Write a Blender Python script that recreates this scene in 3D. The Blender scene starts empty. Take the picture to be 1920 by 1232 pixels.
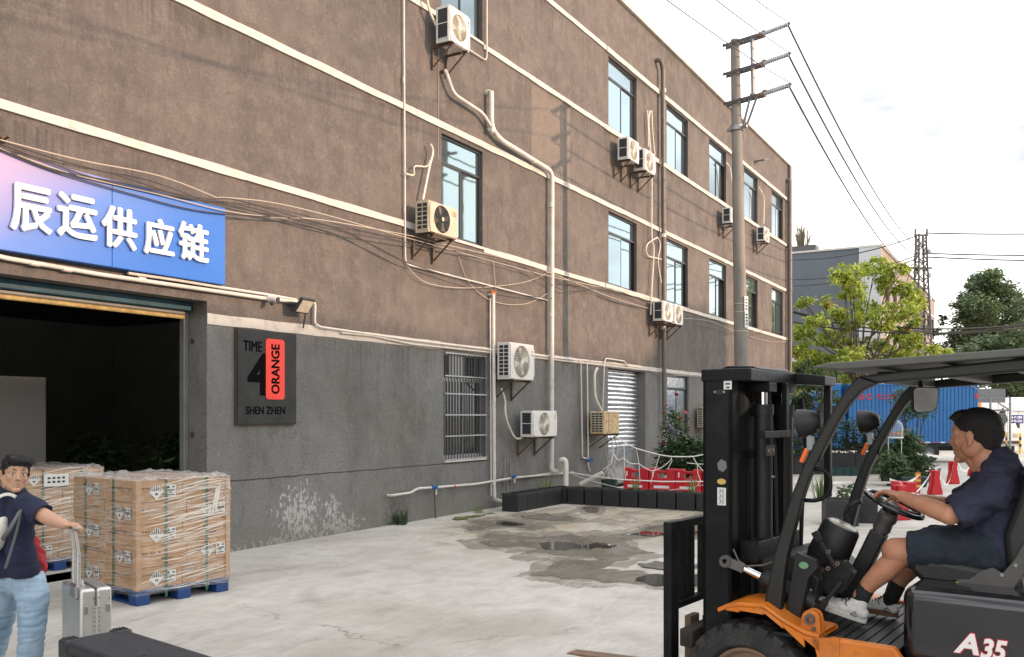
import bpy, bmesh, math, random
from mathutils import Vector, Matrix, noise, Euler
PI = math.pi
R = math.radians
random.seed(7)
S = bpy.context.scene
C = S.collection
# ------------------------------------------------------------------ camera
TH = R(30.3); FPX = 1710.0; H = 1.8; D = 9.23          # bearing of the view, focal length, eye height, distance to the facade
cam_d = bpy.data.cameras.new('camera'); cam = bpy.data.objects.new('camera', cam_d); C.objects.link(cam)
cam.location = (0, 0, H); cam.rotation_euler = (PI/2, 0, TH - PI/2)
cam_d.sensor_width = 36; cam_d.lens = 36*FPX/1920; cam_d.shift_y = 162/1920
cam_d.clip_start = .05; cam_d.clip_end = 3000
S.camera = cam
# ------------------------------------------------------------------ world, sun, exposure
SUN = Vector((.20, -1, .25)).normalized()
S.view_settings.view_transform = 'Standard'; S.view_settings.look = 'None'
S.view_settings.exposure = 1.42; S.view_settings.gamma = 1; S.view_settings.use_curve_mapping = False
w = bpy.data.worlds.new('World'); S.world = w; w.use_nodes = True
nt = w.node_tree; nt.nodes.clear()
def nn(nt, t, **k):
    n = nt.nodes.new(t)
    for a, b in k.items():
        if a.startswith('i_'):
            key = a[2:]
            key = int(key) if key.isdigit() else key.replace('_', ' ')
            n.inputs[key].default_value = b
        else: setattr(n, a, b)
    return n
sky = nn(nt, 'ShaderNodeTexSky', sky_type='NISHITA', sun_disc=False)
sky.sun_elevation = math.asin(SUN.z); sky.sun_rotation = math.atan2(SUN.x, SUN.y)
sky.air_density = 1.0; sky.dust_density = 3.0; sky.ozone_density = 1.0
tc = nn(nt, 'ShaderNodeTexCoord')
mp = nn(nt, 'ShaderNodeMapping'); mp.inputs['Scale'].default_value = (1, 1, 2.6)
nz = nn(nt, 'ShaderNodeTexNoise', i_Scale=2.3, i_Detail=6.0, i_Roughness=.5)
cr = nn(nt, 'ShaderNodeValToRGB')
cr.color_ramp.elements[0].position = .37; cr.color_ramp.elements[0].color = (2.1, 2.03, 2.06, 1)
cr.color_ramp.elements[1].position = .66; cr.color_ramp.elements[1].color = (7.5, 7.2, 6.8, 1)
e = cr.color_ramp.elements.new(.50); e.color = (6.6, 6.75, 6.9, 1)
mx = nn(nt, 'ShaderNodeMix', data_type='RGBA'); mx.inputs[0].default_value = .82      # veil of thin bright cloud over the clear sky
bg = nn(nt, 'ShaderNodeBackground', i_Strength=.142)
out = nn(nt, 'ShaderNodeOutputWorld')
L = nt.links.new
L(tc.outputs['Generated'], mp.inputs[0]); L(mp.outputs[0], nz.inputs['Vector']); L(nz.outputs['Fac'], cr.inputs[0])
L(sky.outputs[0], mx.inputs[6]); L(cr.outputs[0], mx.inputs[7]); L(mx.outputs[2], bg.inputs[0]); L(bg.outputs[0], out.inputs[0])
sd = bpy.data.lights.new('sun', 'SUN'); sd.energy = 2.0; sd.angle = R(.9); sd.color = (1, .64, .43)
sun = bpy.data.objects.new('sun', sd); C.objects.link(sun); sun.rotation_euler = SUN.to_track_quat('Z', 'Y').to_euler(); sun.location = (5, -20, 30)

# ------------------------------------------------------------------ where things stand, read off the facade and the ground
FW = Vector((math.cos(TH), math.sin(TH), 0)); RT = Vector((math.sin(TH), -math.cos(TH), 0))
def ray(px, py): return FW + RT*((px-960)/FPX) + Vector((0, 0, (778-py)/FPX))
def W(px, py, off=0):                                   # point on the plane 'off' metres in front of the facade
    r = ray(px, py); t = (D-off)/r.y; return Vector((r.x*t, D-off, H+r.z*t))
def G(px, py, z=0):
    r = ray(px, py); t = (z-H)/r.z; return Vector((r.x*t, r.y*t, z))
def AT(px, py, Z):
    r = ray(px, py); return Vector((r.x*Z, r.y*Z, H+r.z*Z))
FH = TH + R(54)                                          # forklift heading
FF = Vector((math.cos(FH), math.sin(FH), 0)); FL = Vector((-FF.y, FF.x, 0))
FO = FW*5.285 + RT*1.574
def F(px, py, y):                                        # point in the forklift's own frame (x ahead, y left, z up)
    r = ray(px, py); t = (y + FO.dot(FL))/r.dot(FL)
    p = Vector((r.x*t, r.y*t, 0)); return Vector(((p-FO).dot(FF), y, H+r.z*t))

# ------------------------------------------------------------------ mesh builder
def basis(d):
    d = Vector(d).normalized()
    u = d.cross(Vector((0, 0, 1)))
    if u.length < 1e-4: u = d.cross(Vector((0, 1, 0)))
    u.normalize(); return u, u.cross(d).normalized()
class MB:
    def __init__(s): s.v = []; s.f = []; s.M = None
    def add(s, vs, fs):
        o = len(s.v)
        for p in vs:
            p = Vector(p); s.v.append(tuple(s.M @ p) if s.M else tuple(p))
        s.f += [tuple(i+o for i in f) for f in fs]; return s
    def box(s, c, d, r=None):
        x, y, z = d[0]/2, d[1]/2, d[2]/2
        vs = [Vector((a*x, b*y, c_*z)) for a in (-1, 1) for b in (-1, 1) for c_ in (-1, 1)]
        if r is not None:
            m = r if isinstance(r, Matrix) else Euler(r).to_matrix()
            vs = [m @ p for p in vs]
        vs = [p+Vector(c) for p in vs]
        return s.add(vs, [(0, 1, 3, 2), (4, 6, 7, 5), (0, 4, 5, 1), (2, 3, 7, 6), (0, 2, 6, 4), (1, 5, 7, 3)])
    def bb(s, a, b): return s.box([(i+j)/2 for i, j in zip(a, b)], [abs(j-i) for i, j in zip(a, b)])
    def bar(s, p, q, w_, t, up=(0, 0, 1)):               # rectangular bar from p to q
        p = Vector(p); q = Vector(q); d = (q-p); l = d.length; d.normalize()
        u = Vector(up).cross(d)
        if u.length < 1e-3: u = Vector((1, 0, 0)).cross(d)
        u.normalize(); n = d.cross(u)
        m = Matrix((d, u, n)).transposed()
        return s.box((p+q)/2, (l, w_, t), m)
    def tube(s, pts, r, n=8, cap=True):
        pts = [Vector(p) for p in pts]; k = len(pts)
        rs = r if isinstance(r, (list, tuple)) else [r]*k
        o = len(s.v); vs = []
        u = None
        for i, p in enumerate(pts):
            d = (pts[min(i+1, k-1)]-pts[max(i-1, 0)])
            if d.length < 1e-9: d = Vector((0, 0, 1))
            d.normalize()
            if u is None: u, _ = basis(d)
            u = (u - d*u.dot(d))
            if u.length < 1e-4: u, _ = basis(d)
            u.normalize(); v = d.cross(u)
            for j in range(n):
                a = 2*PI*j/n; vs.append(p + (u*math.cos(a)+v*math.sin(a))*rs[i])
        fs = [(i*n+j, i*n+(j+1) % n, (i+1)*n+(j+1) % n, (i+1)*n+j) for i in range(k-1) for j in range(n)]
        if cap: fs += [tuple(range(n))[::-1], tuple(range((k-1)*n, k*n))]
        return s.add(vs, fs)
    def cyl(s, p, q, r, r2=None, n=16): return s.tube([p, q], [r, r if r2 is None else r2], n)
    def prism(s, poly, a, b, ax=1):                      # 2-D outline extruded from a to b along axis ax
        n = len(poly)
        def mk(p, t):
            q = [p[0], p[1]]; q.insert(ax, t); return q
        vs = [mk(p, a) for p in poly]+[mk(p, b) for p in poly]
        fs = [(i, (i+1) % n, n+(i+1) % n, n+i) for i in range(n)]+[tuple(range(n))[::-1], tuple(range(n, 2*n))]
        return s.add(vs, fs)
    def lathe(s, prof, c=(0, 0, 0), ax='Z', n=24, closed=False):
        vs = []
        for r, h in prof:
            for j in range(n):
                a = 2*PI*j/n; x, y = r*math.cos(a), r*math.sin(a)
                p = {'Z': (x, y, h), 'Y': (x, h, y), 'X': (h, x, y)}[ax]
                vs.append(Vector(p)+Vector(c))
        k = len(prof)
        fs = [(i*n+j, i*n+(j+1) % n, (i+1)*n+(j+1) % n, (i+1)*n+j) for i in range(k-1) for j in range(n)]
        if closed: fs += [((k-1)*n+j, (k-1)*n+(j+1) % n, (j+1) % n, j) for j in range(n)]
        elif prof[0][0] > 1e-6 or prof[-1][0] > 1e-6: fs += [tuple(range(n))[::-1], tuple(range((k-1)*n, k*n))]
        return s.add(vs, fs)
    def ell(s, c, r, m=None, n=16, k=10):
        if isinstance(r, (int, float)): r = (r, r, r)
        vs = [Vector((0, 0, -r[2]))]
        for i in range(1, k):
            t = PI*i/k
            for j in range(n):
                a = 2*PI*j/n; vs.append(Vector((r[0]*math.sin(t)*math.cos(a), r[1]*math.sin(t)*math.sin(a), -r[2]*math.cos(t))))
        vs.append(Vector((0, 0, r[2])))
        if m is not None: vs = [m @ p for p in vs]
        vs = [p+Vector(c) for p in vs]
        fs = [(0, 1+(j+1) % n, 1+j) for j in range(n)]
        fs += [(1+i*n+j, 1+i*n+(j+1) % n, 1+(i+1)*n+(j+1) % n, 1+(i+1)*n+j) for i in range(k-2) for j in range(n)]
        b = 1+(k-2)*n; fs += [(b+j, b+(j+1) % n, b+n) for j in range(n)]
        return s.add(vs, fs)
    def limb(s, pts, rs, n=14):                          # tapered rounded chain, closed with spheres
        s.tube(pts, list(rs), n)
        for p, r in zip(pts, rs): s.ell(p, r, n=n, k=8)
        return s
    def build(s, name, m, parent=None, bev=0, smooth=False, kind=None, seg=1, label=None):
        me = bpy.data.meshes.new(name); me.from_pydata(s.v, [], s.f); me.validate()
        if m is not None: me.materials.append(m)
        if smooth:
            me.polygons.foreach_set('use_smooth', [True]*len(me.polygons))
            if smooth is not True: me.set_sharp_from_angle(angle=R(smooth))
        o = bpy.data.objects.new(name, me); C.objects.link(o)
        if parent is not None: o.parent = parent
        if bev:
            b = o.modifiers.new('bevel', 'BEVEL'); b.width = bev; b.segments = seg; b.limit_method = 'ANGLE'; b.angle_limit = R(40)
        if kind: o['kind'] = kind
        if label: o['label'] = label
        return o
def tag(o, label, cat, group=None):
    o['label'] = label; o['category'] = cat
    if group: o['group'] = group
    return o
def thing(name, label, cat, loc=(0, 0, 0), rz=0, group=None):
    o = bpy.data.objects.new(name, None); C.objects.link(o); o.location = loc; o.rotation_euler = (0, 0, rz)
    o.empty_display_size = .2
    return tag(o, label, cat, group)
KIDS = {}
def copy_tree(o, label, loc=None, rz=None, group=None, scale=None):
    kids = {}
    for x in C.objects:
        if x.parent: kids.setdefault(x.parent.name, []).append(x)
    def rec(a, p):
        c = a.copy(); C.objects.link(c)
        if p is not None: c.parent = p
        for ch in kids.get(a.name, []): rec(ch, c)
        return c
    r = rec(o, None); r['label'] = label
    if loc is not None: r.location = loc
    if rz is not None: r.rotation_euler = (0, 0, rz)
    if group: r['group'] = group
    if scale is not None: r.scale = scale
    return r
def eval_mesh(o, keep=False):                            # bake the modifiers of o into its mesh
    dg = bpy.context.evaluated_depsgraph_get(); me = bpy.data.meshes.new_from_object(o.evaluated_get(dg)); me.name = o.name
    o.modifiers.clear(); o.data = me; return o
def remesh(o, vox, it=4, fac=.5):
    m = o.modifiers.new('r', 'REMESH'); m.mode = 'VOXEL'; m.voxel_size = vox; m.use_smooth_shade = True
    s_ = o.modifiers.new('s', 'SMOOTH'); s_.iterations = it; s_.factor = fac
    mats = [x for x in o.data.materials]
    eval_mesh(o)
    if not o.data.materials:
        for x in mats: o.data.materials.append(x)
    o.data.polygons.foreach_set('use_smooth', [True]*len(o.data.polygons)); return o
def wrinkle(o, amp, sc, ax=(1, 1, 1), fn=None):
    me = o.data; ns = [v.normal.copy() for v in me.vertices]
    for v, n_ in zip(me.vertices, ns):
        q = Vector((v.co.x*ax[0], v.co.y*ax[1], v.co.z*ax[2]))*sc
        k = noise.noise(q)+.5*noise.noise(q*2.1+Vector((3, 1, 7)))
        a = amp*(fn(v.co) if fn else 1)
        v.co += n_*(a*(1-2*abs(k)) if amp > 0 else -a*k)
# ------------------------------------------------------------------ materials
MT = {}
def mat(name, col, rough=.6, metal=0, var=0, vs=3.0, bump=0, bs=60.0, spec=.5, coat=0, col2=None, st=(1, 1, 1), det=6.0, rv=0, rnd=0, lo=.35, hi=.65):
    m = bpy.data.materials.new(name); m.use_nodes = True; t = m.node_tree; b = t.nodes['Principled BSDF']; l = t.links.new
    b.inputs['Base Color'].default_value = (*col, 1); b.inputs['Roughness'].default_value = rough; b.inputs['Metallic'].default_value = metal
    b.inputs['Specular IOR Level'].default_value = spec; b.inputs['Coat Weight'].default_value = coat
    if var or bump or col2 or rv:
        c = nn(t, 'ShaderNodeTexCoord'); mpn = nn(t, 'ShaderNodeMapping'); mpn.inputs['Scale'].default_value = st
        l(c.outputs['Object'], mpn.inputs[0])
    if var or col2 or rv:
        n1 = nn(t, 'ShaderNodeTexNoise', i_Scale=vs, i_Detail=det, i_Roughness=.62); l(mpn.outputs[0], n1.inputs['Vector'])
        r_ = nn(t, 'ShaderNodeMapRange'); r_.inputs[1].default_value = lo; r_.inputs[2].default_value = hi
        l(n1.outputs['Fac'], r_.inputs[0])
        mixn = nn(t, 'ShaderNodeMix', data_type='RGBA')
        c2 = col2 if col2 else tuple(min(1, x*(1+var)) for x in col)
        c1 = col if col2 else tuple(x*(1-var) for x in col)
        mixn.inputs[6].default_value = (*c1, 1); mixn.inputs[7].default_value = (*c2, 1)
        l(r_.outputs[0], mixn.inputs[0])
        src = mixn.outputs[2]
        if rnd:
            oi = nn(t, 'ShaderNodeObjectInfo'); hs = nn(t, 'ShaderNodeHueSaturation')
            mr = nn(t, 'ShaderNodeMapRange'); mr.inputs[3].default_value = 1-rnd; mr.inputs[4].default_value = 1+rnd
            l(oi.outputs['Random'], mr.inputs[0]); l(mr.outputs[0], hs.inputs['Value']); l(src, hs.inputs['Color']); src = hs.outputs[0]
        l(src, b.inputs['Base Color'])
        if rv:
            r2 = nn(t, 'ShaderNodeMapRange'); r2.inputs[3].default_value = max(0, rough-rv); r2.inputs[4].default_value = min(1, rough+rv)
            l(n1.outputs['Fac'], r2.inputs[0]); l(r2.outputs[0], b.inputs['Roughness'])
    if bump:
        n2 = nn(t, 'ShaderNodeTexNoise', i_Scale=bs, i_Detail=5.0); l(c.outputs['Object'], n2.inputs['Vector'])
        bp = nn(t, 'ShaderNodeBump', i_Strength=bump, i_Distance=.01); l(n2.outputs['Fac'], bp.inputs['Height']); l(bp.outputs[0], b.inputs['Normal'])
    MT[name] = m; return m
class NG:                                                # tiny helper for longer node graphs
    def __init__(s, name, world=False):
        s.m = bpy.data.materials.new(name); s.m.use_nodes = True; s.t = s.m.node_tree; s.b = s.t.nodes['Principled BSDF']
        s.c = nn(s.t, 'ShaderNodeNewGeometry').outputs['Position'] if world else nn(s.t, 'ShaderNodeTexCoord').outputs['Object']; x = nn(s.t, 'ShaderNodeSeparateXYZ'); s.t.links.new(s.c, x.inputs[0]); s.x, s.y, s.z = x.outputs
        MT[name] = s.m
    def put(s, inp, v):
        if hasattr(v, 'is_linked') or hasattr(v, 'links'): s.t.links.new(v, inp)
        elif isinstance(v, tuple) and len(v) == 3 and len(inp.default_value) == 4: inp.default_value = (*v, 1)
        else: inp.default_value = v
    def noise(s, scale, det=5.0, rough=.6, st=None, dist=0):
        v = s.c
        if st:
            mpn = nn(s.t, 'ShaderNodeMapping'); mpn.inputs['Scale'].default_value = st; s.t.links.new(v, mpn.inputs[0]); v = mpn.outputs[0]
        n = nn(s.t, 'ShaderNodeTexNoise', i_Scale=scale, i_Detail=det, i_Roughness=rough, i_Distortion=dist); s.t.links.new(v, n.inputs['Vector']); return n.outputs['Fac']
    def math(s, op, a, b=0.0, c=None, clamp=False):
        n = nn(s.t, 'ShaderNodeMath', operation=op, use_clamp=clamp); s.put(n.inputs[0], a); s.put(n.inputs[1], b)
        if c is not None: s.put(n.inputs[2], c)
        return n.outputs[0]
    def rng(s, v, a, b, c=0.0, d=1.0, smooth=False):
        n = nn(s.t, 'ShaderNodeMapRange'); s.put(n.inputs[0], v)
        if smooth: n.interpolation_type = 'SMOOTHSTEP'
        for i, k in enumerate((a, b, c, d)): n.inputs[i+1].default_value = k
        return n.outputs[0]
    def band(s, v, a, b, e=.02):                         # 1 inside [a,b]
        return s.math('MULTIPLY', s.rng(v, a-e, a+e), s.rng(v, b-e, b+e, 1.0, 0.0))
    def mix(s, f, a, b):
        n = nn(s.t, 'ShaderNodeMix', data_type='RGBA'); s.put(n.inputs[0], f)
        for i, q in ((6, a), (7, b)):
            if isinstance(q, tuple): q = (*q, 1)
            s.put(n.inputs[i], q)
        return n.outputs[2]
    def bump(s, h_, st, dist=.01):
        n = nn(s.t, 'ShaderNodeBump', i_Strength=st, i_Distance=dist); s.t.links.new(h_, n.inputs['Height']); s.t.links.new(n.outputs[0], s.b.inputs['Normal'])
    def col(s, c_): s.put(s.b.inputs['Base Color'], c_)
    def rough(s, c_): s.put(s.b.inputs['Roughness'], c_)

mat('panel_grey', (.15, .15, .145), .8)
# facade render: brown-grey above the ground-floor band, neutral grey below; streaks, patches, peeling at the foot
g = NG('facade_render', True)
big = g.noise(.5, 4); mid = g.noise(3.0, 8, .7); fine = g.noise(55.0, 4, .7); streak = g.noise(2.0, 8, .7, st=(1.6, 1.6, .5), dist=.5); st2 = g.noise(7.0, 5, .6, st=(2.2, 2.2, .16))
up = g.mix(g.rng(streak, .3, .72), (.094, .081, .074), (.160, .141, .130))
up = g.mix(g.rng(mid, .45, .68, 0, .75), up, (.205, .180, .160)); up = g.mix(g.rng(g.noise(1.4, 9, .72, dist=.5), .53, .60, 0, .55), up, (.090, .080, .075))
up = g.mix(g.rng(st2, .55, .8, 0, .5), up, (.085, .074, .069))
low = g.mix(g.rng(streak, .3, .7), (.145, .146, .142), (.205, .206, .201))
low = g.mix(g.rng(mid, .48, .70, 0, .6), low, (.205, .202, .19)); low = g.mix(g.rng(big, .45, .6, 0, .55), low, (.088, .088, .086)); low = g.mix(g.rng(st2, .56, .74, 0, .5), low, (.215, .213, .20))
low = g.mix(g.rng(g.noise(.85, 9, .72, st=(1, 1, .55), dist=.4), .40, .60, 0, .85), low, (.245, .247, .242)); pe1 = g.noise(1.15, 9, .68, st=(1, 1, .75), dist=.6); low = g.mix(g.math('MULTIPLY', g.rng(pe1, .545, .565), .42), low, (.225, .222, .21)); low = g.mix(g.math('MULTIPLY', g.rng(g.math('ABSOLUTE', g.math('SUBTRACT', pe1, .552)), .0, .009, 1, 0), .5), low, (.06, .06, .058))
low = g.mix(g.math('MULTIPLY', g.rng(g.noise(2.3, 9, .75, st=(1, 1, .5)), .60, .66), .5), low, (.30, .295, .28)); low = g.mix(g.math('MULTIPLY', g.rng(g.noise(31.0, 3, .6), .70, .74), .8), low, (.42, .42, .40))
edge = g.math('ADD', g.z, g.math('MULTIPLY', g.noise(5.0, 4), .12))
c = g.mix(g.rng(edge, 3.06, 3.16), low, up)
c = g.mix(g.math('MULTIPLY', g.rng(big, .50, .62), .30), c, (.215, .185, .165)); c = g.mix(g.math('MULTIPLY', g.rng(g.noise(.33, 5, .6), .54, .66), .35), c, (.085, .08, .077))
rs = None
for zb, ln in ((4.87, 1.3), (6.85, 1.2), (8.74, 1.4), (10.62, 1.2), (12.2, 1.5), (2.95, 1.1)):
    m_ = g.math('MULTIPLY', g.rng(g.z, zb-ln, zb-.02, 0, 1), g.rng(g.z, zb-.02, zb, 1, 0)); rs = m_ if rs is None else g.math('MAXIMUM', rs, m_)
rain = g.rng(g.math('ADD', g.noise(5.0, 6, .7, st=(2.6, 2.6, .07)), g.math('MULTIPLY', rs, .16)), .60, .72)
c = g.mix(g.math('MULTIPLY', g.math('MULTIPLY', rain, rs), g.rng(g.noise(.7, 3), .42, .62, .05, .55)), c, (.050, .046, .043))
# coarse plaster patch high on the wall
pw, pe = W(997, 300), W(1069, 300)
patch = g.math('MULTIPLY', g.band(g.x, pw.x, pe.x, .03), g.band(g.z, 6.95, 8.7, .03))
c = g.mix(g.math('MULTIPLY', patch, g.rng(g.noise(4.0, 6, .7), .3, .6, .35, .95)), c, (.225, .19, .16))
pits = g.rng(g.noise(24.0, 3, .8), .62, .70)
c = g.mix(g.math('MULTIPLY', patch, g.math('MULTIPLY', pits, .5)), c, (.08, .065, .055))
# repaired plaster scars scattered over the wall
vor = nn(g.t, 'ShaderNodeTexVoronoi', i_Scale=.62, i_Randomness=1.0); g.t.links.new(g.c, vor.inputs['Vector'])
scar = g.rng(g.math('ADD', vor.outputs['Distance'], g.math('MULTIPLY', g.noise(9.0, 5), .22)), .21, .16)
c = g.mix(g.math('MULTIPLY', scar, .38), c, (.27, .215, .18))
# thin dark casting joint
jl = g.math('ABSOLUTE', g.math('SUBTRACT', g.math('ADD', g.z, g.math('MULTIPLY', g.noise(2.0, 3), .03)), .945))
c = g.mix(g.math('MULTIPLY', g.rng(jl, .004, .012, 1, 0), g.band(g.x, 7.0, 14.9, .05)), c, (.02, .02, .02))
# white salt flakes near the foot
def blobm(cx, cz, rx, rz):
    a = g.math('DIVIDE', g.math('SUBTRACT', g.x, cx), rx); b_ = g.math('DIVIDE', g.math('SUBTRACT', g.z, cz), rz)
    return g.math('SUBTRACT', 1.0, g.math('ADD', g.math('MULTIPLY', a, a), g.math('MULTIPLY', b_, b_)), clamp=True)
reg = g.math('MAXIMUM', g.math('MAXIMUM', blobm(9.75, .35, .62, .62), blobm(9.6, .0, 1.5, .16)), g.math('MAXIMUM', blobm(10.6, .1, .75, .3), blobm(10.45, .33, .25, .35)))
c = g.mix(g.math('MULTIPLY', g.rng(reg, 0, .9), g.rng(g.noise(3.0, 6, .7), .35, .65, .1, .55)), c, (.30, .30, .29))
fl_ = g.math('ADD', g.math('MULTIPLY', g.noise(13.0, 5, .65, st=(1.3, 1, .75)), 1.0), g.math('MULTIPLY', reg, .20))
c = g.mix(g.math('MULTIPLY', g.rng(fl_, .655, .68), g.rng(reg, .0, .08)), c, (.52, .52, .50))
# pale dust scuffs and damp green-brown foot
scf = g.math('MULTIPLY', g.rng(g.noise(3.3, 7, .72, st=(1, 1, .8)), .60, .74), g.rng(g.z, 2.4, .2, 0, .55))
c = g.mix(scf, c, (.24, .24, .23))
ft = g.math('MULTIPLY', g.rng(g.math('ADD', g.z, g.math('MULTIPLY', mid, .6)), .75, .3), g.band(g.x, 8.4, 40, .5))
c = g.mix(g.math('MULTIPLY', ft, .55), c, (.21, .20, .165))
dk = g.math('MULTIPLY', blobm(12.05, .02, .42, .5), g.rng(g.noise(8.0, 6, .7), .4, .6))
dk = g.math('MAXIMUM', dk, g.math('MULTIPLY', blobm(15.6, .45, .45, .8), g.rng(g.noise(6.0, 6, .7, st=(2, 2, .4)), .45, .62)))
c = g.mix(dk, c, (.035, .038, .03))
grit = g.noise(26.0, 6, .75); c = g.mix(g.math('MULTIPLY', g.rng(grit, .42, .66), .32), c, (.055, .048, .042)); c = g.mix(g.math('MULTIPLY', g.rng(g.noise(17.0, 6, .75, st=(1.4, 1.4, .7)), .56, .70), .38), c, (.30, .26, .225)); c = g.mix(g.math('MULTIPLY', g.rng(fine, .35, .7), .30), c, (.05, .045, .04))
g.col(c); g.rough(.93)
g.bump(g.math('ADD', g.math('ADD', g.math('MULTIPLY', fine, .8), g.math('MULTIPLY', grit, 1.6)), g.math('ADD', mid, g.math('MULTIPLY', g.math('MULTIPLY', pits, patch), -1.0))), .85, .016)

# yard concrete
g = NG('yard_concrete')
a1 = g.noise(.35, 6, .6); a2 = g.noise(1.6, 8, .68, dist=1.2); a3 = g.noise(2.4, 7, .6, st=(1, 3.4, 1), dist=1.5); a4 = g.noise(90.0, 3); a5 = g.noise(.9, 5, .6, dist=2.0)
c = g.mix(g.rng(a2, .3, .7), (.39, .375, .34), (.54, .52, .48))
c = g.mix(g.rng(a3, .45, .68, 0, .75), c, (.56, .54, .50))
c = g.mix(g.rng(a1, .45, .7, 0, .75), c, (.29, .265, .225))
c = g.mix(g.rng(g.noise(4.2, 8, .75, dist=.6), .58, .70, 0, .55), c, (.235, .22, .19))
# sandy washed zone by the planters
dx = g.math('SUBTRACT', g.x, 14.0); dy = g.math('SUBTRACT', g.y, 6.6)
rr = g.math('SQRT', g.math('ADD', g.math('MULTIPLY', g.math('MULTIPLY', dx, dx), .45), g.math('MULTIPLY', dy, dy)))
zn = g.rng(g.math('ADD', rr, g.math('MULTIPLY', a2, 1.6)), 3.6, 2.3, 0, 1, True)
c = g.mix(g.math('MULTIPLY', zn, g.rng(a5, .35, .6, .3, .95)), c, (.33, .285, .20))
stn = g.noise(.8, 9, .72, st=(.55, 1.6, 1), dist=1.4)
c = g.mix(g.math('MULTIPLY', g.math('MULTIPLY', zn, g.rng(stn, .50, .56)), .75), c, (.17, .145, .11))
c = g.mix(g.math('MULTIPLY', g.rng(g.noise(.6, 8, .7, st=(.6, 1.8, 1), dist=1.0), .60, .66), .4), c, (.27, .24, .20))
# tyre sweeps
wv = g.math('SQRT', g.math('ADD', g.math('POWER', g.math('SUBTRACT', g.x, 12.5), 2.0), g.math('POWER', g.math('SUBTRACT', g.y, -1.0), 2.0)))
sw = g.math('MULTIPLY', g.rng(g.math('PINGPONG', wv, .62), .50, .58), g.rng(g.noise(.8, 4), .48, .62))
c = g.mix(g.math('MULTIPLY', sw, .22), c, (.20, .18, .165))
c = g.mix(g.rng(g.noise(35.0, 2, .5), .69, .76, 0, .6), c, (.12, .115, .105))
vc = nn(g.t, 'ShaderNodeTexVoronoi', feature='DISTANCE_TO_EDGE', i_Scale=.16); nd = nn(g.t, 'ShaderNodeVectorMath', operation='ADD'); nn2 = nn(g.t, 'ShaderNodeTexNoise', i_Scale=1.1, i_Detail=8.0, i_Roughness=.7); g.t.links.new(g.c, nn2.inputs['Vector'])
sv = nn(g.t, 'ShaderNodeVectorMath', operation='SCALE'); sv.inputs[3].default_value = 1.6; g.t.links.new(nn2.outputs['Color'], sv.inputs[0]); g.t.links.new(g.c, nd.inputs[0]); g.t.links.new(sv.outputs[0], nd.inputs[1]); g.t.links.new(nd.outputs[0], vc.inputs['Vector'])
crk = g.math('MULTIPLY', g.rng(vc.outputs['Distance'], .0016, .0042, 1, 0), g.rng(g.noise(.5, 3), .45, .55)); c = g.mix(g.math('MULTIPLY', crk, .75), c, (.10, .09, .075))
oil = g.math('MULTIPLY', g.rng(g.noise(1.3, 5, .6, dist=.4), .66, .74), .45); c = g.mix(oil, c, (.20, .185, .165))
tyr = g.math('SQRT', g.math('ADD', g.math('POWER', g.math('SUBTRACT', g.x, 6.2), 2.0), g.math('POWER', g.math('SUBTRACT', g.y, 1.2), 2.0)))
tm = g.math('MULTIPLY', g.rng(g.math('ABSOLUTE', g.math('SUBTRACT', g.math('PINGPONG', tyr, .9), .45)), .10, .14, 1, 0), g.rng(g.noise(.7, 5, .6), .50, .60)); tm = g.math('MULTIPLY', tm, g.rng(g.noise(14.0, 3), .4, .6, .3, 1)); c = g.mix(g.math('MULTIPLY', tm, .30), c, (.16, .145, .13))
c = g.mix(g.math('MULTIPLY', g.rng(a4, .4, .7), .16), c, (.19, .185, .175))
g.col(c); g.rough(.86)
g.bump(g.math('ADD', g.math('MULTIPLY', a4, .5), g.math('ADD', a2, a3)), .35, .01)
g = NG('wet_concrete'); wn_ = g.noise(1.8, 8, .7, st=(.7, 1.5, 1), dist=1.0); g.col(g.mix(g.rng(wn_, .35, .65), (.125, .112, .092), (.20, .185, .155))); g.rough(g.rng(g.noise(.9, 4), .35, .65, .12, .6)); g.put(g.b.inputs['Alpha'], g.rng(g.noise(2.6, 9, .75, st=(.7, 1.6, 1), dist=.8), .64, .56, .15, .93)); g.bump(g.noise(30.0, 4), .3)
g = NG('damp_concrete'); g.col((.26, .235, .195)); g.rough(.6); g.put(g.b.inputs['Alpha'], g.rng(g.noise(2.0, 8, .7, dist=.6), .40, .66, .75, .0))
mat('puddle_water', (.05, .047, .04), .015, spec=.9)
mat('mud', (.11, .10, .09), .75, 0, .3, 14, .9, 40)
mat('moss', (.09, .12, .03), .95, 0, .4, 9, .9, 60)
mat('white_band', (.50, .475, .435), .8, 0, vs=5, col2=(.30, .275, .24), bump=.4, bs=35, lo=.5, hi=.8)
mat('parapet_cap', (.48, .45, .42), .85, 0, .15, 4, .3)
mat('dark_alu', (.045, .05, .055), .42, .6)
mat('grey_alu', (.32, .33, .34), .4, .7)
g = NG('window_glass'); g.b.inputs['Metallic'].default_value = .85; g.col((.27, .355, .385)); g.rough(.035); g.bump(g.noise(1.2, 2), .05, .02)
mat('dark_glass', (.02, .025, .028), .05, 0, spec=.8)
mat('pvc_white', (.54, .52, .48), .42, 0, vs=6, col2=(.44, .41, .36), lo=.45, hi=.75)
mat('pvc_grey', (.105, .095, .085), .5, 0, .15, 5)
mat('cable_dark', (.05, .045, .04), .7); mat('cable_pale', (.42, .37, .31), .7); mat('wire_grey', (.035, .035, .038), .6)
mat('ac_white', (.60, .59, .56), .42, 0, vs=7, col2=(.48, .46, .41), lo=.5, hi=.8)
mat('ac_cream', (.50, .45, .34), .45, 0, vs=5, col2=(.40, .34, .25))
mat('ac_rust', (.52, .40, .22), .6, 0, vs=9, col2=(.30, .13, .04), lo=.45, hi=.7)
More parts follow.
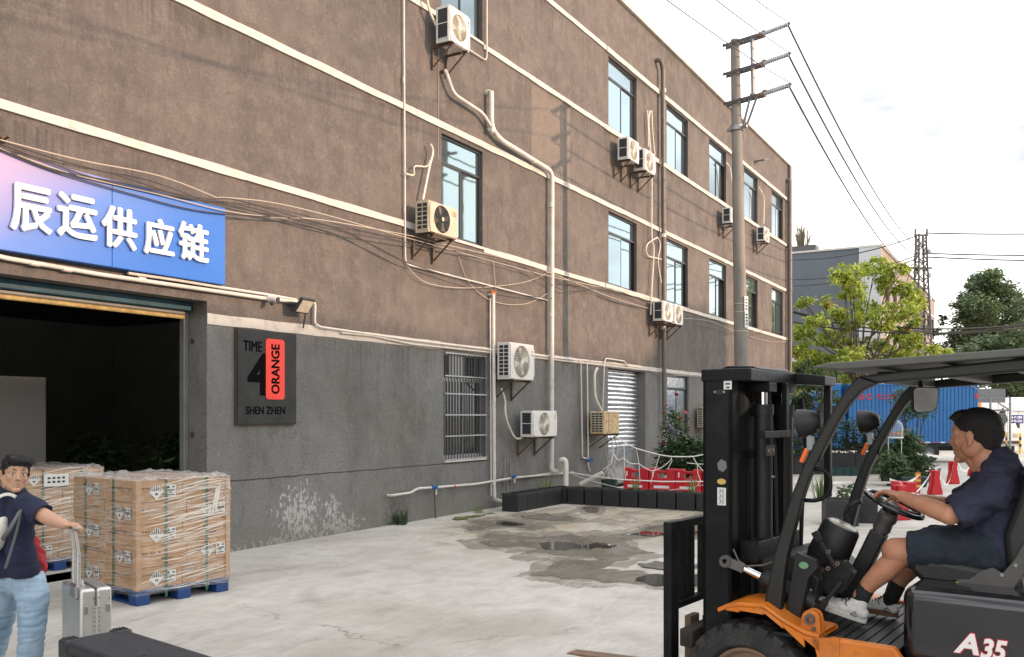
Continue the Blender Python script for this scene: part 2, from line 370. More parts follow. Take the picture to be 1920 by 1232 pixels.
mat('ac_brown', (.30, .23, .13), .6, 0, .3, 8)
mat('ac_black', (.018, .022, .028), .6); mat('ac_shadow', (.16, .15, .13), .7); mat('bracket_steel', (.09, .075, .065), .6, .6, vs=20, col2=(.16, .09, .05))
mat('grille_cream', (.58, .55, .46), .4, .2)
mat('logo_red', (.6, .03, .03), .4)
mat('pipe_wrap', (.62, .58, .50), .7, 0, .15, 20, .5, 50)
mat('foil', (.62, .63, .64), .22, .9, .15, 6, .6, 9)
mat('shutter_blue', (.018, .065, .09), .55, .2, .2, 6); mat('shutter_yellow', (.50, .36, .13), .6, 0, vs=12, col2=(.30, .19, .07))
mat('shutter_grey', (.20, .20, .185), .6, .4, .15, 5)
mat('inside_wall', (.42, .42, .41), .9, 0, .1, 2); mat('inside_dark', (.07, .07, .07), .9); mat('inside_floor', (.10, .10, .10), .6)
g = NG('sign_gradient', True)  # lilac at the upper left, blue towards the right and bottom
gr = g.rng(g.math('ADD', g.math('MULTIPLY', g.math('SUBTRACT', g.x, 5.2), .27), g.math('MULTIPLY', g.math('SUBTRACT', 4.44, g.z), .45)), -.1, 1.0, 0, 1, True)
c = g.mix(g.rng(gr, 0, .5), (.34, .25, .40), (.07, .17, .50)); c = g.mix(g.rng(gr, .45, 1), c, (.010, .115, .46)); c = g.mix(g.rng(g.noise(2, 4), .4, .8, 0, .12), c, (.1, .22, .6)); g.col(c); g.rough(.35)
mat('letter_white', (.80, .80, .78), .4); mat('letter_side', (.10, .12, .16), .5)
mat('board_black', (.018, .019, .019), .5, 0, vs=3, col2=(.034, .035, .035), spec=.25, rv=.12)
mat('board_ink', (.004, .004, .004), .9, spec=.05); mat('tag_red', (.80, .04, .02), .4)
# ------------------------------------------------------------------ ground
def sheet(name, m, x0, x1, y0, y1, z, n=1):
    b = MB(); vs = []; fs = []
    for i in range(n+1):
        for j in range(n+1): vs.append((x0+(x1-x0)*i/n, y0+(y1-y0)*j/n, z))
    for i in range(n):
        for j in range(n):
            a = i*(n+1)+j; fs.append((a, a+n+1, a+n+2, a+1))
    b.add(vs, fs); return b.build(name, m, kind='structure')
sheet('ground', MT['yard_concrete'], -500, 1500, -900, 900, 0)
def jag(poly, it=4, amp=.16):
    rnd = random.Random(5)
    for k in range(it):
        q = []
        for i, p in enumerate(poly):
            n_ = poly[(i+1) % len(poly)]; d = (n_-p); l = d.length
            q += [p, (p+n_)/2 + Vector((-d.y, d.x, 0)).normalized()*rnd.uniform(-amp, amp)*l]
        poly = q
    return poly
def px_(px): return [Vector(p) for p in px]
def patchm(name, m, px, z, kind='structure', amp=.24, it=6):
    rnd = random.Random(len(px)*7+int(px[0][0])); P = [Vector(p) for p in px]
    for k in range(it):
        Q = []
        for i, p in enumerate(P):
            d = P[(i+1) % len(P)]-p; l = d.length; Q += [p, p+d/2+Vector((rnd.uniform(-1.3, 1.3)*amp*l, rnd.uniform(-.28, .28)*amp*l))]
        P = Q
    poly = [G(p.x, p.y) for p in P]; z += .0004*(len(C.objects) % 7)
    if m is wetm and name == 'wet_ground':                # damp margin that fades out round the wet patch
        c_ = Vector((sum(p.x for p in px_(px))/len(px), sum(p.y for p in px_(px))/len(px))); patchm('damp_ground', MT['damp_concrete'], [(c_.x+(p.x-c_.x)*1.16+(8 if p.x > c_.x else -8), c_.y+(p.y-c_.y)*1.35+(2 if p.y > c_.y else -2)) for p in px_(px)], .0012)
    b = MB(); b.add([(p.x, p.y, z) for p in poly], [tuple(range(len(poly)))])
    me = bpy.data.meshes.new(name); me.from_pydata(b.v, [], b.f); bmx = bmesh.new(); bmx.from_mesh(me); bmesh.ops.triangulate(bmx, faces=bmx.faces[:]); bmx.to_mesh(me); me.materials.append(m)
    o = bpy.data.objects.new(name, me); C.objects.link(o); o['kind'] = kind; return o
wetm = MT['wet_concrete']
patchm('wet_ground', wetm, [(897,1017),(935,1013),(965,1017),(1000,1007),(1060,1003),(1090,1006),(1160,1001),(1215,995),(1262,988),(1300,986),(1345,990),(1345,1010),(1290,1012),(1270,1005),(1210,1010),(1170,1014),(1180,1024),(1200,1030),(1235,1036),(1180,1042),(1160,1052),(1120,1050),(1110,1044),(1040,1041),(985,1038),(1010,1028),(960,1026),(920,1025)], .004)
patchm('wet_ground', wetm, [(993,1078),(1022,1070),(1040,1055),(1090,1050),(1140,1049),(1165,1040),(1180,1050),(1140,1062),(1125,1066),(1160,1072),(1210,1074),(1262,1078),(1350,1082),(1350,1098),(1262,1099),(1200,1096),(1140,1094),(1060,1086),(1010,1080)], .004)
patchm('wet_ground', wetm, [(905,1005),(930,1000),(960,1003),(1010,1006),(980,1011),(935,1011),(915,1010)], .004)
patchm('wet_ground', wetm, [(875,990),(900,987),(925,989),(905,994),(880,995)], .004)
patchm('wet_ground', wetm, [(885,978),(930,974),(975,978),(1005,983),(1030,988),(990,992),(940,988),(900,984)], .004)
patchm('wet_ground', wetm, [(975,968),(1010,964),(1060,966),(1085,972),(1050,977),(1010,975)], .004)
patchm('wet_ground', wetm, [(1090,953),(1110,949),(1125,955),(1120,962),(1098,960)], .004)
patchm('wet_ground', wetm, [(1210,990),(1250,980),(1330,982),(1345,990),(1290,995),(1240,996)], .0025)
pw_ = MT['puddle_water']
patchm('puddle', pw_, [(1200,1083),(1230,1077),(1262,1080),(1350,1084),(1350,1096),(1270,1098),(1215,1096),(1190,1092)], .008)
patchm('puddle', pw_, [(1165,1003),(1200,998),(1262,994),(1345,996),(1345,1005),(1270,1003),(1210,1006)], .008)
patchm('puddle', pw_, [(1010,1020),(1060,1016),(1120,1018),(1160,1022),(1110,1030),(1050,1032),(1015,1027)], .008)
patchm('puddle', pw_, [(925,980),(960,981),(985,984),(960,987),(935,985)], .008)
md = patchm('mud_heap', MT['mud'], [(1195,1058),(1225,1054),(1262,1055),(1345,1058),(1345,1068),(1262,1070),(1225,1067),(1203,1064)], .011, kind='stuff', amp=.25)
patchm('moss_strip', MT['moss'], [(848,974),(880,968),(915,963),(930,964),(900,970),(870,975)], .013, kind='stuff', amp=.3)

# ------------------------------------------------------------------ main building
XE = 38.8; ROOF = 12.24
B = thing('factory_building', 'long three-storey brown rendered factory building with grey ground floor', 'building', (12, D+4, 0))
BO = Vector((12, D+4, 0))
class BB(MB):
    def __init__(s): super().__init__(); s.M = Matrix.Translation(-BO)
COLS = [(13.32, 14.69), (20.48, 22.27), (24.46, 26.24), (28.25, 30.03), (32.13, 33.91), (35.94, 37.7)]
DOOR = (1.6, 8.08, 0, 3.25)
openings = [DOOR, (13.39, 14.79, 1.0, 2.92), (20.45, 22.86, 0, 2.95), (24.5, 26.3, 1.12, 2.93)]
W3 = [(a, b, 8.87, 10.6) for a, b in COLS]; W2 = [(a, b, 4.99, 6.80) for a, b in COLS]
openings += W3+W2
XS = sorted({-8, XE} | {o[0] for o in openings} | {o[1] for o in openings}); ZS = sorted({0, ROOF} | {o[2] for o in openings} | {o[3] for o in openings})
b = BB()
DEP = .24
def inside(x, z): return any(o[0] < x < o[1] and o[2] < z < o[3] for o in openings)
for i in range(len(XS)-1):
    for j in range(len(ZS)-1):
        if not inside((XS[i]+XS[i+1])/2, (ZS[j]+ZS[j+1])/2):
            x0, x1, z0, z1 = XS[i], XS[i+1], ZS[j], ZS[j+1]
            b.add([(x0, D, z0), (x1, D, z0), (x1, D, z1), (x0, D, z1)], [(0, 1, 2, 3)])
for k, (x0, x1, z0, z1) in enumerate(openings):
    d = .45 if k == 0 else DEP
    v = [(x0, D, z0), (x1, D, z0), (x1, D, z1), (x0, D, z1), (x0, D+d, z0), (x1, D+d, z0), (x1, D+d, z1), (x0, D+d, z1)]
    b.add(v, [(0, 3, 7, 4), (1, 5, 6, 2), (3, 2, 6, 7), (0, 4, 5, 1)])
b.add([(XE, D, 0), (XE, D+14, 0), (XE, D+14, ROOF), (XE, D, ROOF), (-8, D, 0), (-8, D+14, 0), (-8, D+14, ROOF), (-8, D, ROOF)], [(0, 1, 2, 3), (4, 7, 6, 5), (1, 5, 6, 2), (3, 2, 6, 7)])
# inner back of the wall so no light leaks
b.add([(8.2, D+.46, 0), (XE, D+.46, 0), (XE, D+.46, ROOF), (8.2, D+.46, ROOF)], [(0, 1, 2, 3)])
b.build('wall', MT['facade_render'], B)
def band(x0, x1, z, h=.10, t=.035, m='white_band', name='string_course'):
    bb = BB(); k = max(2, int((x1-x0)/.4)); r = random.Random(int(x0*10+z*100)); T = []; Bt = []
    for i in range(k+1):
        x = x0+(x1-x0)*i/k; T.append((x, z+h/2+r.uniform(-.008, .008))); Bt.append((x, z-h/2+r.uniform(-.008, .008)))
    bb.prism(T+Bt[::-1], D-t, D+.01, 1); return bb.build(name, MT[m], B)
band(-8, 8.7, 4.98); band(8.7, 13.32, 4.98); band(14.69, 20.2, 4.94); band(20.2, 24.3, 4.93, .12, .06); band(24.3, XE, 4.93)
band(-8, XE, 6.93, .11); band(-8, 13.3, 8.82); band(14.7, 20.2, 8.80); band(20.2, XE, 8.79, .11, .05); band(-8, 20.3, 10.72, .11); band(20.3, XE, 10.70, .12, .06)
band(8.08, 13.3, 3.03, .14, .012); band(13.3, 20.4, 3.03, .12, .02); band(20.4, XE, 3.03, .13, .02)
bb = BB(); bb.bb((-8, D-.09, ROOF-.07), (XE+.08, D+.3, ROOF+.06)); bb.build('parapet_cap', MT['parapet_cap'], B, bev=.01)
bb = BB(); bb.bb((XE-.32, D-.10, 3.1), (XE, D-.002, ROOF-.08)); bb.build('corner_pilaster', MT['facade_render'], B)
# windows: frame with transom and two sliding panes
def window(x0, x1, z0, z1, open_=0, glass='window_glass', frame='dark_alu', tr=.27):
    y = D+.085; f = BB(); t = .045; zt = z1-(z1-z0)*tr; xm = (x0+x1)/2
    for a, c in (((x0, z0), (x0+t, z1)), ((x1-t, z0), (x1, z1)), ((x0+t, z0), (x1-t, z0+t)), ((x0+t, z1-t), (x1-t, z1)), ((x0+t, zt-t/2), (x1-t, zt+t/2))):
        f.bb((a[0], y-.03, a[1]), (c[0], y+.03, c[1]))
    for a, c, yy in ((x0+t, xm+.02, y-.012), (xm-.02, x1-t, y+.012)):
        sh = -open_*(xm-x0-t)*.55 if yy > y else 0
        a += sh; c += sh
        for q, r_ in (((a, z0+t), (a+.03, zt-t/2)), ((c-.03, z0+t), (c, zt-t/2)), ((a+.03, z0+t), (c-.03, z0+t+.03)), ((a+.03, zt-t/2-.03), (c-.03, zt-t/2))):
            f.bb((q[0], yy-.011, q[1]), (r_[0], yy+.011, r_[1]))
    o = f.build('window', MT[frame], B)
    for a, c, p, q, yy, sh in ((x0+t, x1-t, zt+t/2, z1-t, y, 0), (x0+t+.03, xm-.01, z0+t+.03, zt-t/2-.03, y-.012, 0), (xm+.01, x1-t-.03, z0+t+.03, zt-t/2-.03, y+.012, -open_*(xm-x0-t)*.55)):
        pn = BB(); tl = random.uniform(-.012, .012); pn.add([(a+sh, yy+tl, p), (c+sh, yy-tl, p), (c+sh, yy-tl, q), (a+sh, yy+tl, q)], [(0, 1, 2, 3)]); pn.build('pane', MT[glass], o)
    if open_:
        k = BB(); k.add([(x0, y+.15, z0), (x1, y+.15, z0), (x1, y+.15, z1), (x0, y+.15, z1)], [(0, 1, 2, 3)]); k.build('dark_interior', MT['inside_dark'], o)
    s_ = BB(); s_.bb((x0-.0, D-.03, z0-.05), (x1, D+.05, z0-.002)); s_.build('window_sill', MT['parapet_cap'], B)
for i, o_ in enumerate(W3): window(*o_, open_=(.0, 0, 0, .6, 0, .5)[i])
for i, o_ in enumerate(W2): window(*o_, open_=(.0, .35, .4, 1, 1, 0)[i])
window(13.39, 14.79, 1.0, 2.92, 0, 'dark_glass', 'grey_alu', .24)
window(24.5, 26.3, 1.12, 2.93, 0, 'foil', 'dark_alu', .2)
# lattice of bars in front of the ground-floor window
mat('bar_dark', (.055, .052, .047), .6, .3)
gw = BB()
for i in range(15): gw.cyl((13.43+i*.0945, D-.012, .99), (13.43+i*.0945, D-.012, 2.93), .009, n=6)
gw.build('vertical_bars', MT['bar_dark'], B, kind='stuff'); gw = BB()
for z in (1.0, 1.42, 1.8, 2.18, 2.5, 2.91): gw.bb((13.39, D-.035, z-.012), (14.79, D-.022, z+.012))
gw.build('bar_rails', MT['grey_alu'], B, kind='stuff')
# foil-covered side door in its deep recess, split into its quilted strips
z = 0.0; k = 0
while z < 2.92:
    h_ = .95 if k == 0 else random.uniform(.085, .13); fb = BB()
    h_ = min(h_, 2.94-z); N_ = 10; vs = []
    for i in range(N_+1):
        x = 20.46+2.39*i/N_; vs += [(x, D+.20+random.uniform(-.008, .008), z), (x, D+.165+random.uniform(-.015, .015), z+h_*.5), (x, D+.205+random.uniform(-.008, .008), z+h_-.006)]
    fb.add(vs, [(3*i+a, 3*i+3+a, 3*i+4+a, 3*i+1+a) for i in range(N_) for a in (0, 1)]); fb.build('foil_strip', MT['foil'], B, smooth=True); z += h_; k += 1
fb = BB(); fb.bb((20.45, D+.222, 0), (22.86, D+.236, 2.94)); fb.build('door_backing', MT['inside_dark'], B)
# roller-shutter head in the big doorway
fb = BB(); fb.bb((1.6, D+.24, 3.135), (8.06, D+.44, 3.245)); fb.build('shutter_housing', MT['shutter_blue'], B, bev=.01)
for i in range(2):
    fb = BB(); fb.bb((1.6, D+.30, 3.03+i*.054), (8.0, D+.35, 3.08+i*.052)); fb.build('shutter_slat', MT['shutter_yellow' if i == 0 else 'shutter_grey'], B, bev=.012)
fb = BB(); fb.bb((8.0, D+.33, 0), (8.076, D+.42, 3.13)); fb.build('shutter_guide', MT['shutter_grey'], B, bev=.006)
fb = BB()
for z in (.6, 1.55, 2.75): fb.cyl((8.06, D+.26, z), (8.078, D+.26, z), .035, n=10)
fb.build('bolt', MT['bracket_steel'], B)
# room behind the doorway
def plane(vs, name, m):
    q = BB(); q.add(vs, [(0, 1, 2, 3)]); return q.build(name, MT[m], B)
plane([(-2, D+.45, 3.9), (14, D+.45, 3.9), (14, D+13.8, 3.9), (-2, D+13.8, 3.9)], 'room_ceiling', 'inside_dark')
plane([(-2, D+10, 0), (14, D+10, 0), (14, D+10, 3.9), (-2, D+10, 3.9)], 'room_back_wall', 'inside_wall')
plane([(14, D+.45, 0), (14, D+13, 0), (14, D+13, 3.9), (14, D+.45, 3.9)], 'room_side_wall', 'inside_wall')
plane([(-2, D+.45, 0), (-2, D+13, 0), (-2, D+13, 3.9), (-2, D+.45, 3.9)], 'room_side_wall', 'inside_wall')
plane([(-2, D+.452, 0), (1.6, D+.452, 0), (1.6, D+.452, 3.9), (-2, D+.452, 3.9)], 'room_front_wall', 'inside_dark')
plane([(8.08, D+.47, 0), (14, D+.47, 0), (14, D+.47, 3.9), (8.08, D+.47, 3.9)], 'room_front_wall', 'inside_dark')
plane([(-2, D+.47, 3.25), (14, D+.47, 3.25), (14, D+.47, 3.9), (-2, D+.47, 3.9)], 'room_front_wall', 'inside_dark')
q = BB(); q.bb((5.0, D+2.3, 0), (7.38, D+2.42, 2.3)); q.build('partition_panel', MT['panel_grey'], B)
def lit(name, label, cat, build, group=None):
    o = build; return tag(o, label, cat, group)
for i, (x, y) in enumerate(((9.2, D+3.4), (11.2, D+5.2))):
    t_ = thing('ceiling_light', ['unlit tube light on the dark room ceiling, nearer the doorway', 'unlit tube light on the dark room ceiling, farther back'][i], 'light', (x, y, 3.88), R(8))
    q = MB(); q.box((0, 0, -.04), (1.2, .16, .07)); q.build('lamp_housing', MT['ac_white'], t_, bev=.01)
    q = MB()
    for s_ in (-1, 1): q.cyl((-.55, s_*.05, -.095), (.55, s_*.05, -.095), .018, n=8)
    q.build('lamp_tube', MT['pvc_white'], t_)

# leaves: a cloud of small folded leaf faces
def leaves(pts, size, name, m, parent=None, droop=0, asp=.45, seed=1):
    rnd = random.Random(seed); b = MB(); vs = []; fs = []
    for p in pts:
        s_ = size*rnd.uniform(.6, 1.25); a = rnd.uniform(0, 2*PI); el = rnd.uniform(-.7, .6)-droop
        d = Vector((math.cos(a)*math.cos(el), math.sin(a)*math.cos(el), math.sin(el))); u, v = basis(d)
        th = rnd.uniform(-.9, .9); sd_ = (u*math.cos(th)+v*math.sin(th))*s_*asp*.5; n_ = d.cross(sd_).normalized()*s_*.08
        o = len(vs); p = Vector(p)
        vs += [p, p+d*s_*.45+sd_+n_, p+d*s_, p+d*s_*.45-sd_+n_]; fs += [(o, o+1, o+2), (o, o+2, o+3)]
    b.v = [tuple(x) for x in vs]; b.f = fs
    return b.build(name, m, parent)
def leafmat(name, c1, c2, rough=.5):
    m = mat(name, c1, rough, 0, vs=1.3, col2=c2, det=3, lo=.3, hi=.7)
    t = m.node_tree; b = t.nodes['Principled BSDF']
    geo = nn(t, 'ShaderNodeNewGeometry')
    tr = nn(t, 'ShaderNodeBsdfTranslucent'); ms = nn(t, 'ShaderNodeMixShader', i_0=.3); l = t.links.new
    hs = nn(t, 'ShaderNodeHueSaturation'); mr = nn(t, 'ShaderNodeMapRange'); mr.inputs[3].default_value = .62; mr.inputs[4].default_value = 1.35
    l(geo.outputs['Random Per Island'], mr.inputs[0]); l(mr.outputs[0], hs.inputs['Value'])
    src = b.inputs['Base Color'].links[0].from_socket; l(src, hs.inputs['Color']); l(hs.outputs[0], b.inputs['Base Color']); l(hs.outputs[0], tr.inputs[0])
    l(b.outputs[0], ms.inputs[1]); l(tr.outputs[0], ms.inputs[2]); l(ms.outputs[0], t.nodes['Material Output'].inputs[0]); return m
leafmat('leaf_dark', (.025, .055, .02), (.05, .095, .03)); leafmat('leaf_tree', (.085, .135, .065), (.15, .205, .09)); leafmat('leaf_mid', (.045, .09, .025), (.08, .14, .04))
leafmat('leaf_yellow', (.13, .20, .035), (.25, .30, .05)); leafmat('leaf_lime', (.24, .32, .04), (.38, .44, .06)); leafmat('leaf_orange', (.50, .20, .035), (.55, .30, .06))
leafmat('leaf_pot', (.04, .08, .025), (.09, .14, .05)); leafmat('petal_red', (.45, .01, .03), (.30, .01, .03)); leafmat('petal_blue', (.06, .05, .30), (.10, .08, .4)); leafmat('dry_blade', (.14, .12, .08), (.22, .19, .13)); leafmat('blade', (.09, .16, .04), (.18, .22, .07))
mat('bark', (.07, .055, .045), .9, 0, .3, 9, .6, 30); mat('soil', (.04, .03, .022), .95, 0, .3, 20, .8, 60)
def bush_pts(c, r, n, seed=1, hollow=.55):
    rnd = random.Random(seed); out_ = []; cl = [Vector((rnd.gauss(0, 1), rnd.gauss(0, 1), rnd.gauss(0, 1))).normalized() for _ in range(14)]
    while len(out_) < n:
        d = Vector((rnd.gauss(0, 1), rnd.gauss(0, 1), rnd.gauss(0, 1))).normalized(); k = rnd.uniform(hollow, 1)**.6
        q = max(d.dot(x) for x in cl); k *= .72+.34*q**4
        out_.append(Vector(c)+Vector((d.x*r[0], d.y*r[1], d.z*r[2]))*k)
    return out_
# plants inside the dark doorway
for i, (x, y, r_) in enumerate(((9.6, D+2.2, .75), (8.8, D+3.2, .6), (11.0, D+3.6, .8))):
    t_ = thing('indoor_plant', ['broad bushy plant just inside the dark doorway, nearest the jamb', 'smaller bushy plant in the dark room left of the others', 'large bushy plant farthest back in the dark room'][i], 'plant', (x, y, .01))
    q = MB(); q.lathe([(.14, 0), (.2, .32), (.17, .32), (.15, .28)], n=16); q.build('pot', MT['inside_dark'], t_)
    leaves(bush_pts((0, 0, .95), (r_, r_, .65), 900, i+3, .2), .2, 'foliage', MT['leaf_dark'], t_, .2, .35, i)
    q = MB(); q.tube([(0, 0, .28), (.03, .02, .9)], .02); q.build('stem', MT['bark'], t_)

# ------------------------------------------------------------------ air conditioners on the facade
def ac_unit(kind, label, w_, h_, d_, col='ac_white'):
    t = thing('air_conditioner', label, 'air conditioner', group='outdoor air conditioning units on the factory wall')
    cx = w_*(.45 if kind == 'swirl' else .42); r = min(h_*.44, w_*.36); cz = h_/2; yf = -d_; N = 28
    q = MB()                                              # casing with a round opening in its front
    q.bb((0, -d_+.02, 0), (w_, 0, h_)); q.build('casing', MT[col], t, bev=.012, seg=2)
    q = MB(); ring = [(cx+r*math.cos(2*PI*i/N), cz+r*math.sin(2*PI*i/N)) for i in range(N)]
    sq = []
    for i in range(N):
        a = 2*PI*i/N; c_, s_ = math.cos(a), math.sin(a)
        kx = ((w_-.012-cx) if c_ > 0 else (cx-.012))/max(abs(c_), 1e-6); kz = ((h_-.012-cz) if s_ > 0 else (cz-.012))/max(abs(s_), 1e-6); k = min(kx, kz); sq.append((cx+c_*k, cz+s_*k))
    vs = [(x, yf, z) for x, z in ring]+[(x, yf, z) for x, z in sq]+[(x, yf+.035, z) for x, z in ring]+[(x, yf+.02, z) for x, z in sq]
    fs = [(i, (i+1) % N, N+(i+1) % N, N+i) for i in range(N)]+[(i, 2*N+i, 2*N+(i+1) % N, (i+1) % N) for i in range(N)]+[(N+i, N+(i+1) % N, 3*N+(i+1) % N, 3*N+i) for i in range(N)]
    q.add(vs, fs); q.build('front_panel', MT[col], t)
    q = MB(); q.add([(cx, yf+.018, cz)]+[(cx+r*.99*math.cos(2*PI*i/N), yf+.018, cz+r*.99*math.sin(2*PI*i/N)) for i in range(N)], [(0, 1+i, 1+(i+1) % N) for i in range(N)]); q.build('fan_opening', MT['ac_black' if kind == 'ring' else 'ac_shadow'], t)
    q = MB()
    for i in range(4):
        a = PI/2*i+.3; p = [Vector((cx+math.cos(a+da)*rr_*r, yf+.014-dy, cz+math.sin(a+da)*rr_*r)) for da, rr_, dy in ((0, .2, 0), (-.35, .85, .004), (.15, .9, .009), (.35, .3, .006))]
        q.add(p, [(0, 1, 2, 3)])
    q.build('fan_blades', MT['ac_brown' if kind == 'ring' else 'grille_cream'], t)
    q = MB(); wr = .0035
    gm = 'ac_black' if kind == 'ring' else 'grille_cream'
    if kind == 'ring':
        for k in range(1, 8):
            rr_ = r*k/8+.01; q.tube([(cx+rr_*math.cos(2*PI*i/24), yf-.012, cz+rr_*math.sin(2*PI*i/24)) for i in range(25)], .006, 5, False)
        for i in range(4):
            a = PI/4+PI/2*i; q.tube([(cx, yf-.008, cz), (cx+r*math.cos(a), yf-.008, cz+r*math.sin(a))], .007, 5)
    else:
        for i in range(34):
            a = 2*PI*i/34; q.tube([(cx+rr_*r*math.cos(a+tw), yf-dy, cz+rr_*r*math.sin(a+tw)) for rr_, tw, dy in ((.14, 0, .016), (.4, .16, .02), (.7, .42, .016), (1.0, .75, .002))], wr*1.3, 4, False)
        for rr_ in (.56, .99): q.tube([(cx+rr_*r*math.cos(2*PI*i/24), yf-.014*(1.2-rr_), cz+rr_*r*math.sin(2*PI*i/24)) for i in range(25)], wr, 4, False)
    q.build('fan_grille', MT[gm], t)
    q = MB(); q.lathe([(0.001, -.012), (r*.16, -.012), (r*.16, 0)], (cx, yf-.012, cz), 'Y', 16); q.build('hub_cap', MT[col], t)
    if kind == 'ring':
        q = MB(); q.bb((w_*.80, yf-.003, h_*.70), (w_*.93, yf+.001, h_*.86)); q.build('nameplate', MT['ac_brown'], t)
        q = MB()
        for z in (.28, .38, .48): q.bb((w_*.80, yf-.0015, h_*z), (w_*.95, yf+.001, h_*z+.006))
        q.build('trim_line', MT['ac_brown'], t)
    else:
        q = MB(); q.lathe([(.004, -.002), (.022, -.002), (.022, 0)], (w_*.9, yf-.001, h_*.80), 'Y', 14); q.bb((w_*.86, yf-.003, h_*.69), (w_*.95, yf, h_*.715)); q.build('logo', MT['logo_red'], t)
    # louvred left end
    q = MB(); q.bb((-.004, -d_*.86, h_*.10), (.001, -d_*.14, h_*.93)); q.build('side_opening', MT['ac_black'], t)
    q = MB(); rows = 6 if kind == 'ring' else (8 if h_ > .68 else 2)
    for i in range(rows+1):
        z = h_*(.10+.83*i/rows); q.bb((-.012, -d_*.86, z-.007), (-.005, -d_*.14, z+.007))
    for y in (-.86, -.5, -.14) if rows > 2 else (-.86, -.14): q.bb((-.0115, d_*y-.007, h_*.10), (-.0055, d_*y+.007, h_*.93))
    q.build('side_grille', MT[col], t)
    for x in (w_*.14, w_*.82):
        q = MB(); q.bb((x-.02, -d_-.02, -.035), (x+.02, .14, -.002)); q.bb((x-.02, .11, -.40), (x+.02, .14, -.036)); q.bar((x, -d_+.03, -.03), (x, .12, -.36), .03, .008, (1, 0, 0)); q.build('bracket', MT['bracket_steel'], t)
    q = MB(); q.bb((0.04, -d_*.8, -.05), (w_-.04, -d_*.76, -.036)); q.build('cross_rail', MT['bracket_steel'], t)
    for x in (.06, w_-.06):
        q = MB(); q.box((x, -d_*.5, -.001), (.05, d_*.9, .012)); q.build('foot', MT['ac_black'], t)
    return t
def place_ac(kind, l, r_, top, bot, label, off=.46, col='ac_white', d_=.3):
    a = W(l, bot, off); c_ = W(r_, top, off); tz = W(l, top, off).z
    w_ = max(.55, c_.x-a.x); h_ = tz-a.z
    t = ac_unit(kind, label, w_, h_, d_, col); t.location = (a.x, D-off+d_, a.z); return t
place_ac('swirl', 844, 882, 7, 75, 'white air conditioner beside the top-floor window above the bent drain pipes')
place_ac('ring', 806, 859, 374, 434, 'cream air conditioner with black round grille under the second-floor window', col='ac_cream')
place_ac('swirl', 1179, 1198.6, 255, 297, 'left white air conditioner of the pair under a top-floor window')
place_ac('swirl', 1209, 1229.4, 277, 318, 'right white air conditioner of the pair under a top-floor window')
place_ac('swirl', 1371, 1383, 388, 417, 'small air conditioner half hidden behind the utility pole')
place_ac('swirl', 1434, 1442.6, 424, 451, 'small white air conditioner near the far corner of the wall')
place_ac('swirl', 1244, 1262, 563, 601, 'left white air conditioner of the pair across the grey drain pipe')
place_ac('swirl', 1265, 1281, 569, 607, 'right white air conditioner of the pair across the grey drain pipe')
place_ac('swirl', 957.5, 1002.5, 641, 711, 'large white air conditioner at the level of the white band, right of the barred window')
place_ac('swirl', 1000, 1045, 770, 820, 'white air conditioner low on the grey wall beside the thick drain pipe')
# rusty one turned with its blank back outwards
a = W(1133, 814, .5); c_ = W(1161, 771, .5); w_ = c_.x-a.x; h_ = W(1133, 771, .5).z-a.z
t = thing('air_conditioner', 'yellowed rust-streaked air conditioner beside the foil-covered door', 'air conditioner', (a.x, D-.5, a.z), 0, 'outdoor air conditioning units on the factory wall')
q = MB(); q.bb((0, 0, 0), (w_, .36, h_)); q.build('casing', MT['ac_rust'], t, bev=.015, seg=2)
q = MB(); q.bb((-.004, .04, h_*.08), (.001, .32, h_*.93)); q.build('side_opening', MT['ac_black'], t)
q = MB()
for i in range(9): q.bb((-.013, .035, h_*(.08+.85*i/8)-.009), (-.005, .325, h_*(.08+.85*i/8)+.009))
for y in (.035, .13, .225, .32): q.bb((-.0125, y-.006, h_*.08), (-.0055, y+.006, h_*.93))
q.build('side_grille', MT['ac_cream'], t)
q = MB(); q.bb((w_*.28, -.006, h_*.03), (w_*.31, .001, h_*.97)); q.bb((w_*.1, -.006, h_*.9), (w_*.9, .001, h_*.93)); q.build('panel_seam', MT['ac_brown'], t)
for x in (.08, w_-.1):
    q = MB(); q.bb((x-.02, -.03, -.035), (x+.02, .49, -.002)); q.bar((x, 0, -.03), (x, .48, -.35), .03, .008, (1, 0, 0)); q.build('bracket', MT['bracket_steel'], t)
a = W(1328, 802, .45)
t = thing('air_conditioner', 'old brown air conditioner on the wall behind the forklift mast', 'air conditioner', (a.x, D-.45, a.z), 0, 'outdoor air conditioning units on the factory wall')
q = MB(); q.bb((0, 0, 0), (.8, .36, .62)); q.build('casing', MT['ac_brown'], t, bev=.015)
q = MB(); q.bb((-.004, .03, .05), (.001, .33, .58)); q.build('side_opening', MT['ac_black'], t)
q = MB()
for i in range(10): q.bb((-.013, .03, .05+.053*i-.008), (-.005, .33, .05+.053*i+.008))
for y in (.03, .18, .33): q.bb((-.0125, y-.007, .05), (-.0055, y+.007, .58))
q.build('side_grille', MT['ac_cream'], t)
q = MB(); q.bb((.05, .0, -.04), (.75, .44, -.002)); q.build('bracket', MT['bracket_steel'], t)

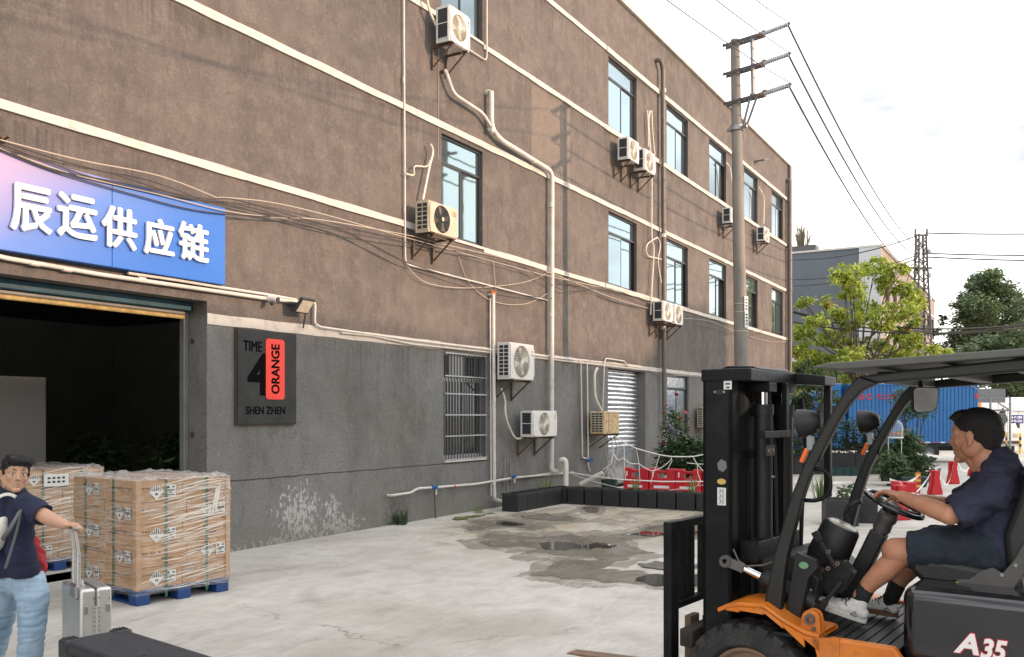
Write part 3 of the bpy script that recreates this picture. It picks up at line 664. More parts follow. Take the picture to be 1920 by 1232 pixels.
# ------------------------------------------------------------------ pipes and cables on the facade
def wp(pts, off): return [W(x, y, off) for x, y in pts]
def rnd_path(pts, r, k=4):                               # rounded corners
    out_ = [pts[0]]
    for i in range(1, len(pts)-1):
        p, q_, s_ = pts[i-1], pts[i], pts[i+1]; a = (p-q_); b_ = (s_-q_); la = min(r, a.length*.45); lb = min(r, b_.length*.45); a = q_+a.normalized()*la; b_ = q_+b_.normalized()*lb
        for j in range(k+1):
            t_ = j/k; out_.append(a.lerp(q_, t_).lerp(q_.lerp(b_, t_), t_))
    return out_+[pts[-1]]
def pipe(name, label, cat, px, r, m, off=.09, group=None, n=10, rad=.12, collars=(), stub=True, extra=None):
    p0 = W(*px[0], off); t = thing(name, label, cat, p0, 0, group)
    pts = [W(x, y, off)-p0 for x, y in px]
    q = MB(); pp = rnd_path(pts, rad)
    if stub: pp = [pts[0]+Vector((0, off+.02, 0))]+[pts[0]+Vector((0, off*.4, 0))]+pp
    q.tube(pp, r, n); q.build('pipe', MT[m], t, smooth=50)
    for x, y in collars:
        c0 = W(x, y, off)-p0
        # direction from nearest segment
        best = min(range(len(pts)-1), key=lambda i: ((pts[i]+pts[i+1])/2-c0).length if False else (c0-pts[i]).length+(c0-pts[i+1]).length-(pts[i]-pts[i+1]).length)
        d = (pts[best+1]-pts[best]).normalized(); q = MB(); q.cyl(c0-d*.05, c0+d*.05, r*1.16, n=n); q.build('collar', MT[m], t, smooth=50)
    return t, p0
t, p0 = pipe('drain_pipe', 'thick white drain pipe stepping down from the top floor to the planters', 'pipe',
     [(921,172),(921,240),(938,262),(1035,322),(1034,868)], .052, 'pvc_white', .12, rad=.2, collars=[(921,243),(1000,301),(1034,385),(1034,590),(1034,720)])
q = MB(); q.tube(rnd_path([W(*p, .12)-p0 for p in [(837,137),(850,176),(905,212),(921,238)]], .15), .034, 10); q.build('branch_pipe', MT['pvc_white'], t, smooth=50)
q = MB(); q.tube(rnd_path([W(1034, 868, .12)-p0, W(1034, 884, .14)-p0, W(1050, 884, .25)-p0, W(1050, 862, .35)-p0, W(1061, 862, .45)-p0, W(1061, 915, .5)-p0], .12, 5), .058, 10); q.build('trap_bend', MT['pvc_white'], t, smooth=50)
q = MB(); q.tube([W(835, 133, .02)-p0, W(835, 133, .1)-p0, W(837, 138, .12)-p0], .035, 10); q.build('elbow', MT['pvc_white'], t, smooth=50)
pipe('wall_conduit', 'thin white conduit running down the upper wall and turning right over the barred window', 'pipe', [(757,-60),(759,320),(760,495),(1030,564)], .015, 'pvc_white', .05, collars=[(757,150),(759,395),(840,515)])
pipe('wall_conduit', 'thin white conduit stub under the top-floor air conditioner', 'pipe', [(913,-40),(913,115),(878,92)], .013, 'pvc_white', .05)
t, p0 = pipe('drain_pipe', 'plain white pipe from a rusty outlet down to the planters', 'pipe', [(925,552),(927,937),(940,940)], .034, 'pvc_white', .1, rad=.08, collars=[(926,750),(926,905)])
q = MB(); q.tube([W(919, 560, .07)-p0, W(921, 930, .07)-p0], .012, 8); q.build('side_conduit', MT['pvc_white'], t)
mat('rust_orange', (.45, .13, .03), .9, 0, .3, 30); q = MB(); q.ell(W(924, 550, .06)-p0, (.08, .05, .06), n=10, k=6); q.build('rusty_outlet', MT['rust_orange'], t)
t, p0 = pipe('drain_pipe', 'tall brown-grey rain pipe between the windows with a white foot', 'pipe', [(1238,112),(1243,128),(1245,690),(1246,806)], .062, 'pvc_grey', .14, rad=.15, collars=[(1244,170),(1244,310),(1245,440),(1245,618)])
q = MB(); q.cyl(W(1246, 806, .14)-p0, W(1247, 905, .14)-p0, .070, n=12); q.build('lower_pipe', MT['pvc_white'], t, smooth=50)
q = MB()
for y in (170, 310, 442, 615): c_ = W(1244, y, .14)-p0; q.cyl(c_-Vector((0, 0, .05)), c_+Vector((0, 0, .05)), .073, n=12)
q.build('white_clamp', MT['pvc_white'], t)
pipe('drain_pipe', 'grey rain pipe at the far corner of the building', 'pipe', [(1481,338),(1481,690)], .09, 'pvc_grey', .15, collars=[(1481,460),(1481,545)])
pipe('drain_pipe', 'short rusty overflow pipe stub high on the wall beyond the pole', 'pipe', [(1432,300),(1440,298)], .03, 'pvc_grey', .35, stub=True)
t, p0 = pipe('water_pipe', 'white water pipe low on the grey wall with blue valves', 'pipe', [(735,929),(770,924),(783,916),(815,914),(890,908),(962,896),(1048,888),(1075,886)], .022, 'pvc_white', .09, rad=.06, collars=[(830,913),(872,909)])
mat('valve_blue', (.02, .10, .28), .45); mat('pvc_red', (.45, .04, .03), .5)
for x, y in ((814, 914), (962, 893)):
    c_ = W(x, y, .12)-p0; q = MB(); q.ell(c_, (.05, .04, .045), n=10, k=6); q.cyl(c_, c_+Vector((0, -.07, .01)), .03, n=8); q.build('valve', MT['valve_blue'], t)
    q = MB(); q.cyl(c_+Vector((.06, 0, -.02)), c_+Vector((.06, 0, -.13)), .018, n=8); q.build('tap_stub', MT['pvc_white'], t)
q = MB(); q.cyl(W(850, 912, .09)-p0, W(853, 912, .09)-p0, .03, n=8); q.build('red_ring', MT['pvc_red'], t)
q = MB(); q.cyl(W(814, 920, .1)-p0, W(817, 975, .1)-p0, .012, n=6); q.build('support_rod', MT['bracket_steel'], t)
t, p0 = pipe('water_pipe', 'second thin white pipe running behind the water pipe towards the corner', 'pipe', [(925,905),(1000,892),(1060,882)], .014, 'pvc_white', .05)
for lab, pts in (('thin white pipe dropping from the band left of the rusty air conditioner', [(1086,676),(1089,680),(1092,858),(1108,861)]), ('thin white pipe dropping from the band to a blue valve', [(1101,678),(1103,872),(1106,884)]),
    ('thin white pipe looping up over the band to the rusty air conditioner', [(1130,770),(1133,680),(1136,672),(1170,677),(1178,688)])):
    pipe('thin_pipe', lab, 'pipe', pts, .017, 'pvc_white', .06, rad=.05)
t = thing('pipe_valve', 'blue valve on the thin white pipe beside the rusty air conditioner', 'valve', W(1105, 862, .08)); q = MB(); q.ell((0, 0, 0), (.07, .05, .06), n=10, k=6); q.cyl((0, -.02, 0), (0, -.1, .02), .03, n=8); q.build('valve_body', MT['valve_blue'], t)
# conduits along the bands
t, p0 = pipe('wall_conduit', 'pair of white conduits running under the blue sign to the lamp', 'pipe', [(-60,462),(0,482),(190,515),(405,546),(500,560),(560,566)], .026, 'pvc_white', .06, stub=False, collars=[(65,494),(125,505),(265,524)])
q = MB(); q.tube([W(*p, .07)-p0 for p in [(240,512),(330,525),(415,539),(500,552),(555,562)]], .018, 8); q.build('pipe', MT['pvc_white'], t)
pipe('wall_conduit', 'white conduit dropping from the floodlight and following the white band', 'pipe', [(583,568),(591,568),(590,606),(600,613),(760,636),(930,657),(1080,675)], .018, 'pvc_white', .06, rad=.04)
pipe('wall_conduit', 'lower white conduit along the white band', 'pipe', [(640,624),(700,630),(770,645),(930,662),(1086,680),(1240,697),(1330,706)], .015, 'pvc_white', .05, rad=.04, stub=False)
def cable(name, label, pts, r, m, off=.05, cat='cable', group=None, wob=0):
    P = [W(x, y, off) for x, y in pts]; out_ = []
    for i in range(len(P)-1):                            # Catmull-Rom
        p0_, p1_, p2_, p3_ = P[max(i-1, 0)], P[i], P[i+1], P[min(i+2, len(P)-1)]
        for j in range(6):
            t_ = j/6; out_.append(.5*((2*p1_)+(p2_-p0_)*t_+(2*p0_-5*p1_+4*p2_-p3_)*t_*t_+(3*p1_-p0_-3*p2_+p3_)*t_**3))
    out_.append(P[-1]); c0 = out_[0].copy()
    q = MB(); q.tube([p-c0 for p in out_], r, 5); o = q.build(name, MT[m]); o.location = c0; return tag(o, label, cat, group)
GC = 'cables slung along the facade'
cs = [([(-40,250),(110,300),(225,330),(330,365),(420,385),(520,405),(640,430),(730,478),(800,505),(930,545),(1035,560)], 'cable_dark'),
      ([(-40,255),(90,315),(240,345),(380,372),(440,374),(560,408),(620,425),(700,460),(760,492)], 'cable_dark'),
      ([(-40,262),(120,322),(300,365),(420,395),(520,408),(600,412),(760,440),(820,455),(1000,500),(1140,555),(1215,578)], 'cable_pale'),
      ([(0,270),(180,335),(350,372),(445,383),(600,425),(700,445),(850,470),(960,490),(1060,545),(1140,540),(1230,575)], 'cable_dark'),
      ([(0,280),(100,320),(250,365),(370,395),(480,405),(560,408)], 'cable_dark'),
      ([(410,370),(500,378),(600,400),(760,445),(925,490),(1040,520),(1230,560)], 'cable_pale'),
      ([(760,495),(800,530),(880,540),(980,530),(1030,510)], 'cable_pale'), ([(860,480),(880,530),(925,565),(985,570),(1035,545)], 'cable_pale'),
      ([(1035,530),(1100,540),(1150,565),(1225,580)], 'cable_dark'), ([(1280,597),(1330,602),(1380,622),(1440,640),(1480,640)], 'cable_pale'), ([(1280,603),(1320,612),(1400,630),(1440,618),(1478,628)], 'cable_dark'),
      ([(1090,676),(1200,690),(1250,705),(1330,700)], 'cable_pale'), ([(0,262),(150,300),(300,330),(410,372)], 'cable_pale'), ([(925,490),(930,550)], 'cable_pale')]
cl = ['dark cable sagging furthest under the brown wall left of the window', 'dark cable looping from the blue sign to the conduit corner', 'pale cable strung from the sign past the window to the far air conditioners', 'dark cable crossing just above the blue sign corner', 'dark cable lying close along the top edge of the sign', 'pale cable passing straight under the second-floor window', 'pale cable hanging in a shallow loop right of the conduit', 'pale cable hanging in the deepest loop above the large air conditioner', 'dark cable ending at the pair of air conditioners', 'pale cable sagging behind the utility pole', 'dark cable tangled behind the utility pole at the far corner', 'pale cable lying along the band over the foil door', 'pale cable from the wall hook to the sign corner', 'short pale wire hanging vertically over the rusty pipe outlet']
for (p, m), l in zip(cs, cl): cable('cable', l, p, .009 if m == 'cable_dark' else .007, m, random.uniform(.03, .09) if p[0][0] > 420 else .16)
cable('refrigerant_hose', 'wrapped hose from the wall down to the cream air conditioner', [(808,270),(812,285),(806,310),(800,340),(793,375)], .022, 'pipe_wrap', .12, 'hose')
cable('refrigerant_hose', 'wrapped hose looping from the wall conduit by the cream air conditioner', [(760,325),(776,328),(778,312),(800,312),(806,300)], .012, 'pipe_wrap', .1, 'hose')
cable('refrigerant_hose', 'wrapped hose above the top-floor air conditioner', [(797,-20),(806,20),(818,48)], .025, 'pipe_wrap', .15, 'hose')
cable('refrigerant_hose', 'white wrapped hose hanging below the large white air conditioner', [(940,728),(947,750),(948,775),(955,800),(968,822),(985,818)], .022, 'pipe_wrap', .15, 'hose')
cable('refrigerant_hose', 'long pale hose from the top floor to the pair on the drain pipe', [(1219,208),(1216,230),(1220,290),(1222,330),(1222,440),(1226,470),(1222,540),(1220,590)], .022, 'pipe_wrap', .1, 'hose')
cable('refrigerant_hose', 'second pale hose beside the top-floor pair of air conditioners', [(1214,207),(1216,250),(1216,275)], .016, 'pipe_wrap', .1, 'hose')
cable('refrigerant_hose', 'third pale hose beside the top-floor pair of air conditioners', [(1222,207),(1224,250),(1228,290)], .016, 'pipe_wrap', .1, 'hose')
cable('refrigerant_hose', 'angular pale loop of pipe left of the grey rain pipe', [(1233,445),(1214,458),(1214,478),(1230,484),(1245,487)], .016, 'pipe_wrap', .1, 'hose')
cable('refrigerant_hose', 'pale hose curving down beside the second rain pipe loop', [(1233,445),(1238,460),(1234,490),(1240,530)], .016, 'pipe_wrap', .1, 'hose')
cable('refrigerant_hose', 'pale hose above the small far air conditioner', [(1422,350),(1432,370),(1432,420)], .02, 'pipe_wrap', .12, 'hose')
cable('refrigerant_hose', 'pale hoses dropping from the window to the half-hidden air conditioner', [(1362,305),(1370,320),(1376,385)], .02, 'pipe_wrap', .12, 'hose')
cable('refrigerant_hose', 'wrapped hose curving from the band to the rusty air conditioner', [(1120,690),(1115,705),(1117,745),(1128,770)], .03, 'pipe_wrap', .12, 'hose')
cable('refrigerant_hose', 'pale hose below the old brown air conditioner', [(1324,810),(1322,830),(1328,850)], .025, 'pipe_wrap', .2, 'hose')
for i, p in enumerate(([(1138,815),(1135,840),(1140,870),(1130,900),(1145,905)], [(1150,815),(1158,850),(1150,880),(1160,905)], [(1145,815),(1148,850),(1138,885),(1150,900),(1142,880)], [(1155,815),(1162,840),(1148,870),(1156,890)])):
    cable('loose_cable', ['leftmost tangled wire under the rusty air conditioner', 'rightmost tangled wire under the rusty air conditioner', 'looped tangled wire under the rusty air conditioner', 'short tangled wire under the rusty air conditioner'][i], p, .008, 'cable_pale', .2)
cable('wall_wire', 'thin vertical wire hanging down the upper wall left of the window', [(823,80),(822,300)], .004, 'cable_pale', .02)

# ------------------------------------------------------------------ signs
def text_mesh(s_, name, m, parent, size, loc, rot, extrude=.0, offset=0, fitw=None, fith=None, label=None, shear=0, center=True):
    cu = bpy.data.curves.new(name, 'FONT'); cu.body = s_; cu.size = size; cu.extrude = extrude; cu.offset = offset; cu.shear = shear; cu.resolution_u = 3
    o = bpy.data.objects.new(name, cu); C.objects.link(o); bpy.context.view_layer.update()
    dg = bpy.context.evaluated_depsgraph_get(); me = bpy.data.meshes.new_from_object(o.evaluated_get(dg)); C.objects.unlink(o); bpy.data.objects.remove(o)
    xs = [v.co.x for v in me.vertices]; ys = [v.co.y for v in me.vertices]; sx = sy = 1
    if fitw: sx = fitw/(max(xs)-min(xs))
    if fith: sy = fith/(max(ys)-min(ys))
    if fitw and not fith: sy = sx
    if fith and not fitw: sx = sy
    cx, cy = ((max(xs)+min(xs))/2, (max(ys)+min(ys))/2) if center else (min(xs), min(ys))
    for v in me.vertices: v.co.x = (v.co.x-cx)*sx; v.co.y = (v.co.y-cy)*sy
    me.materials.clear(); me.materials.append(m)
    o = bpy.data.objects.new(name, me); C.objects.link(o); o.location = loc; o.rotation_euler = rot
    if parent: o.parent = parent
    if label: o['label'] = label
    return o
FRONT = (PI/2, 0, 0)
def bold(o, r_, dz):                                      # thickened strokes: the same outline repeated a little to each side
    bm_ = bmesh.new()
    for k, (a, b_) in enumerate(((0, 0), (1, 0), (-1, 0), (0, .8), (0, -.8), (.75, .6), (-.75, -.6), (-.75, .6), (.75, -.6))):
        n0 = len(bm_.verts); bm_.from_mesh(o.data); bm_.verts.ensure_lookup_table()
        for v in bm_.verts[n0:]: v.co += Vector((a*r_, b_*r_, -dz*k))
    bm_.to_mesh(o.data); bm_.free()
sg = thing('shop_sign', 'long blue fading to lilac signboard with raised white Chinese characters above the doorway', 'sign', (5.5, D-.06, 3.95))
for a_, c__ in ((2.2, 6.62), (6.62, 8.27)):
    q = MB(); q.M = Matrix.Translation((-5.5, -D+.06, -3.95)); q.bb((a_+.002, D-.13, 3.47), (c__-.002, D-.01, 4.46)); o = q.build('sign_panel', MT['sign_gradient'], sg, bev=.006)
    # gradient follows world position: shift origin
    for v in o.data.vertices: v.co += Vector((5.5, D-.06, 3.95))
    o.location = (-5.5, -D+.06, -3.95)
for ch, x0, x1, y0, y1 in (('辰', 20, 98, 347, 437), ('运', 108, 183, 365, 448), ('供', 192, 257, 388, 466), ('应', 271, 327, 410, 480), ('链', 336, 392, 418, 490)):
    xm = (x0+x1)/2; a, c_ = W(x0, 400, .17), W(x1, 400, .17); zt, zb = W(xm, y0, .17).z, W(xm, y1, .17).z
    o = text_mesh(ch, 'character', MT['letter_white'], sg, .5, ((a.x+c_.x)/2-5.5, -.100, (zt+zb)/2-3.95), FRONT, .014, .0, fitw=(c_.x-a.x)*.95, fith=(zt-zb)*.95)
    bold(o, .012, .0009)
ts = thing('wall_sign', 'black board with red tag, TIME 4 ORANGE SHEN ZHEN, on the grey wall', 'sign', (9.085, D-.03, 2.31))
q = MB(); q.bb((-.545, -.03, -.635), (.545, .025, .635)); q.build('board', MT['board_black'], ts, bev=.004)
q = MB(); q.bb((-.555, -.01, -.647), (.555, .028, -.636)); q.bb((-.557, -.01, -.64), (-.546, .028, .64)); q.build('board_rim', MT['bracket_steel'], ts)
def bx(px): return W(px, 700, .06).x-9.085
def bz(px, py): return W(px, py, .06).z-2.31
# rounded red tag
x0, x1, z0, z1 = bx(498), bx(533), bz(515, 749), bz(515, 636); rr_ = .05; pl = []
for cx_, cz_, a0 in ((x1-rr_, z1-rr_, 0), (x0+rr_, z1-rr_, 90), (x0+rr_, z0+rr_, 180), (x1-rr_, z0+rr_, 270)):
    pl += [(cx_+rr_*math.cos(R(a0+k*15)), cz_+rr_*math.sin(R(a0+k*15))) for k in range(7)]
q = MB(); q.prism(pl, -.038, -.030, 1); q.build('red_tag', MT['tag_red'], ts)
bold(text_mesh('TIME', 'lettering', MT['board_ink'], ts, .2, ((bx(456)+bx(491))/2, -.033, (bz(478, 640)+bz(478, 659))/2), FRONT, .001, 0, fitw=bx(494)-bx(460), fith=bz(478, 640)-bz(478, 659)), 0.0035, .0002)
bold(text_mesh('4', 'numeral', MT['board_ink'], ts, .7, ((bx(466)+bx(503))/2, -.034, (bz(485, 664)+bz(485, 739))/2), FRONT, .001, 0, fitw=bx(503)-bx(466), fith=bz(485, 664)-bz(485, 739)), 0.022, .0002)
bold(text_mesh('ORANGE', 'lettering', MT['board_ink'], ts, .2, ((x0+x1)/2, -.040, (bz(515, 646)+bz(515, 738))/2), (PI/2, -PI/2, 0), .001, 0, fitw=bz(515, 646)-bz(515, 738), fith=(x1-x0)*.42), 0.006, .0002)
bold(text_mesh('SHEN ZHEN', 'lettering', MT['board_ink'], ts, .2, ((bx(461)+bx(534))/2, -.033, (bz(497, 763)+bz(497, 776))/2), FRONT, .001, 0, fitw=bx(534)-bx(461), fith=bz(497, 763)-bz(497, 777)), 0.0028, .0002)
# camera and floodlight over the band
c0 = W(506, 560, .1); t = thing('security_camera', 'small white security camera on the conduit left of the floodlight', 'camera', c0)
q = MB(); q.cyl((0, .02, 0), (.02, -.12, -.02), .042, n=14); q.build('camera_body', MT['ac_white'], t, bev=.005); q = MB(); q.cyl((.02, -.12, -.02), (.022, -.135, -.022), .036, n=14); q.ell((-.02, -.06, -.07), .03, n=10, k=6); q.build('lens', MT['ac_black'], t)
q = MB(); q.cyl((0, .09, .03), (0, .0, .03), .03, n=10); q.build('mount', MT['ac_white'], t)
c0 = W(570, 573, .22); t = thing('floodlight', 'black square floodlight tilted down over the black sign', 'lamp', c0)
mm = Euler((R(38), 0, R(6))).to_matrix()
q = MB(); q.box((0, 0, 0), (.30, .045, .24), mm); q.build('lamp_housing', MT['ac_black'], t, bev=.006)
mat('lamp_glass', (.45, .42, .33), .15, 0, .2, 30); q = MB(); q.box(mm @ Vector((0, -.026, 0)), (.25, .006, .19), mm); q.build('lamp_glass', MT['lamp_glass'], t)
q = MB(); q.tube([(.1, .02, 0), (.15, .1, -.05), (.15, .16, -.3)], .012, 6); q.bb((-.13, .02, .0), (.13, .2, .02)); q.build('lamp_bracket', MT['ac_black'], t)
c0 = W(5, 263, .05); t = thing('cable_hook', 'small steel hook holding cables above the left end of the sign', 'hook', c0); q = MB(); q.box((0, 0, 0), (.06, .08, .05)); q.cyl((0, 0, 0), (0, -.12, .02), .012, n=6); q.build('hook_plate', MT['bracket_steel'], t)
# ------------------------------------------------------------------ wrapped pallet loads
mat('pallet_blue', (.008, .042, .16), .5, 0, vs=5, col2=(.012, .055, .20), rv=.1); mat('cardboard', (.40, .235, .115), .8, 0, .12, 5, .25, 50, rnd=.10)
mat('carton_print', (.07, .05, .035), .8); mat('tape_brown', (.30, .17, .08), .35); mat('label_white', (.62, .62, .60), .5); mat('label_ink', (.02, .02, .02), .6); mat('strap_green', (.02, .10, .045), .35)
mat('film_strand', (.85, .81, .74), .2, spec=.8); MT['film_strand'].node_tree.nodes['Principled BSDF'].inputs['Alpha'].default_value = .62
g = NG('stretch_film'); g.col((.85, .84, .82)); g.rough(.16)
n1 = g.noise(5.0, 6, .65, st=(1, 1, 4.0), dist=.8); a_ = g.rng(n1, .46, .72, .06, .42); g.put(g.b.inputs['Alpha'], a_); g.bump(n1, .9, .03)  # pale streaks stand for the glints along the film folds
g = NG('stretch_film_top'); g.col((.82, .80, .78)); g.rough(.14)
n1 = g.noise(6.0, 7, .7, dist=1.2); a_ = g.rng(n1, .35, .75, .22, .80); g.put(g.b.inputs['Alpha'], a_); g.bump(n1, 1.0, .05)
# frame of the load: A = near corner, ex along the right-hand face, ey along the left-hand face
LA = Vector((-3.52, 8.55)); LB = Vector((-2.90, 9.33)); LC_ = Vector((-4.53, 9.31))
def cw(p): return FW*p[1]+RT*p[0]
pA, pB = cw(LA), cw(LB); ang = math.atan2((pB-pA).y, (pB-pA).x)
LX, LY, LZ = 1.0, 1.24, .206; PZ = .145
def pallet_load(label):
    t = thing('pallet_load', label, 'pallet', pA, ang, 'film-wrapped carton loads on blue pallets')
    q = MB(); q.bb((-.01, -.0, .115), (LX+.01, LY, .143))
    for i in range(3):
        for j in range(3):
            x = (0, LX/2-.07, LX-.14)[i]; y = (0, LY/2-.08, LY-.15)[j]
            q.bb((x+.002, y+.002, .0), (x+.142, y+.152, .114))
    for x in (0, LX/2-.07, LX-.14): q.bb((x+.01, .01, .004), (x+.13, LY-.01, .024))
    q.build('pallet', MT['pallet_blue'], t, bev=.008)
    r = random.Random(3)
    for k in range(5):
        split = .5+(.03 if k % 2 else -.02)
        xs = [0, LX*split, LX]; ys = [0, LY*(.5 if k % 2 else .48), LY]
        for i in range(2):
            for j in range(2):
                z0 = PZ+k*LZ; c_ = MB(); jx, jy = r.uniform(0, .007), r.uniform(0, .007)
                c_.bb((xs[i]+.003+jx*(i == 0), ys[j]+.003+jy*(j == 0), z0), (xs[i+1]-.003-jx*(i == 1), ys[j+1]-.003, z0+LZ-.004))
                o = c_.build('carton', MT['cardboard'], t, bev=.004)
                if j == 0:                                # right-hand face (local y = 0)
                    tp = MB(); tp.bb((xs[i]+.004, -.002+jy+.003, z0+LZ*.50), (xs[i+1]-.004, jy+.003, z0+LZ*.51)); xx = xs[i]+.06
                    for m_ in range(7):
                        if r.random() < .8: tp.bb((xx+m_*.028, .0015, z0+LZ*.62), (xx+m_*.028+.014, .004, z0+LZ*.62+.014))
                    for m_ in range(9): tp.bb((xx+.2+m_*.013, .0015, z0+LZ*.30), (xx+.2+m_*.013+.008, .004, z0+LZ*.30+.012))
                    tp.build('printing', MT['carton_print'], o)
                if i == 0:
                    tp = MB(); yy = ys[j]+.1
                    for m_ in range(12): tp.bb((.001, yy+m_*.028, z0+LZ*.6), (.0025+jx, yy+m_*.028+.016, z0+LZ*.6+.013))
                    tp.bb((.001, ys[j]+.004, z0+LZ*.5), (.003+jx, ys[j+1]-.004, z0+LZ*.506)); tp.build('printing', MT['carton_print'], o)
                flag = (k % 2 == 0 and ((j == 0 and i == 0) or (i == 0 and j == 1))) or (k % 2 == 1 and ((j == 0 and i == 1) or (i == 0 and j == 0)))
                if flag:
                    side = 'R' if (j == 0 and ((k % 2 == 0 and i == 0) or (k % 2 == 1 and i == 1))) else 'L'
                    def P_(u, v, d): return (u, -d, v) if side == 'R' else (-d, u, v)
                    sides = [side]+(['L'] if (side == 'R' and i == 0 and False) else [])
                    u0 = (xs[i]+.20 if i == 0 else xs[i]+.22) if side == 'R' else ys[j]+(.30)
                    v0 = z0+LZ*.48; s_ = .078; sg_ = 1 if side == 'R' else -1
                    b_ = MB(); b_.add([P_(u0-s_, v0, .004), P_(u0, v0-s_, .004), P_(u0+s_, v0, .004), P_(u0, v0+s_, .004)], [(0, 1, 2, 3)])
                    b_.add([P_(u0+sg_*.10, v0-.055, .0045), P_(u0+sg_*.20, v0-.055, .0045), P_(u0+sg_*.20, v0+.06, .0045), P_(u0+sg_*.10, v0+.06, .0045)], [(0, 1, 2, 3)])
                    l_ = b_.build('hazard_label', MT['label_white'], o)
                    b_ = MB()
                    for m_ in range(-3, 4):
                        u = u0+m_*.0185; t0 = v0+.006; t1 = v0+s_*.90-abs(m_*.0185)
                        if t1 > t0: b_.add([P_(u-.0048, t0, .0055), P_(u+.0048, t0, .0055), P_(u+.0048, t1, .0055), P_(u-.0048, t1, .0055)], [(0, 1, 2, 3)])
                    b_.add([P_(u0-.015, v0-.035, .0055), P_(u0+.015, v0-.035, .0055), P_(u0+.015, v0-.015, .0055), P_(u0-.012, v0-.012, .0055)], [(0, 1, 2, 3)])
                    for m_, (ua, ub, va, vb) in enumerate(((.108, .135, .025, .048), (.165, .185, .028, .046), (.108, .19, -.005, .015), (.125, .16, -.02, -.009), (.115, .185, -.044, -.034))):
                        b_.add([P_(u0+sg_*ua, v0+va, .006), P_(u0+sg_*ub, v0+va, .006), P_(u0+sg_*ub, v0+vb, .006), P_(u0+sg_*ua, v0+vb, .006)], [(0, 1, 2, 3)])
                    b_.build('label_print', MT['label_ink'], l_)
    top = PZ+5*LZ
    for u in (.30, .74):
        q = MB(); q.bb((u*LX-.012, -.0085, .05), (u*LX+.012, -.0065, top+.002)); q.bb((u*LX-.012, -.0085, top+.001), (u*LX+.012, LY+.01, top+.003)); q.build('strap', MT['strap_green'], t)
        u2 = u*LY+.05; q = MB(); q.bb((-.0085, u2-.012, .05), (-.0065, u2+.012, top+.002)); q.build('strap', MT['strap_green'], t)
    # corner guards and the film
    for x, y in ((-.004, -.004), (LX-.036, -.004)):
        q = MB(); q.bb((x-.004, y-.006, PZ), (x+.044, y, top)); q.bb((x-.006 if x < .5 else LX+.003, y+.001, PZ), (x if x < .5 else LX+.007, y+.05, top)); q.build('corner_guard', MT['cardboard'], t)
    q = MB(); n_ = 26; m_ = 20; rr = random.Random(2); per = []
    for i in range(n_): per.append((LX*i/n_, 0, 0, -1))
    for i in range(n_): per.append((LX, LY*i/n_, 1, 0))
    for i in range(n_): per.append((LX-LX*i/n_, LY, 0, 1))
    for i in range(n_): per.append((0, LY-LY*i/n_, -1, 0))
    P4 = len(per); vs = []
    for k in range(m_+1):
        z = PZ-.05+(top+.012-PZ+.05)*k/m_
        for i, (x, y, nx, ny) in enumerate(per):
            d = .015+.004*noise.noise(Vector((x*6, y*6, z*9)))+(.008*rr.random() if k == m_ else 0); cxn, cyn = (x-LX/2), (y-LY/2)
            vs.append((x+(nx*d if i % n_ else .012*(1 if cxn > 0 else -1)), y+(ny*d if i % n_ else .012*(1 if cyn > 0 else -1)), z))
    q.add(vs, [(k*P4+i, k*P4+(i+1) % P4, (k+1)*P4+(i+1) % P4, (k+1)*P4+i) for k in range(m_) for i in range(P4)]); q.build('stretch_film', MT['stretch_film'], t, smooth=True)
    q = MB(); vs = []; N_ = 22
    for i in range(N_+1):
        for j in range(N_+1):
            e_ = min(i, j, N_-i, N_-j); vs.append((-.015+(LX+.03)*i/N_, -.015+(LY+.03)*j/N_, top+(.004 if e_ == 0 else .012)+.018*abs(noise.noise(Vector((i*.7, j*.5, 3))))+(.028*rr.random() if e_ == 1 else 0)))
    q.add(vs, [(i*(N_+1)+j, (i+1)*(N_+1)+j, (i+1)*(N_+1)+j+1, i*(N_+1)+j+1) for i in range(N_) for j in range(N_)]); q.build('film_cover', MT['stretch_film_top'], t, smooth=True)
    q = MB()
    for k in range(260):                                  # taut folds of film round the load, their glints put in as pale colour
        face = k % 2; Lf = LX if face == 0 else LY; a0 = rr.uniform(-.0, .75)*Lf; ln = rr.uniform(.15, .8)*Lf; a1 = min(Lf, a0+ln)
        z0 = rr.uniform(PZ-.05, top-.03); sl = rr.uniform(.02, .26)*(1 if face == 0 else -.8); w0 = rr.choice((.0018, .0028, .004, .0065)) if face == 0 else rr.choice((.0008, .0012, .002)); pts = []
        vs = []
        for i in range(8):
            a = a0+(a1-a0)*i/7; z = z0+sl*(a-a0)+.002*math.sin(i*1.3+k); w_ = w0*math.sin(PI*(i+.35)/7.7); z = min(max(z, PZ-.02), top+.01); d = .019+(.002 if i % 2 else 0)
            for s_ in (-1, 1): vs.append((a, -d, z+s_*w_) if face == 0 else (-d, a, z+s_*w_))
        q.add(vs, [(2*i, 2*i+2, 2*i+3, 2*i+1) for i in range(7)])
    q.build('film_fold_glints', MT['film_strand'], t, kind='stuff')
    q = MB()                                              # bunched film at the far top corner
    for k in range(60):
        a = LX-.02-abs(rr.gauss(0, .11)); z = top-.02-abs(rr.gauss(0, .10)); d = Vector((rr.uniform(-.03, .06), 0, rr.uniform(-.10, .06))); p = Vector((a, -.022, z)); w_ = Vector((rr.uniform(.001, .004), 0, .003))
        q.add([p, p+d*.5+w_, p+d+Vector((0, -.004, 0)), p+d*.5-w_], [(0, 1, 2, 3)])
    for k in range(14):
        a = LX-.14+rr.uniform(-.03, .03); q.add([(a, -.024, top-.1), (a+.01, -.024, top-.1), (a-.03+rr.uniform(-.02, .02), -.026, top-.38+rr.uniform(0, .2)), (a-.036, -.024, top-.36)], [(0, 1, 2, 3)])
    q.build('film_bunch', MT['film_strand'], t, kind='stuff')
    return t
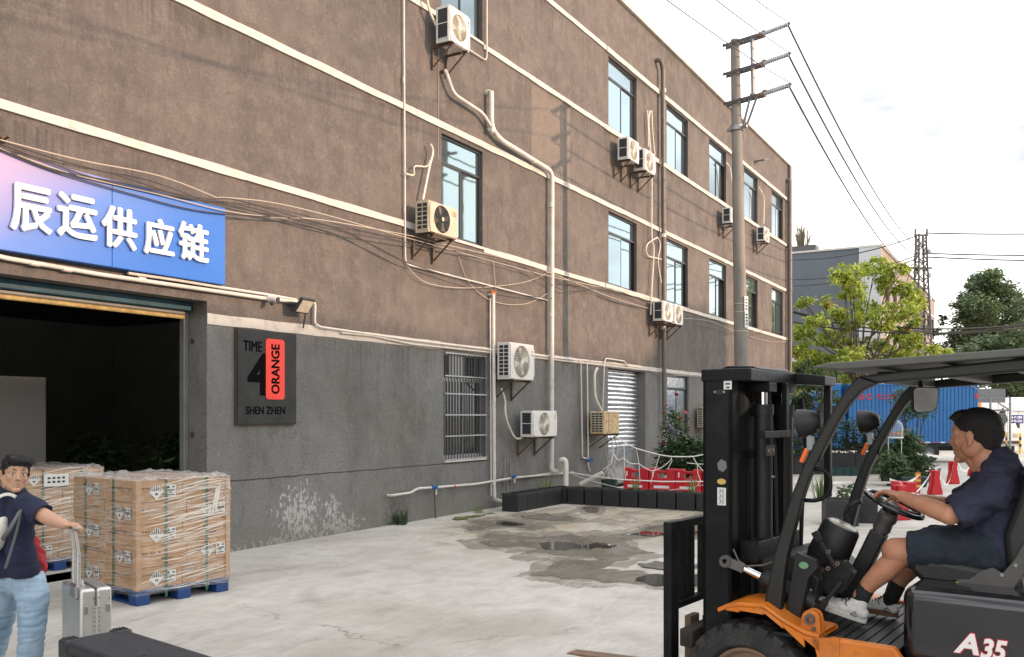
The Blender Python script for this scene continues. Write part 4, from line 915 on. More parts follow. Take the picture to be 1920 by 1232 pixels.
load1 = pallet_load('nearer film-wrapped load of brown cartons on a blue pallet in front of the door jamb')
load2 = copy_tree(load1, 'farther film-wrapped load of cartons on a blue pallet behind the walking man', pA+cw((-2.02, 1.62)))
# paper sheet and pallet marking on the farther load
q = MB(); q.bb((.30, -.03, .98), (.58, -.026, 1.12)); o = q.build('paper_sheet', MT['label_white'], load2)
q = MB()
for r_ in range(2):
    for i in range(4): q.bb((.34+i*.055, -.032, 1.02+r_*.045), (.34+i*.055+.032, -.0305, 1.042+r_*.045))
q.build('label_print', MT['label_ink'], o)
text_mesh('14.0x0.9kg', 'lettering', MT['label_white'], load2, .05, (.80, -.004, .062), FRONT, 0, 0, fitw=.16)

# ------------------------------------------------------------------ woven planter boxes
mat('rattan_black', (.022, .022, .025), .5, 0, .25, 30); mat('rattan_dark', (.030, .029, .030), .6, 0, .2, 20)
def planter(label, w_=.34, d_=.34, h_=.33, group='black woven planter boxes around the wet yard corner'):
    t = thing('planter_box', label, 'planter', group=group)
    q = MB(); e_ = .012
    for a, c_ in (((0, 0), (w_, e_)), ((0, d_-e_), (w_, d_)), ((0, e_), (e_, d_-e_)), ((w_-e_, e_), (w_, d_-e_))): q.bb((a[0], a[1], .0), (c_[0], c_[1], h_))
    q.bb((e_, e_, h_-.08), (w_-e_, d_-e_, h_-.07)); q.build('box_body', MT['rattan_dark'], t)
    q = MB(); nr = 13; nc = 9                             # woven strips standing proud
    for i in range(nr):
        for j in range(nc):
            off = .003 if (i+j) % 2 else -.001
            z0 = .015+(h_-.05)*i/nr; u0 = .01+(w_-.02)*j/nc; s1 = (w_-.02)/nc*.92
            q.bb((u0, -.004-off, z0), (u0+s1, -.0005, z0+(h_-.05)/nr*.8)); u0 = .01+(d_-.02)*j/nc; s1 = (d_-.02)/nc*.92
            q.bb((-.004-off, u0, z0), (-.0005, u0+s1, z0+(h_-.05)/nr*.8))
    q.build('woven_strips', MT['rattan_black'], t, kind='stuff')
    q = MB()
    for a, c_ in (((-.006, -.006), (w_+.006, .014)), ((-.006, d_-.014), (w_+.006, d_+.006)), ((-.006, .0145), (.014, d_-.0145)), ((w_-.014, .0145), (w_+.006, d_-.0145))): q.bb((a[0], a[1], h_-.02), (c_[0], c_[1], h_+.008))
    q.build('rim', MT['rattan_dark'], t); return t
pr = planter('woven planter box at the near-left end of the row along the wall')
pr.location = (14.62, 8.42, 0)
ordn = ['nearest', 'second', 'third', 'fourth', 'fifth', 'sixth', 'seventh', 'eighth', 'ninth', 'tenth', 'eleventh']
for i in range(1, 5): copy_tree(pr, '%s woven planter box of the row along the wall, counted from its near-left end' % ordn[i], (14.62+i*.358, 8.42, 0))
for i in range(10): copy_tree(pr, '%s woven planter box from the corner in the row running towards the forklift' % ('first' if i == 0 else ordn[i]), (16.46+random.uniform(-.01, .01), 8.36-i*.385, 0))
def grass(c, n, h_, sp, name='grass_tuft', m='blade', seed=1, parent=None, label=None, cat='plant', bend=.35):
    rnd = random.Random(seed); q = MB()
    for i in range(n):
        a = rnd.uniform(0, 2*PI); r_ = sp*rnd.random()**.5; b0 = Vector((r_*math.cos(a)*.4, r_*math.sin(a)*.4, 0)); d = Vector((math.cos(a), math.sin(a), 0)); hh = h_*rnd.uniform(.5, 1.1); w_ = Vector((-d.y, d.x, 0))*h_*.018; bn = bend*rnd.uniform(.2, 1.2)*hh
        p1 = b0+d*bn*.35+Vector((0, 0, hh*.6)); p2 = b0+d*bn+Vector((0, 0, hh*(1-.25*bend)))
        q.add([b0-w_, b0+w_, p1+w_*.8, p1-w_*.8, p2], [(0, 1, 2, 3), (3, 2, 4)])
    o = q.build(name, MT[m], parent); o.location = c
    if label: tag(o, label, cat)
    return o
grass((14.1, 8.95, 0), 60, .16, .25, label='small weeds growing at the foot of the wall left of the planters', seed=4)
grass((12.0, 9.12, 0), 110, .28, .28, m='leaf_dark', label='dark weedy tuft against the wall foot under the water pipe', seed=5)
grass((16.6, 8.9, .0), 40, .6, .3, label='green tuft growing in the corner behind the planters', seed=6)
grass((16.62, 6.9, .25), 26, .42, .16, label='upright grass tuft in the planter before the red barriers, left one', seed=7)
grass((16.62, 5.75, .25), 30, .45, .18, label='upright grass tuft in the planter before the red barriers, right one', seed=8)
# planters seen through the forklift
c0 = G(1520, 982); p2_ = copy_tree(pr, 'larger woven planter box with a spiky plant seen between the forklift pillars', (c0.x, c0.y-.75, 0), R(18), scale=(1.5, 1.5, 1.25))
c0 = G(1576, 984); p3_ = copy_tree(pr, 'woven planter box at the right, half hidden by the far forklift pillar', (c0.x+.45, c0.y-.5, 0), R(10), scale=(1.4, 1.2, 1.25))
c0 = G(1540, 975); grass((c0.x, c0.y, .33), 60, .55, .3, label='spiky grass plant in the planter seen through the forklift', seed=9, bend=.5)
c0 = G(1600, 970); o = leaves(bush_pts((0, 0, 0), (.45, .3, .16), 220, 4), .12, 'potted_plant', MT['leaf_mid'], seed=3); o.location = (c0.x, c0.y, .42); tag(o, 'low leafy plant in the planter seen through the forklift', 'plant')

# ------------------------------------------------------------------ red plastic barriers and tapes behind the planters
mat('barrier_red', (.50, .012, .022), .42, 0, vs=4, col2=(.40, .012, .02)); mat('rope_white', (.74, .73, .70), .7); mat('reflective', (.72, .70, .70), .5); mat('marker_yellow', (.65, .42, .02), .5)
def barrier(label, w_=.62, h_=.70):
    t = thing('plastic_barrier', label, 'barrier', group='red plastic barriers behind the planters')
    q = MB(); prof = [(-.17, 0), (.17, 0), (.17, .12), (.09, .3), (.07, h_*.97), (.05, h_), (-.05, h_), (-.07, h_*.97), (-.09, .3), (-.17, .12)]
    # body in columns so that a handle slot stays open near the top
    for x0, x1, z0, z1 in ((0, w_*.32, 0, h_), (w_*.68, w_, 0, h_)): q.prism([(a, b) for a, b in prof], x0, x1, 0)
    q.prism([(a, min(b, h_*.72)) for a, b in prof], w_*.32, w_*.68, 0); q.bb((w_*.32, -.05, h_*.86), (w_*.68, .05, h_*.94))
    q.build('barrier_body', MT['barrier_red'], t, bev=.012)
    q = MB(); q.bb((w_*.2, -.112, h_*.42), (w_*.8, -.104, h_*.5)); q.build('reflector', MT['reflective'], t); q = MB(); q.bb((w_*.12, -.078, h_*.75), (w_*.17, -.070, h_*.9)); q.build('white_mark', MT['reflective'], t); return t
br = barrier('first red plastic barrier behind the planters, next to the dark bucket')
x0, x1 = 1160, 1312
for i in range(4):
    pa = G(x0+(x1-x0)*i/4, 935); t_ = br if i == 0 else copy_tree(br, ['', 'second', 'third', 'fourth'][i]+' red plastic barrier behind the planters, counted from the bucket')
    t_.location = (17.75+.02*i, 7.62-i*.56, 0); t_.rotation_euler = (0, 0, R(-90+(-1, 2, -2, 3)[i])); t_.scale = (.88, 1, 1)
t = thing('bucket', 'dark green plastic bucket left of the red barriers', 'bucket', (17.9, 8.05, 0)); q = MB(); q.lathe([(.13, 0), (.18, .42), (.165, .42), (.12, .02)], n=18); q.build('bucket_body', mat('green_dark', (.01, .03, .025), .5), t)
q = MB(); q.tube([(.18*math.cos(R(a)), .02, .42+.1*math.sin(R(a))) for a in range(0, 181, 20)], .006, 5); q.build('handle', MT['bracket_steel'], t)
def rope(pts, r, label, m='rope_white', name='rope', cat='rope', sag=None, group=None):
    pts = [Vector(p) for p in pts]; out_ = []
    for i in range(len(pts)-1):
        L_ = (pts[i+1]-pts[i]).length; sg_ = (sag if sag is not None else .06)*L_
        for j in range(6): t_ = j/6; out_.append(pts[i].lerp(pts[i+1], t_)-Vector((0, 0, 4*sg_*t_*(1-t_))))
    out_.append(pts[-1]); c0 = out_[0].copy(); q = MB(); q.tube([p-c0 for p in out_], r, 5); o = q.build(name, MT[m]); o.location = c0; return tag(o, label, cat, group)
def RP(x, y, X=17.3):                                     # point on the vertical plane X metres down the yard
    r = ray(x, y); t_ = X/r.x; return Vector((X, r.y*t_, H+r.z*t_))
rp = lambda L_: [RP(*p) for p in L_]
rope(rp([(1152,817),(1170,829),(1194,841),(1238,853),(1260,856),(1300,856),(1336,848),(1420,838)]), .012, 'long white rope hung from the rusty air conditioner across the barriers', sag=.01)
rope(rp([(1150,850),(1160,863),(1170,858),(1180,868),(1198,869),(1222,883),(1238,878),(1258,862)]), .009, 'second white rope swagged below the long rope', sag=.05)
for i, (p, l) in enumerate((([(1170,830),(1171,880),(1173,900)], 'white cord hanging straight over the left barrier'), ([(1193,841),(1198,868),(1200,905)], 'white cord hanging over the second barrier'), ([(1237,853),(1230,875),(1226,884),(1220,906)], 'white cord hanging over the third barrier'),
      ([(1258,857),(1260,864),(1252,880)], 'short white cord beside the grey rain pipe'), ([(1299,856),(1307,870),(1309,890),(1314,902),(1308,910)], 'white cord hanging at the right end of the barriers'), ([(1149,820),(1150,850),(1146,870),(1130,881)], 'white cord hanging beneath the rusty air conditioner'), ([(1288,868),(1307,870),(1340,871)], 'white cord level above the flowers'))): rope(rp(p), .0075, l, sag=.0)
rope([RP(1062,885,17.9), RP(1115,893,17.3), RP(1160,899,16.95), RP(1240,903,16.9), RP(1330,903,16.9), RP(1400,903,16.9)], .014, 'thick white tape stretched level in front of the barriers', sag=0)
rope([RP(1062,885,17.9), RP(1130,907,17.0), RP(1180,918,16.9), RP(1240,921,16.9), RP(1290,914,16.9), RP(1335,906,16.9)], .006, 'thin white rope sagging lowest in front of the barriers', sag=.01)
t = thing('plastic_pipe', 'short white plastic pipe leaning behind the planters', 'pipe', RP(1088, 908, 17.4)); q = MB(); q.cyl((0, 0, 0), RP(1130, 886, 17.5)-RP(1088, 908, 17.4), .045, n=12); q.build('pipe', MT['pvc_white'], t)
rope(rp([(1307,870),(1330,895)]), .008, 'thin white cord slanting to the right edge of the planter row', sag=.02)
# rose bush and shrubs by the far window
def shrub(name, label, c, r_, n, size, m, seed, cat='shrub', droop=0, stems=5, asp=.45, extra=None, gr=None):
    t = thing(name, label, cat, (c[0], c[1], 0), 0, gr)
    pts = bush_pts((0, 0, c[2]), r_, n, seed, .35)
    leaves(pts, size, 'foliage', MT[m], t, droop, asp, seed)
    rnd = random.Random(seed); q = MB()
    for i in range(stems):
        a = rnd.uniform(0, 2*PI); q.tube([(.04*math.cos(a), .04*math.sin(a), 0), (r_[0]*.35*math.cos(a), r_[1]*.35*math.sin(a), c[2]*.7), (r_[0]*.6*math.cos(a), r_[1]*.6*math.sin(a), c[2]+r_[2]*.4)], [.015, .011, .005], 5)
    q.build('stems', MT['bark'], t)
    if extra: leaves([p for p in bush_pts((0, 0, c[2]+extra[2]), tuple(k*1.08 for k in r_), extra[0], seed+9, .95)], extra[1], 'flowers', MT[extra[3]], t, 0, .9, seed)['kind'] = 'stuff'
    return t
a = RP(1258, 860, 22.0); shrub('rose_bush', 'tall rose bush with red flowers beside the grey rain pipe', (22.2, a.y, 1.15), (.35, .40, 1.0), 1300, .11, 'leaf_mid', 11, extra=(26, .14, .35, 'petal_red'))
a = RP(1285, 870, 21.0); shrub('shrub', 'dark leafy shrub right of the rose bush under the window', (21.0, a.y, .75), (.6, .75, .62), 1700, .17, 'leaf_dark', 12)
a = RP(1318, 880, 21.5); shrub('shrub', 'round green shrub next to the forklift mast', (21.5, a.y, .8), (.5, .5, .5), 1100, .11, 'leaf_mid', 13)
a = RP(1322, 910, 18.5); shrub('flower_plant', 'low plant with pink-red flowers behind the last planters', (18.3, a.y, .3), (.3, .35, .2), 400, .07, 'leaf_mid', 14, extra=(60, .05, .03, 'petal_red'))

# ------------------------------------------------------------------ utility pole with its cross-arms, insulators and wires
mat('pole_concrete', (.15, .145, .135), .85, 0, vs=3, col2=(.24, .215, .185), st=(1, 1, .3), bump=.4, bs=30); mat('steel_galv', (.26, .27, .28), .45, .6, .15, 8); mat('steel_dark', (.10, .095, .095), .6, .5); mat('insulator', (.35, .345, .35), .45, 0, .1, 10); mat('insul_brown', (.16, .08, .06), .4)
PZ_ = 19.1; pb = AT(1395, 778, PZ_); pb.z = 0; pt = AT(1378, 75, PZ_)
P_ = thing('utility_pole', 'tall concrete utility pole with three steel cross-arms in front of the factory', 'pole', pb)
q = MB(); n_ = 14; q.tube([Vector((0, 0, 0)).lerp(pt-pb, i/n_) for i in range(n_+1)], [.165-.072*i/n_ for i in range(n_+1)], 20); q.build('pole_shaft', MT['pole_concrete'], P_, smooth=50)
AD = Vector((math.cos(R(-103.9)), math.sin(R(-103.9)), 0)); AP = Vector((-AD.y, AD.x, 0)); tips = []
def pole_at(z): return (pt-pb)*(z/pt.z)
for z in (9.60, 9.0, 8.38):
    c_ = pole_at(z); q = MB(); o1 = AP*.13
    q.bar(c_+o1-AD*.30, c_+o1+AD*.62, .012, .075); q.bar(c_+o1-AD*.30+Vector((0, 0, .034))+AP*.03, c_+o1+AD*.62+Vector((0, 0, .034))+AP*.03, .06, .008)
    q.build('cross_arm', MT['steel_dark'], P_)
    q = MB(); q.bar(c_-o1-AD*.22-Vector((0, 0, .05)), c_-o1+AD*.70-Vector((0, 0, .05)), .012, .06); q.build('cross_arm', MT['steel_dark'], P_)
    q = MB()
    for s_ in (-.18, .16): q.cyl(c_+o1*1.3+AD*s_, c_-o1*1.3+AD*s_-Vector((0, 0, .03)), .012, n=6)
    q.build('bolt', MT['steel_galv'], P_)
    for s_, dz in ((1, .05), (-1, -.07)):
        i0 = c_+o1*s_*.8+AD*(.60 if s_ > 0 else .66)+Vector((0, 0, dz)); i1 = i0+AD*.52+Vector((0, 0, .03)); q = MB(); pts = []; rs = []
        for k in range(13):
            for a_, r_ in ((0, .020), (.35, .020), (.5, .046), (.62, .022)): pts.append(i0.lerp(i1, (k+a_)/13)); rs.append(r_)
        q.tube(pts, rs, 12); ins = q.build('insulator', MT['insulator'], P_)
        q = MB(); q.ell(i0, .065, n=10, k=6); q.cyl(i0, i0-AD*.08, .04, n=8); q.build('base_cap', MT['insul_brown'], ins)
        q = MB(); q.cyl(i1, i1+AD*.07, .03, n=8); q.build('end_cap', MT['steel_galv'], ins)
        if s_ == 1: tipA = pb+i1+AD*.07
        else: tipB = pb+i1+AD*.07
    tips.append((tipA, tipB))
c1, c3 = pole_at(9.58), pole_at(8.40)
q = MB(); q.bar(c1+AD*.40, c3+AD*.40, .09, .05, AD); q.build('arm_strut', MT['steel_galv'], P_)
for s_ in (-1, 1):
    q = MB(); q.bar(pole_at(7.78)+AD*.18+AP*.06*s_, c3+AD*.42+AP*.12*s_, .05, .01, AP); q.build('arm_brace', MT['steel_galv'], P_)
q = MB(); q.lathe([(.125, -.05), (.14, -.05), (.14, .05), (.125, .05)], pole_at(7.8), n=20, closed=True); q.bar(pole_at(7.8)+AD*.1, pole_at(7.8)+AD*.24, .06, .06); q.bar(pole_at(7.8)-AD*.1, pole_at(7.8)-AD*.22, .05, .06); q.build('pole_band', MT['steel_galv'], P_)
for k, (px, py) in enumerate(((1400, 572), (1400, 600))):
    z = 1.8+(778-py)*PZ_/FPX; c_ = pole_at(z); f_ = -FW*.75+RT*.66; n2 = f_.normalized(); u2 = Vector((-n2.y, n2.x, 0)); q = MB(); q.bar(c_+n2*.150-Vector((0, 0, .17)), c_+n2*.150+Vector((0, 0, .17)), .13, .006, n2); q.build('notice_sheet', MT['label_white'], P_)
    q = MB()
    for j in range(4): q.box(c_+n2*.1545+Vector((0, 0, .10-j*.065)), (.06, .004, .03), (0, 0, math.atan2(u2.y, u2.x)))
    q.build('sheet_print', MT['label_ink'], P_)
for z in (4.12, 3.95, 3.55):
    q = MB(); c_ = pole_at(z); q.lathe([(.128, -.008), (.145, -.008), (.145, .008), (.128, .008)], c_, n=20, closed=True); q.build('pole_wire_tie', MT['cable_pale'], P_)
def wire(label, a, b, sag=.3, r=.010, m='wire_grey', n=22, name='overhead_wire'):
    a = Vector(a); b = Vector(b); pts = [a.lerp(b, i/n)-Vector((0, 0, sag*4*(i/n)*(1-i/n))) for i in range(n+1)]; q = MB(); q.tube([p-a for p in pts], r, 5); o = q.build(name, MT[m]); o.location = a; return tag(o, label, 'wire')
ends = [(1290, -160, 12), (1213, -160, 11.5), (1110, -160, 11)]; pyl = AT(1727, 440, 50); lab = ['top', 'middle', 'bottom']
for i, (ta, tb) in enumerate(tips):
    e_ = AT(*ends[i]); far_ = ta+(e_-ta)*2.2; wire('overhead wire from the %s cross-arm towards the viewer' % lab[i], ta, far_, .35, r=.009)
    f_ = (AT(1728, 468, 50), AT(1722, 482, 50), AT(1719, 512, 50))[i]
    wire('overhead wire from the %s cross-arm to the lattice pylon' % lab[i], tb, f_, .75, r=.021)
    wire('short jumper joining the two insulators of the %s cross-arm' % lab[i], ta, tb, .02, .010)

# ------------------------------------------------------------------ background: grey-ended factory, pylon, trees
mat('end_wall_grey', (.10, .115, .135), .9, 0, .12, .3, st=(1, 1, 1)); mat('far_render', (.22, .19, .17), .9, 0, .12, .4, st=(1, 1, .3)); mat('far_white', (.46, .47, .48), .8); mat('far_glass', (.035, .04, .05), .2, spec=.7)
FX0, FX1, FY = 60.0, 92.0, 8.75
fb_ = thing('factory_building', 'distant three-storey factory with a grey end wall and pinkish-brown windowed front', 'building', (FX0, FY+8, 0)); FBO = Vector((FX0, FY+8, 0))
class FBm(MB):
    def __init__(s): super().__init__(); s.M = Matrix.Translation(-FBO)
q = FBm(); q.add([(FX0, FY, 0), (FX0, FY+16, 0), (FX0, FY+16, 12.2), (FX0, FY, 12.2)], [(0, 1, 2, 3)]); q.build('end_wall', MT['end_wall_grey'], fb_)
q = FBm(); wins = []
for k in range(9):
    for z in (1.0, 4.9, 8.6): wins.append((FX0+2.0+k*3.4, FX0+3.8+k*3.4, z, z+1.8))
wx = sorted({FX0, FX1} | {a for w_ in wins for a in w_[:2]}); wz = sorted({0, 12.2} | {a for w_ in wins for a in w_[2:]})
for i in range(len(wx)-1):
    for j in range(len(wz)-1):
        mx_, mz_ = (wx[i]+wx[i+1])/2, (wz[j]+wz[j+1])/2
        if not any(w_[0] < mx_ < w_[1] and w_[2] < mz_ < w_[3] for w_ in wins): q.add([(wx[i], FY, wz[j]), (wx[i+1], FY, wz[j]), (wx[i+1], FY, wz[j+1]), (wx[i], FY, wz[j+1])], [(0, 1, 2, 3)])
for a, b_, z0, z1 in wins:
    q.add([(a, FY, z0), (b_, FY, z0), (b_, FY, z1), (a, FY, z1), (a, FY+.22, z0), (b_, FY+.22, z0), (b_, FY+.22, z1), (a, FY+.22, z1)], [(0, 3, 7, 4), (1, 5, 6, 2), (3, 2, 6, 7), (0, 4, 5, 1)])
q.add([(FX1, FY, 0), (FX1, FY+16, 0), (FX1, FY+16, 12.2), (FX1, FY, 12.2), (FX0, FY+16, 0), (FX0, FY+16, 12.2), (FX0, FY, 12.2)], [(0, 1, 2, 3), (4, 1, 2, 5), (6, 3, 2, 5)])
q.build('front_wall', MT['far_render'], fb_)
for a, b_, z0, z1 in wins:
    q = FBm(); t_ = .07
    for u in (a, (a+b_)/2-t_/2, b_-t_): q.bb((u, FY+.12, z0), (u+t_, FY+.18, z1))
    q.bb((a, FY+.125, z1-.55), (b_, FY+.175, z1-.48)); o = q.build('window', MT['dark_alu'], fb_)
    q = FBm(); q.add([(a, FY+.15, z0), (b_, FY+.15, z0), (b_, FY+.15, z1), (a, FY+.15, z1)], [(0, 1, 2, 3)]); q.build('pane', MT['far_glass'], o)
for z in (3.1, 4.75, 6.85, 8.45, 10.6):
    q = FBm(); q.bb((FX0-.03, FY-.06, z), (FX1, FY-.002, z+.14)); q.build('string_course', MT['far_white'], fb_)
q = FBm(); q.bb((FX0-.05, FY-.05, 0), (FX0+.0, FY+1.25, 12.2)); q.build('corner_pilaster', MT['far_white'], fb_)
q = FBm(); q.bb((FX0-.06, FY+1.3, 5.15), (FX0-.002, FY+16, 5.45)); q.build('string_course', MT['far_white'], fb_)
q = FBm(); q.bb((FX0-.08, FY-.12, 12.2), (FX1, FY+16, 12.32)); q.build('parapet_cap', MT['parapet_cap'], fb_)
rt_ = thing('roof_planter', 'flat roof planter with a dry feathery bush on the grey-ended factory', 'planter', (FX0+.6, FY+5.0, 12.32))
q = MB(); q.bb((-.5, -1.1, 0), (.5, 1.3, .38)); q.build('trough', MT['steel_dark'], rt_); grass((0, -.2, .3), 60, 1.9, .9, 'dry_bush', 'dry_blade', 21, rt_, bend=.6)
# lattice pylon
py_ = AT(1730, 778, 50); py_.z = 0; t = thing('lattice_pylon', 'slim steel lattice pylon in front of the distant factory', 'pylon', py_, TH-PI/2)
hp = 11.7; wb, wt_ = .52, .19
def leg(z, sx, sy): w_ = wb+(wt_-wb)*z/hp; return Vector((sx*w_+(-.09*z/hp), sy*w_, z))
for sx in (-1, 1):
    for sy in (-1, 1): q = MB(); q.bar(leg(0, sx, sy), leg(hp, sx, sy), .09, .09); q.build('leg', MT['steel_dark'], t)
zs = [0]; 
while zs[-1] < hp-.5: zs.append(zs[-1]+max(.45, .95-.05*zs[-1]))
q = MB()
for i in range(len(zs)-1):
    for (a0, a1) in (((-1, -1), (1, -1)), ((1, -1), (1, 1)), ((1, 1), (-1, 1)), ((-1, 1), (-1, -1))):
        s_ = i % 2; q.bar(leg(zs[i], *(a0 if s_ else a1)), leg(zs[i+1], *(a1 if s_ else a0)), .045, .045); q.bar(leg(zs[i], *a0), leg(zs[i], *a1), .045, .045)
q.build('lattice_braces', MT['steel_dark'], t)
q = MB(); q.bb((-.45, -.05, hp-.1), (.30, .05, hp)); 
for x in (-.40, .24): q.cyl((x, 0, hp), (x, 0, hp+.3), .06, n=8)
q.bb((-.9, -.05, hp-1.9), (.5, .05, hp-1.8)); q.build('top_arm', MT['steel_dark'], t)
for z in (10.6, 9.3, 8.0):
    q = MB(); q.lathe([(.03, 0), (.12, .06), (.12, .2), (.03, .28)], (.28, -.2, z), n=10); q.build('insulator', MT['insulator'], t)
pz = 50
for i, (x0, y0, x1, y1, zz) in enumerate(((1736, 437, 2100, 434, 50), (1736, 475, 2100, 476, 50), (1738, 482, 2100, 488, 50))): wire('overhead wire running right from the pylon, %s of three' % ['top', 'middle', 'bottom'][i], AT(x0, y0, zz), AT(x1, y1, zz), .1, .042)
for i, p in enumerate((((1722, 441, 50), (1640, 458, 53), (1489, 487, 56)), ((1716, 480, 50), (1620, 500, 53), (1489, 524, 56)), ((1716, 486, 50), (1620, 508, 53), (1489, 536, 56)))):
    wire('overhead wire running left from the pylon to the grey factory, %s of three' % ['top', 'middle', 'bottom'][i], AT(*p[0]), AT(*p[2]), .35, .034, n=12)
for i, p in enumerate(((1487, 584, 43, 2100, 575, 40, .9, .04), (1487, 586, 43, 2100, 577, 40, 1.05, .035), (1487, 604, 43, 2100, 572, 40, .85, .035))):
    wire(['upper thick black cable crossing in front of the trees', 'second thick black cable twisted close below the upper one', 'lowest thick black cable rising to the right across the trees'][i], AT(*p[:3]), AT(*p[3:6]), p[6], p[7], 'cable_dark')
wire('thin wire arching down from the pylon behind the tree', AT(1716, 500, 50), AT(1690, 560, 50), .2, .015); wire('stay wire slanting from the pylon to the lower left', AT(1722, 460, 50), AT(1690, 560, 50), 0, .02); wire('second stay wire slanting from the pylon behind the tree', AT(1722, 500, 50), AT(1700, 560, 50), 0, .02)

def tree(name, label, base, hgt, trunk_r, clusters, n, size, m, seed, droop=.3, asp=.4, limbs=True, m2=None, lean=(0, 0), gr=None):
    t = thing(name, label, 'tree', base, 0, gr); rnd = random.Random(seed); top = Vector((lean[0], lean[1], hgt*.55))
    q = MB(); q.tube([(0, 0, 0), top*.5+Vector((.05, .03, 0)), top, top*1.25+Vector((.1, 0, 0))], [trunk_r, trunk_r*.8, trunk_r*.6, trunk_r*.3], 8); q.build('trunk', MT['bark'], t, smooth=True)
    q = MB()
    for c_, r_ in clusters:
        c_ = Vector(c_); st_ = top*rnd.uniform(.35, 1.2); md_ = st_.lerp(c_, .5)+Vector((rnd.uniform(-.2, .2), rnd.uniform(-.2, .2), rnd.uniform(-.3, .1))); q.tube([st_, md_, c_], [trunk_r*.28, trunk_r*.17, trunk_r*.07], 6)
        for k in range(3): q.tube([md_.lerp(c_, .4+.2*k), c_+Vector((rnd.uniform(-1, 1), rnd.uniform(-1, 1), rnd.uniform(-.6, .8)))*r_*.8], [trunk_r*.12, trunk_r*.04], 4)
    q.build('limbs', MT['bark'], t)
    tot = sum(r_**2 for _, r_ in clusters); pts = []; pts2 = []
    for i, (c_, r_) in enumerate(clusters):
        P = []
        nn_ = max(4, int(n*r_*r_/tot/26))
        for k in range(nn_):                             # leaf clumps inside each bough
            d = Vector((rnd.gauss(0, 1), rnd.gauss(0, 1), rnd.gauss(0, .8))).normalized()*r_*rnd.uniform(.35, 1.0)**.6; d.z *= .72; ctr = Vector(c_)+d
            cr_ = min(.5, r_*.3)*rnd.uniform(.6, 1.3)
            for j in range(26): P.append(ctr+Vector((rnd.gauss(0, cr_*.6), rnd.gauss(0, cr_*.6), rnd.gauss(-cr_*.1, cr_*.42))))
        if m2 and rnd.random() < .28: pts2 += P[:26]; pts += P[26:]
        else: pts += P
    leaves(pts, size, 'crown', MT[m], t, droop, asp, seed)
    if pts2: leaves(pts2, size*1.1, 'crown', MT[m2], t, droop+.3, asp, seed+1)
    return t
def rand_clusters(c, r, n, cr, seed, flat=1.0, low=-1):
    rnd = random.Random(seed); out_ = []
    for i in range(n):
        while True:
            d = Vector((rnd.uniform(-1, 1), rnd.uniform(-1, 1), rnd.uniform(-1, 1)))
            if d.length < 1 and d.z > low: break
        d = d*.55+d.normalized()*.4; out_.append((Vector(c)+Vector((d.x*r[0], d.y*r[1], d.z*r[2]*flat)), cr*rnd.uniform(.65, 1.25)))
    return out_
def cam_clusters(px, Z, base):                            # boughs measured in the photograph, each at its own depth
    out_ = []
    rnd = random.Random(3)
    for x, y, r_ in px: out_.append((AT(x, y, Z+rnd.uniform(-2.2, 2.2))-base, r_*Z/FPX))
    return out_
tb = AT(1614, 778, 42); tb.z = 0
tree('broadleaf_tree', 'lime-green tree with orange leaf sprays in front of the grey factory end', tb, 7.6, .19, cam_clusters([(1590,510,28),(1640,500,26),(1680,505,24),(1665,530,24),(1700,545,24),(1600,545,22),(1578,518,18),(1625,575,26),(1655,595,28),(1690,580,26),(1720,565,20),(1510,565,16),(1545,562,15),(1570,585,22),(1590,600,26),(1530,598,22),(1505,620,24),(1545,630,26),(1500,655,24),(1535,670,28),(1580,640,26),(1600,670,28),(1640,640,24),(1690,620,24),(1710,640,22),(1740,655,18),(1660,665,28),(1700,670,24),(1730,680,22),(1500,690,26),(1545,700,28),(1590,700,28),(1500,720,24),(1640,690,26),(1715,598,16)], 42, tb), 14000, .27, 'leaf_lime', 31, .55, .42, m2='leaf_orange')
tb = AT(1540, 778, 33); tb.z = 0
tree('broadleaf_tree', 'small drooping tree hanging over the blue truck cab behind the mast', tb, 4.2, .12, cam_clusters([(1500,715,22),(1530,720,24),(1555,740,20),(1520,745,20),(1498,750,20),(1510,690,22),(1545,700,20)], 33, tb), 1500, .24, 'leaf_mid', 33, .6, .34, m2='leaf_orange')
tb = AT(1775, 778, 48); tb.z = 0
tree('broadleaf_tree', 'tiny lime treetop just showing above the forklift roof', tb, 4.4, .1, cam_clusters([(1770,665,18),(1785,662,14),(1760,672,14)], 48, tb), 500, .32, 'leaf_lime', 34, .6, .42)
tb = AT(1872, 778, 72); tb.z = 0
tree('broadleaf_tree', 'big dark green tree rising highest at the right', tb, 11.0, .35, cam_clusters([(1850,520,26),(1845,545,32),(1870,540,30),(1820,560,24),(1895,560,28),(1805,570,18),(1840,580,38),(1880,585,36),(1810,600,24),(1910,590,26),(1835,620,40),(1875,625,40),(1915,630,36),(1800,635,24),(1820,655,38),(1860,665,40),(1900,670,40),(1830,530,20),(1860,512,14)], 72, tb), 30000, .30, 'leaf_tree', 35, .1, .5)
tb = AT(1900, 778, 62); tb.z = 0
tree('broadleaf_tree', 'broad dark tree filling the lower right behind the forklift roof', tb, 7.0, .3, cam_clusters([(1800,665,26),(1830,660,30),(1870,655,32),(1905,650,30),(1845,640,26),(1890,635,26),(1930,640,40),(1860,700,40),(1900,710,40),(1930,700,40),(1900,735,30),(1925,745,26),(1875,740,24)], 62, tb), 14000, .28, 'leaf_tree', 36, .2, .5)
tb = AT(1940, 778, 66); tb.z = 0
tree('broadleaf_tree', 'green tree cut by the right edge of the view', tb, 9.5, .3, cam_clusters([(1925,570,22),(1950,580,30),(1940,620,40),(1960,660,50)], 66, tb), 5000, .3, 'leaf_tree', 37, .1, .5)
tb = AT(1766, 778, 75); tb.z = 0
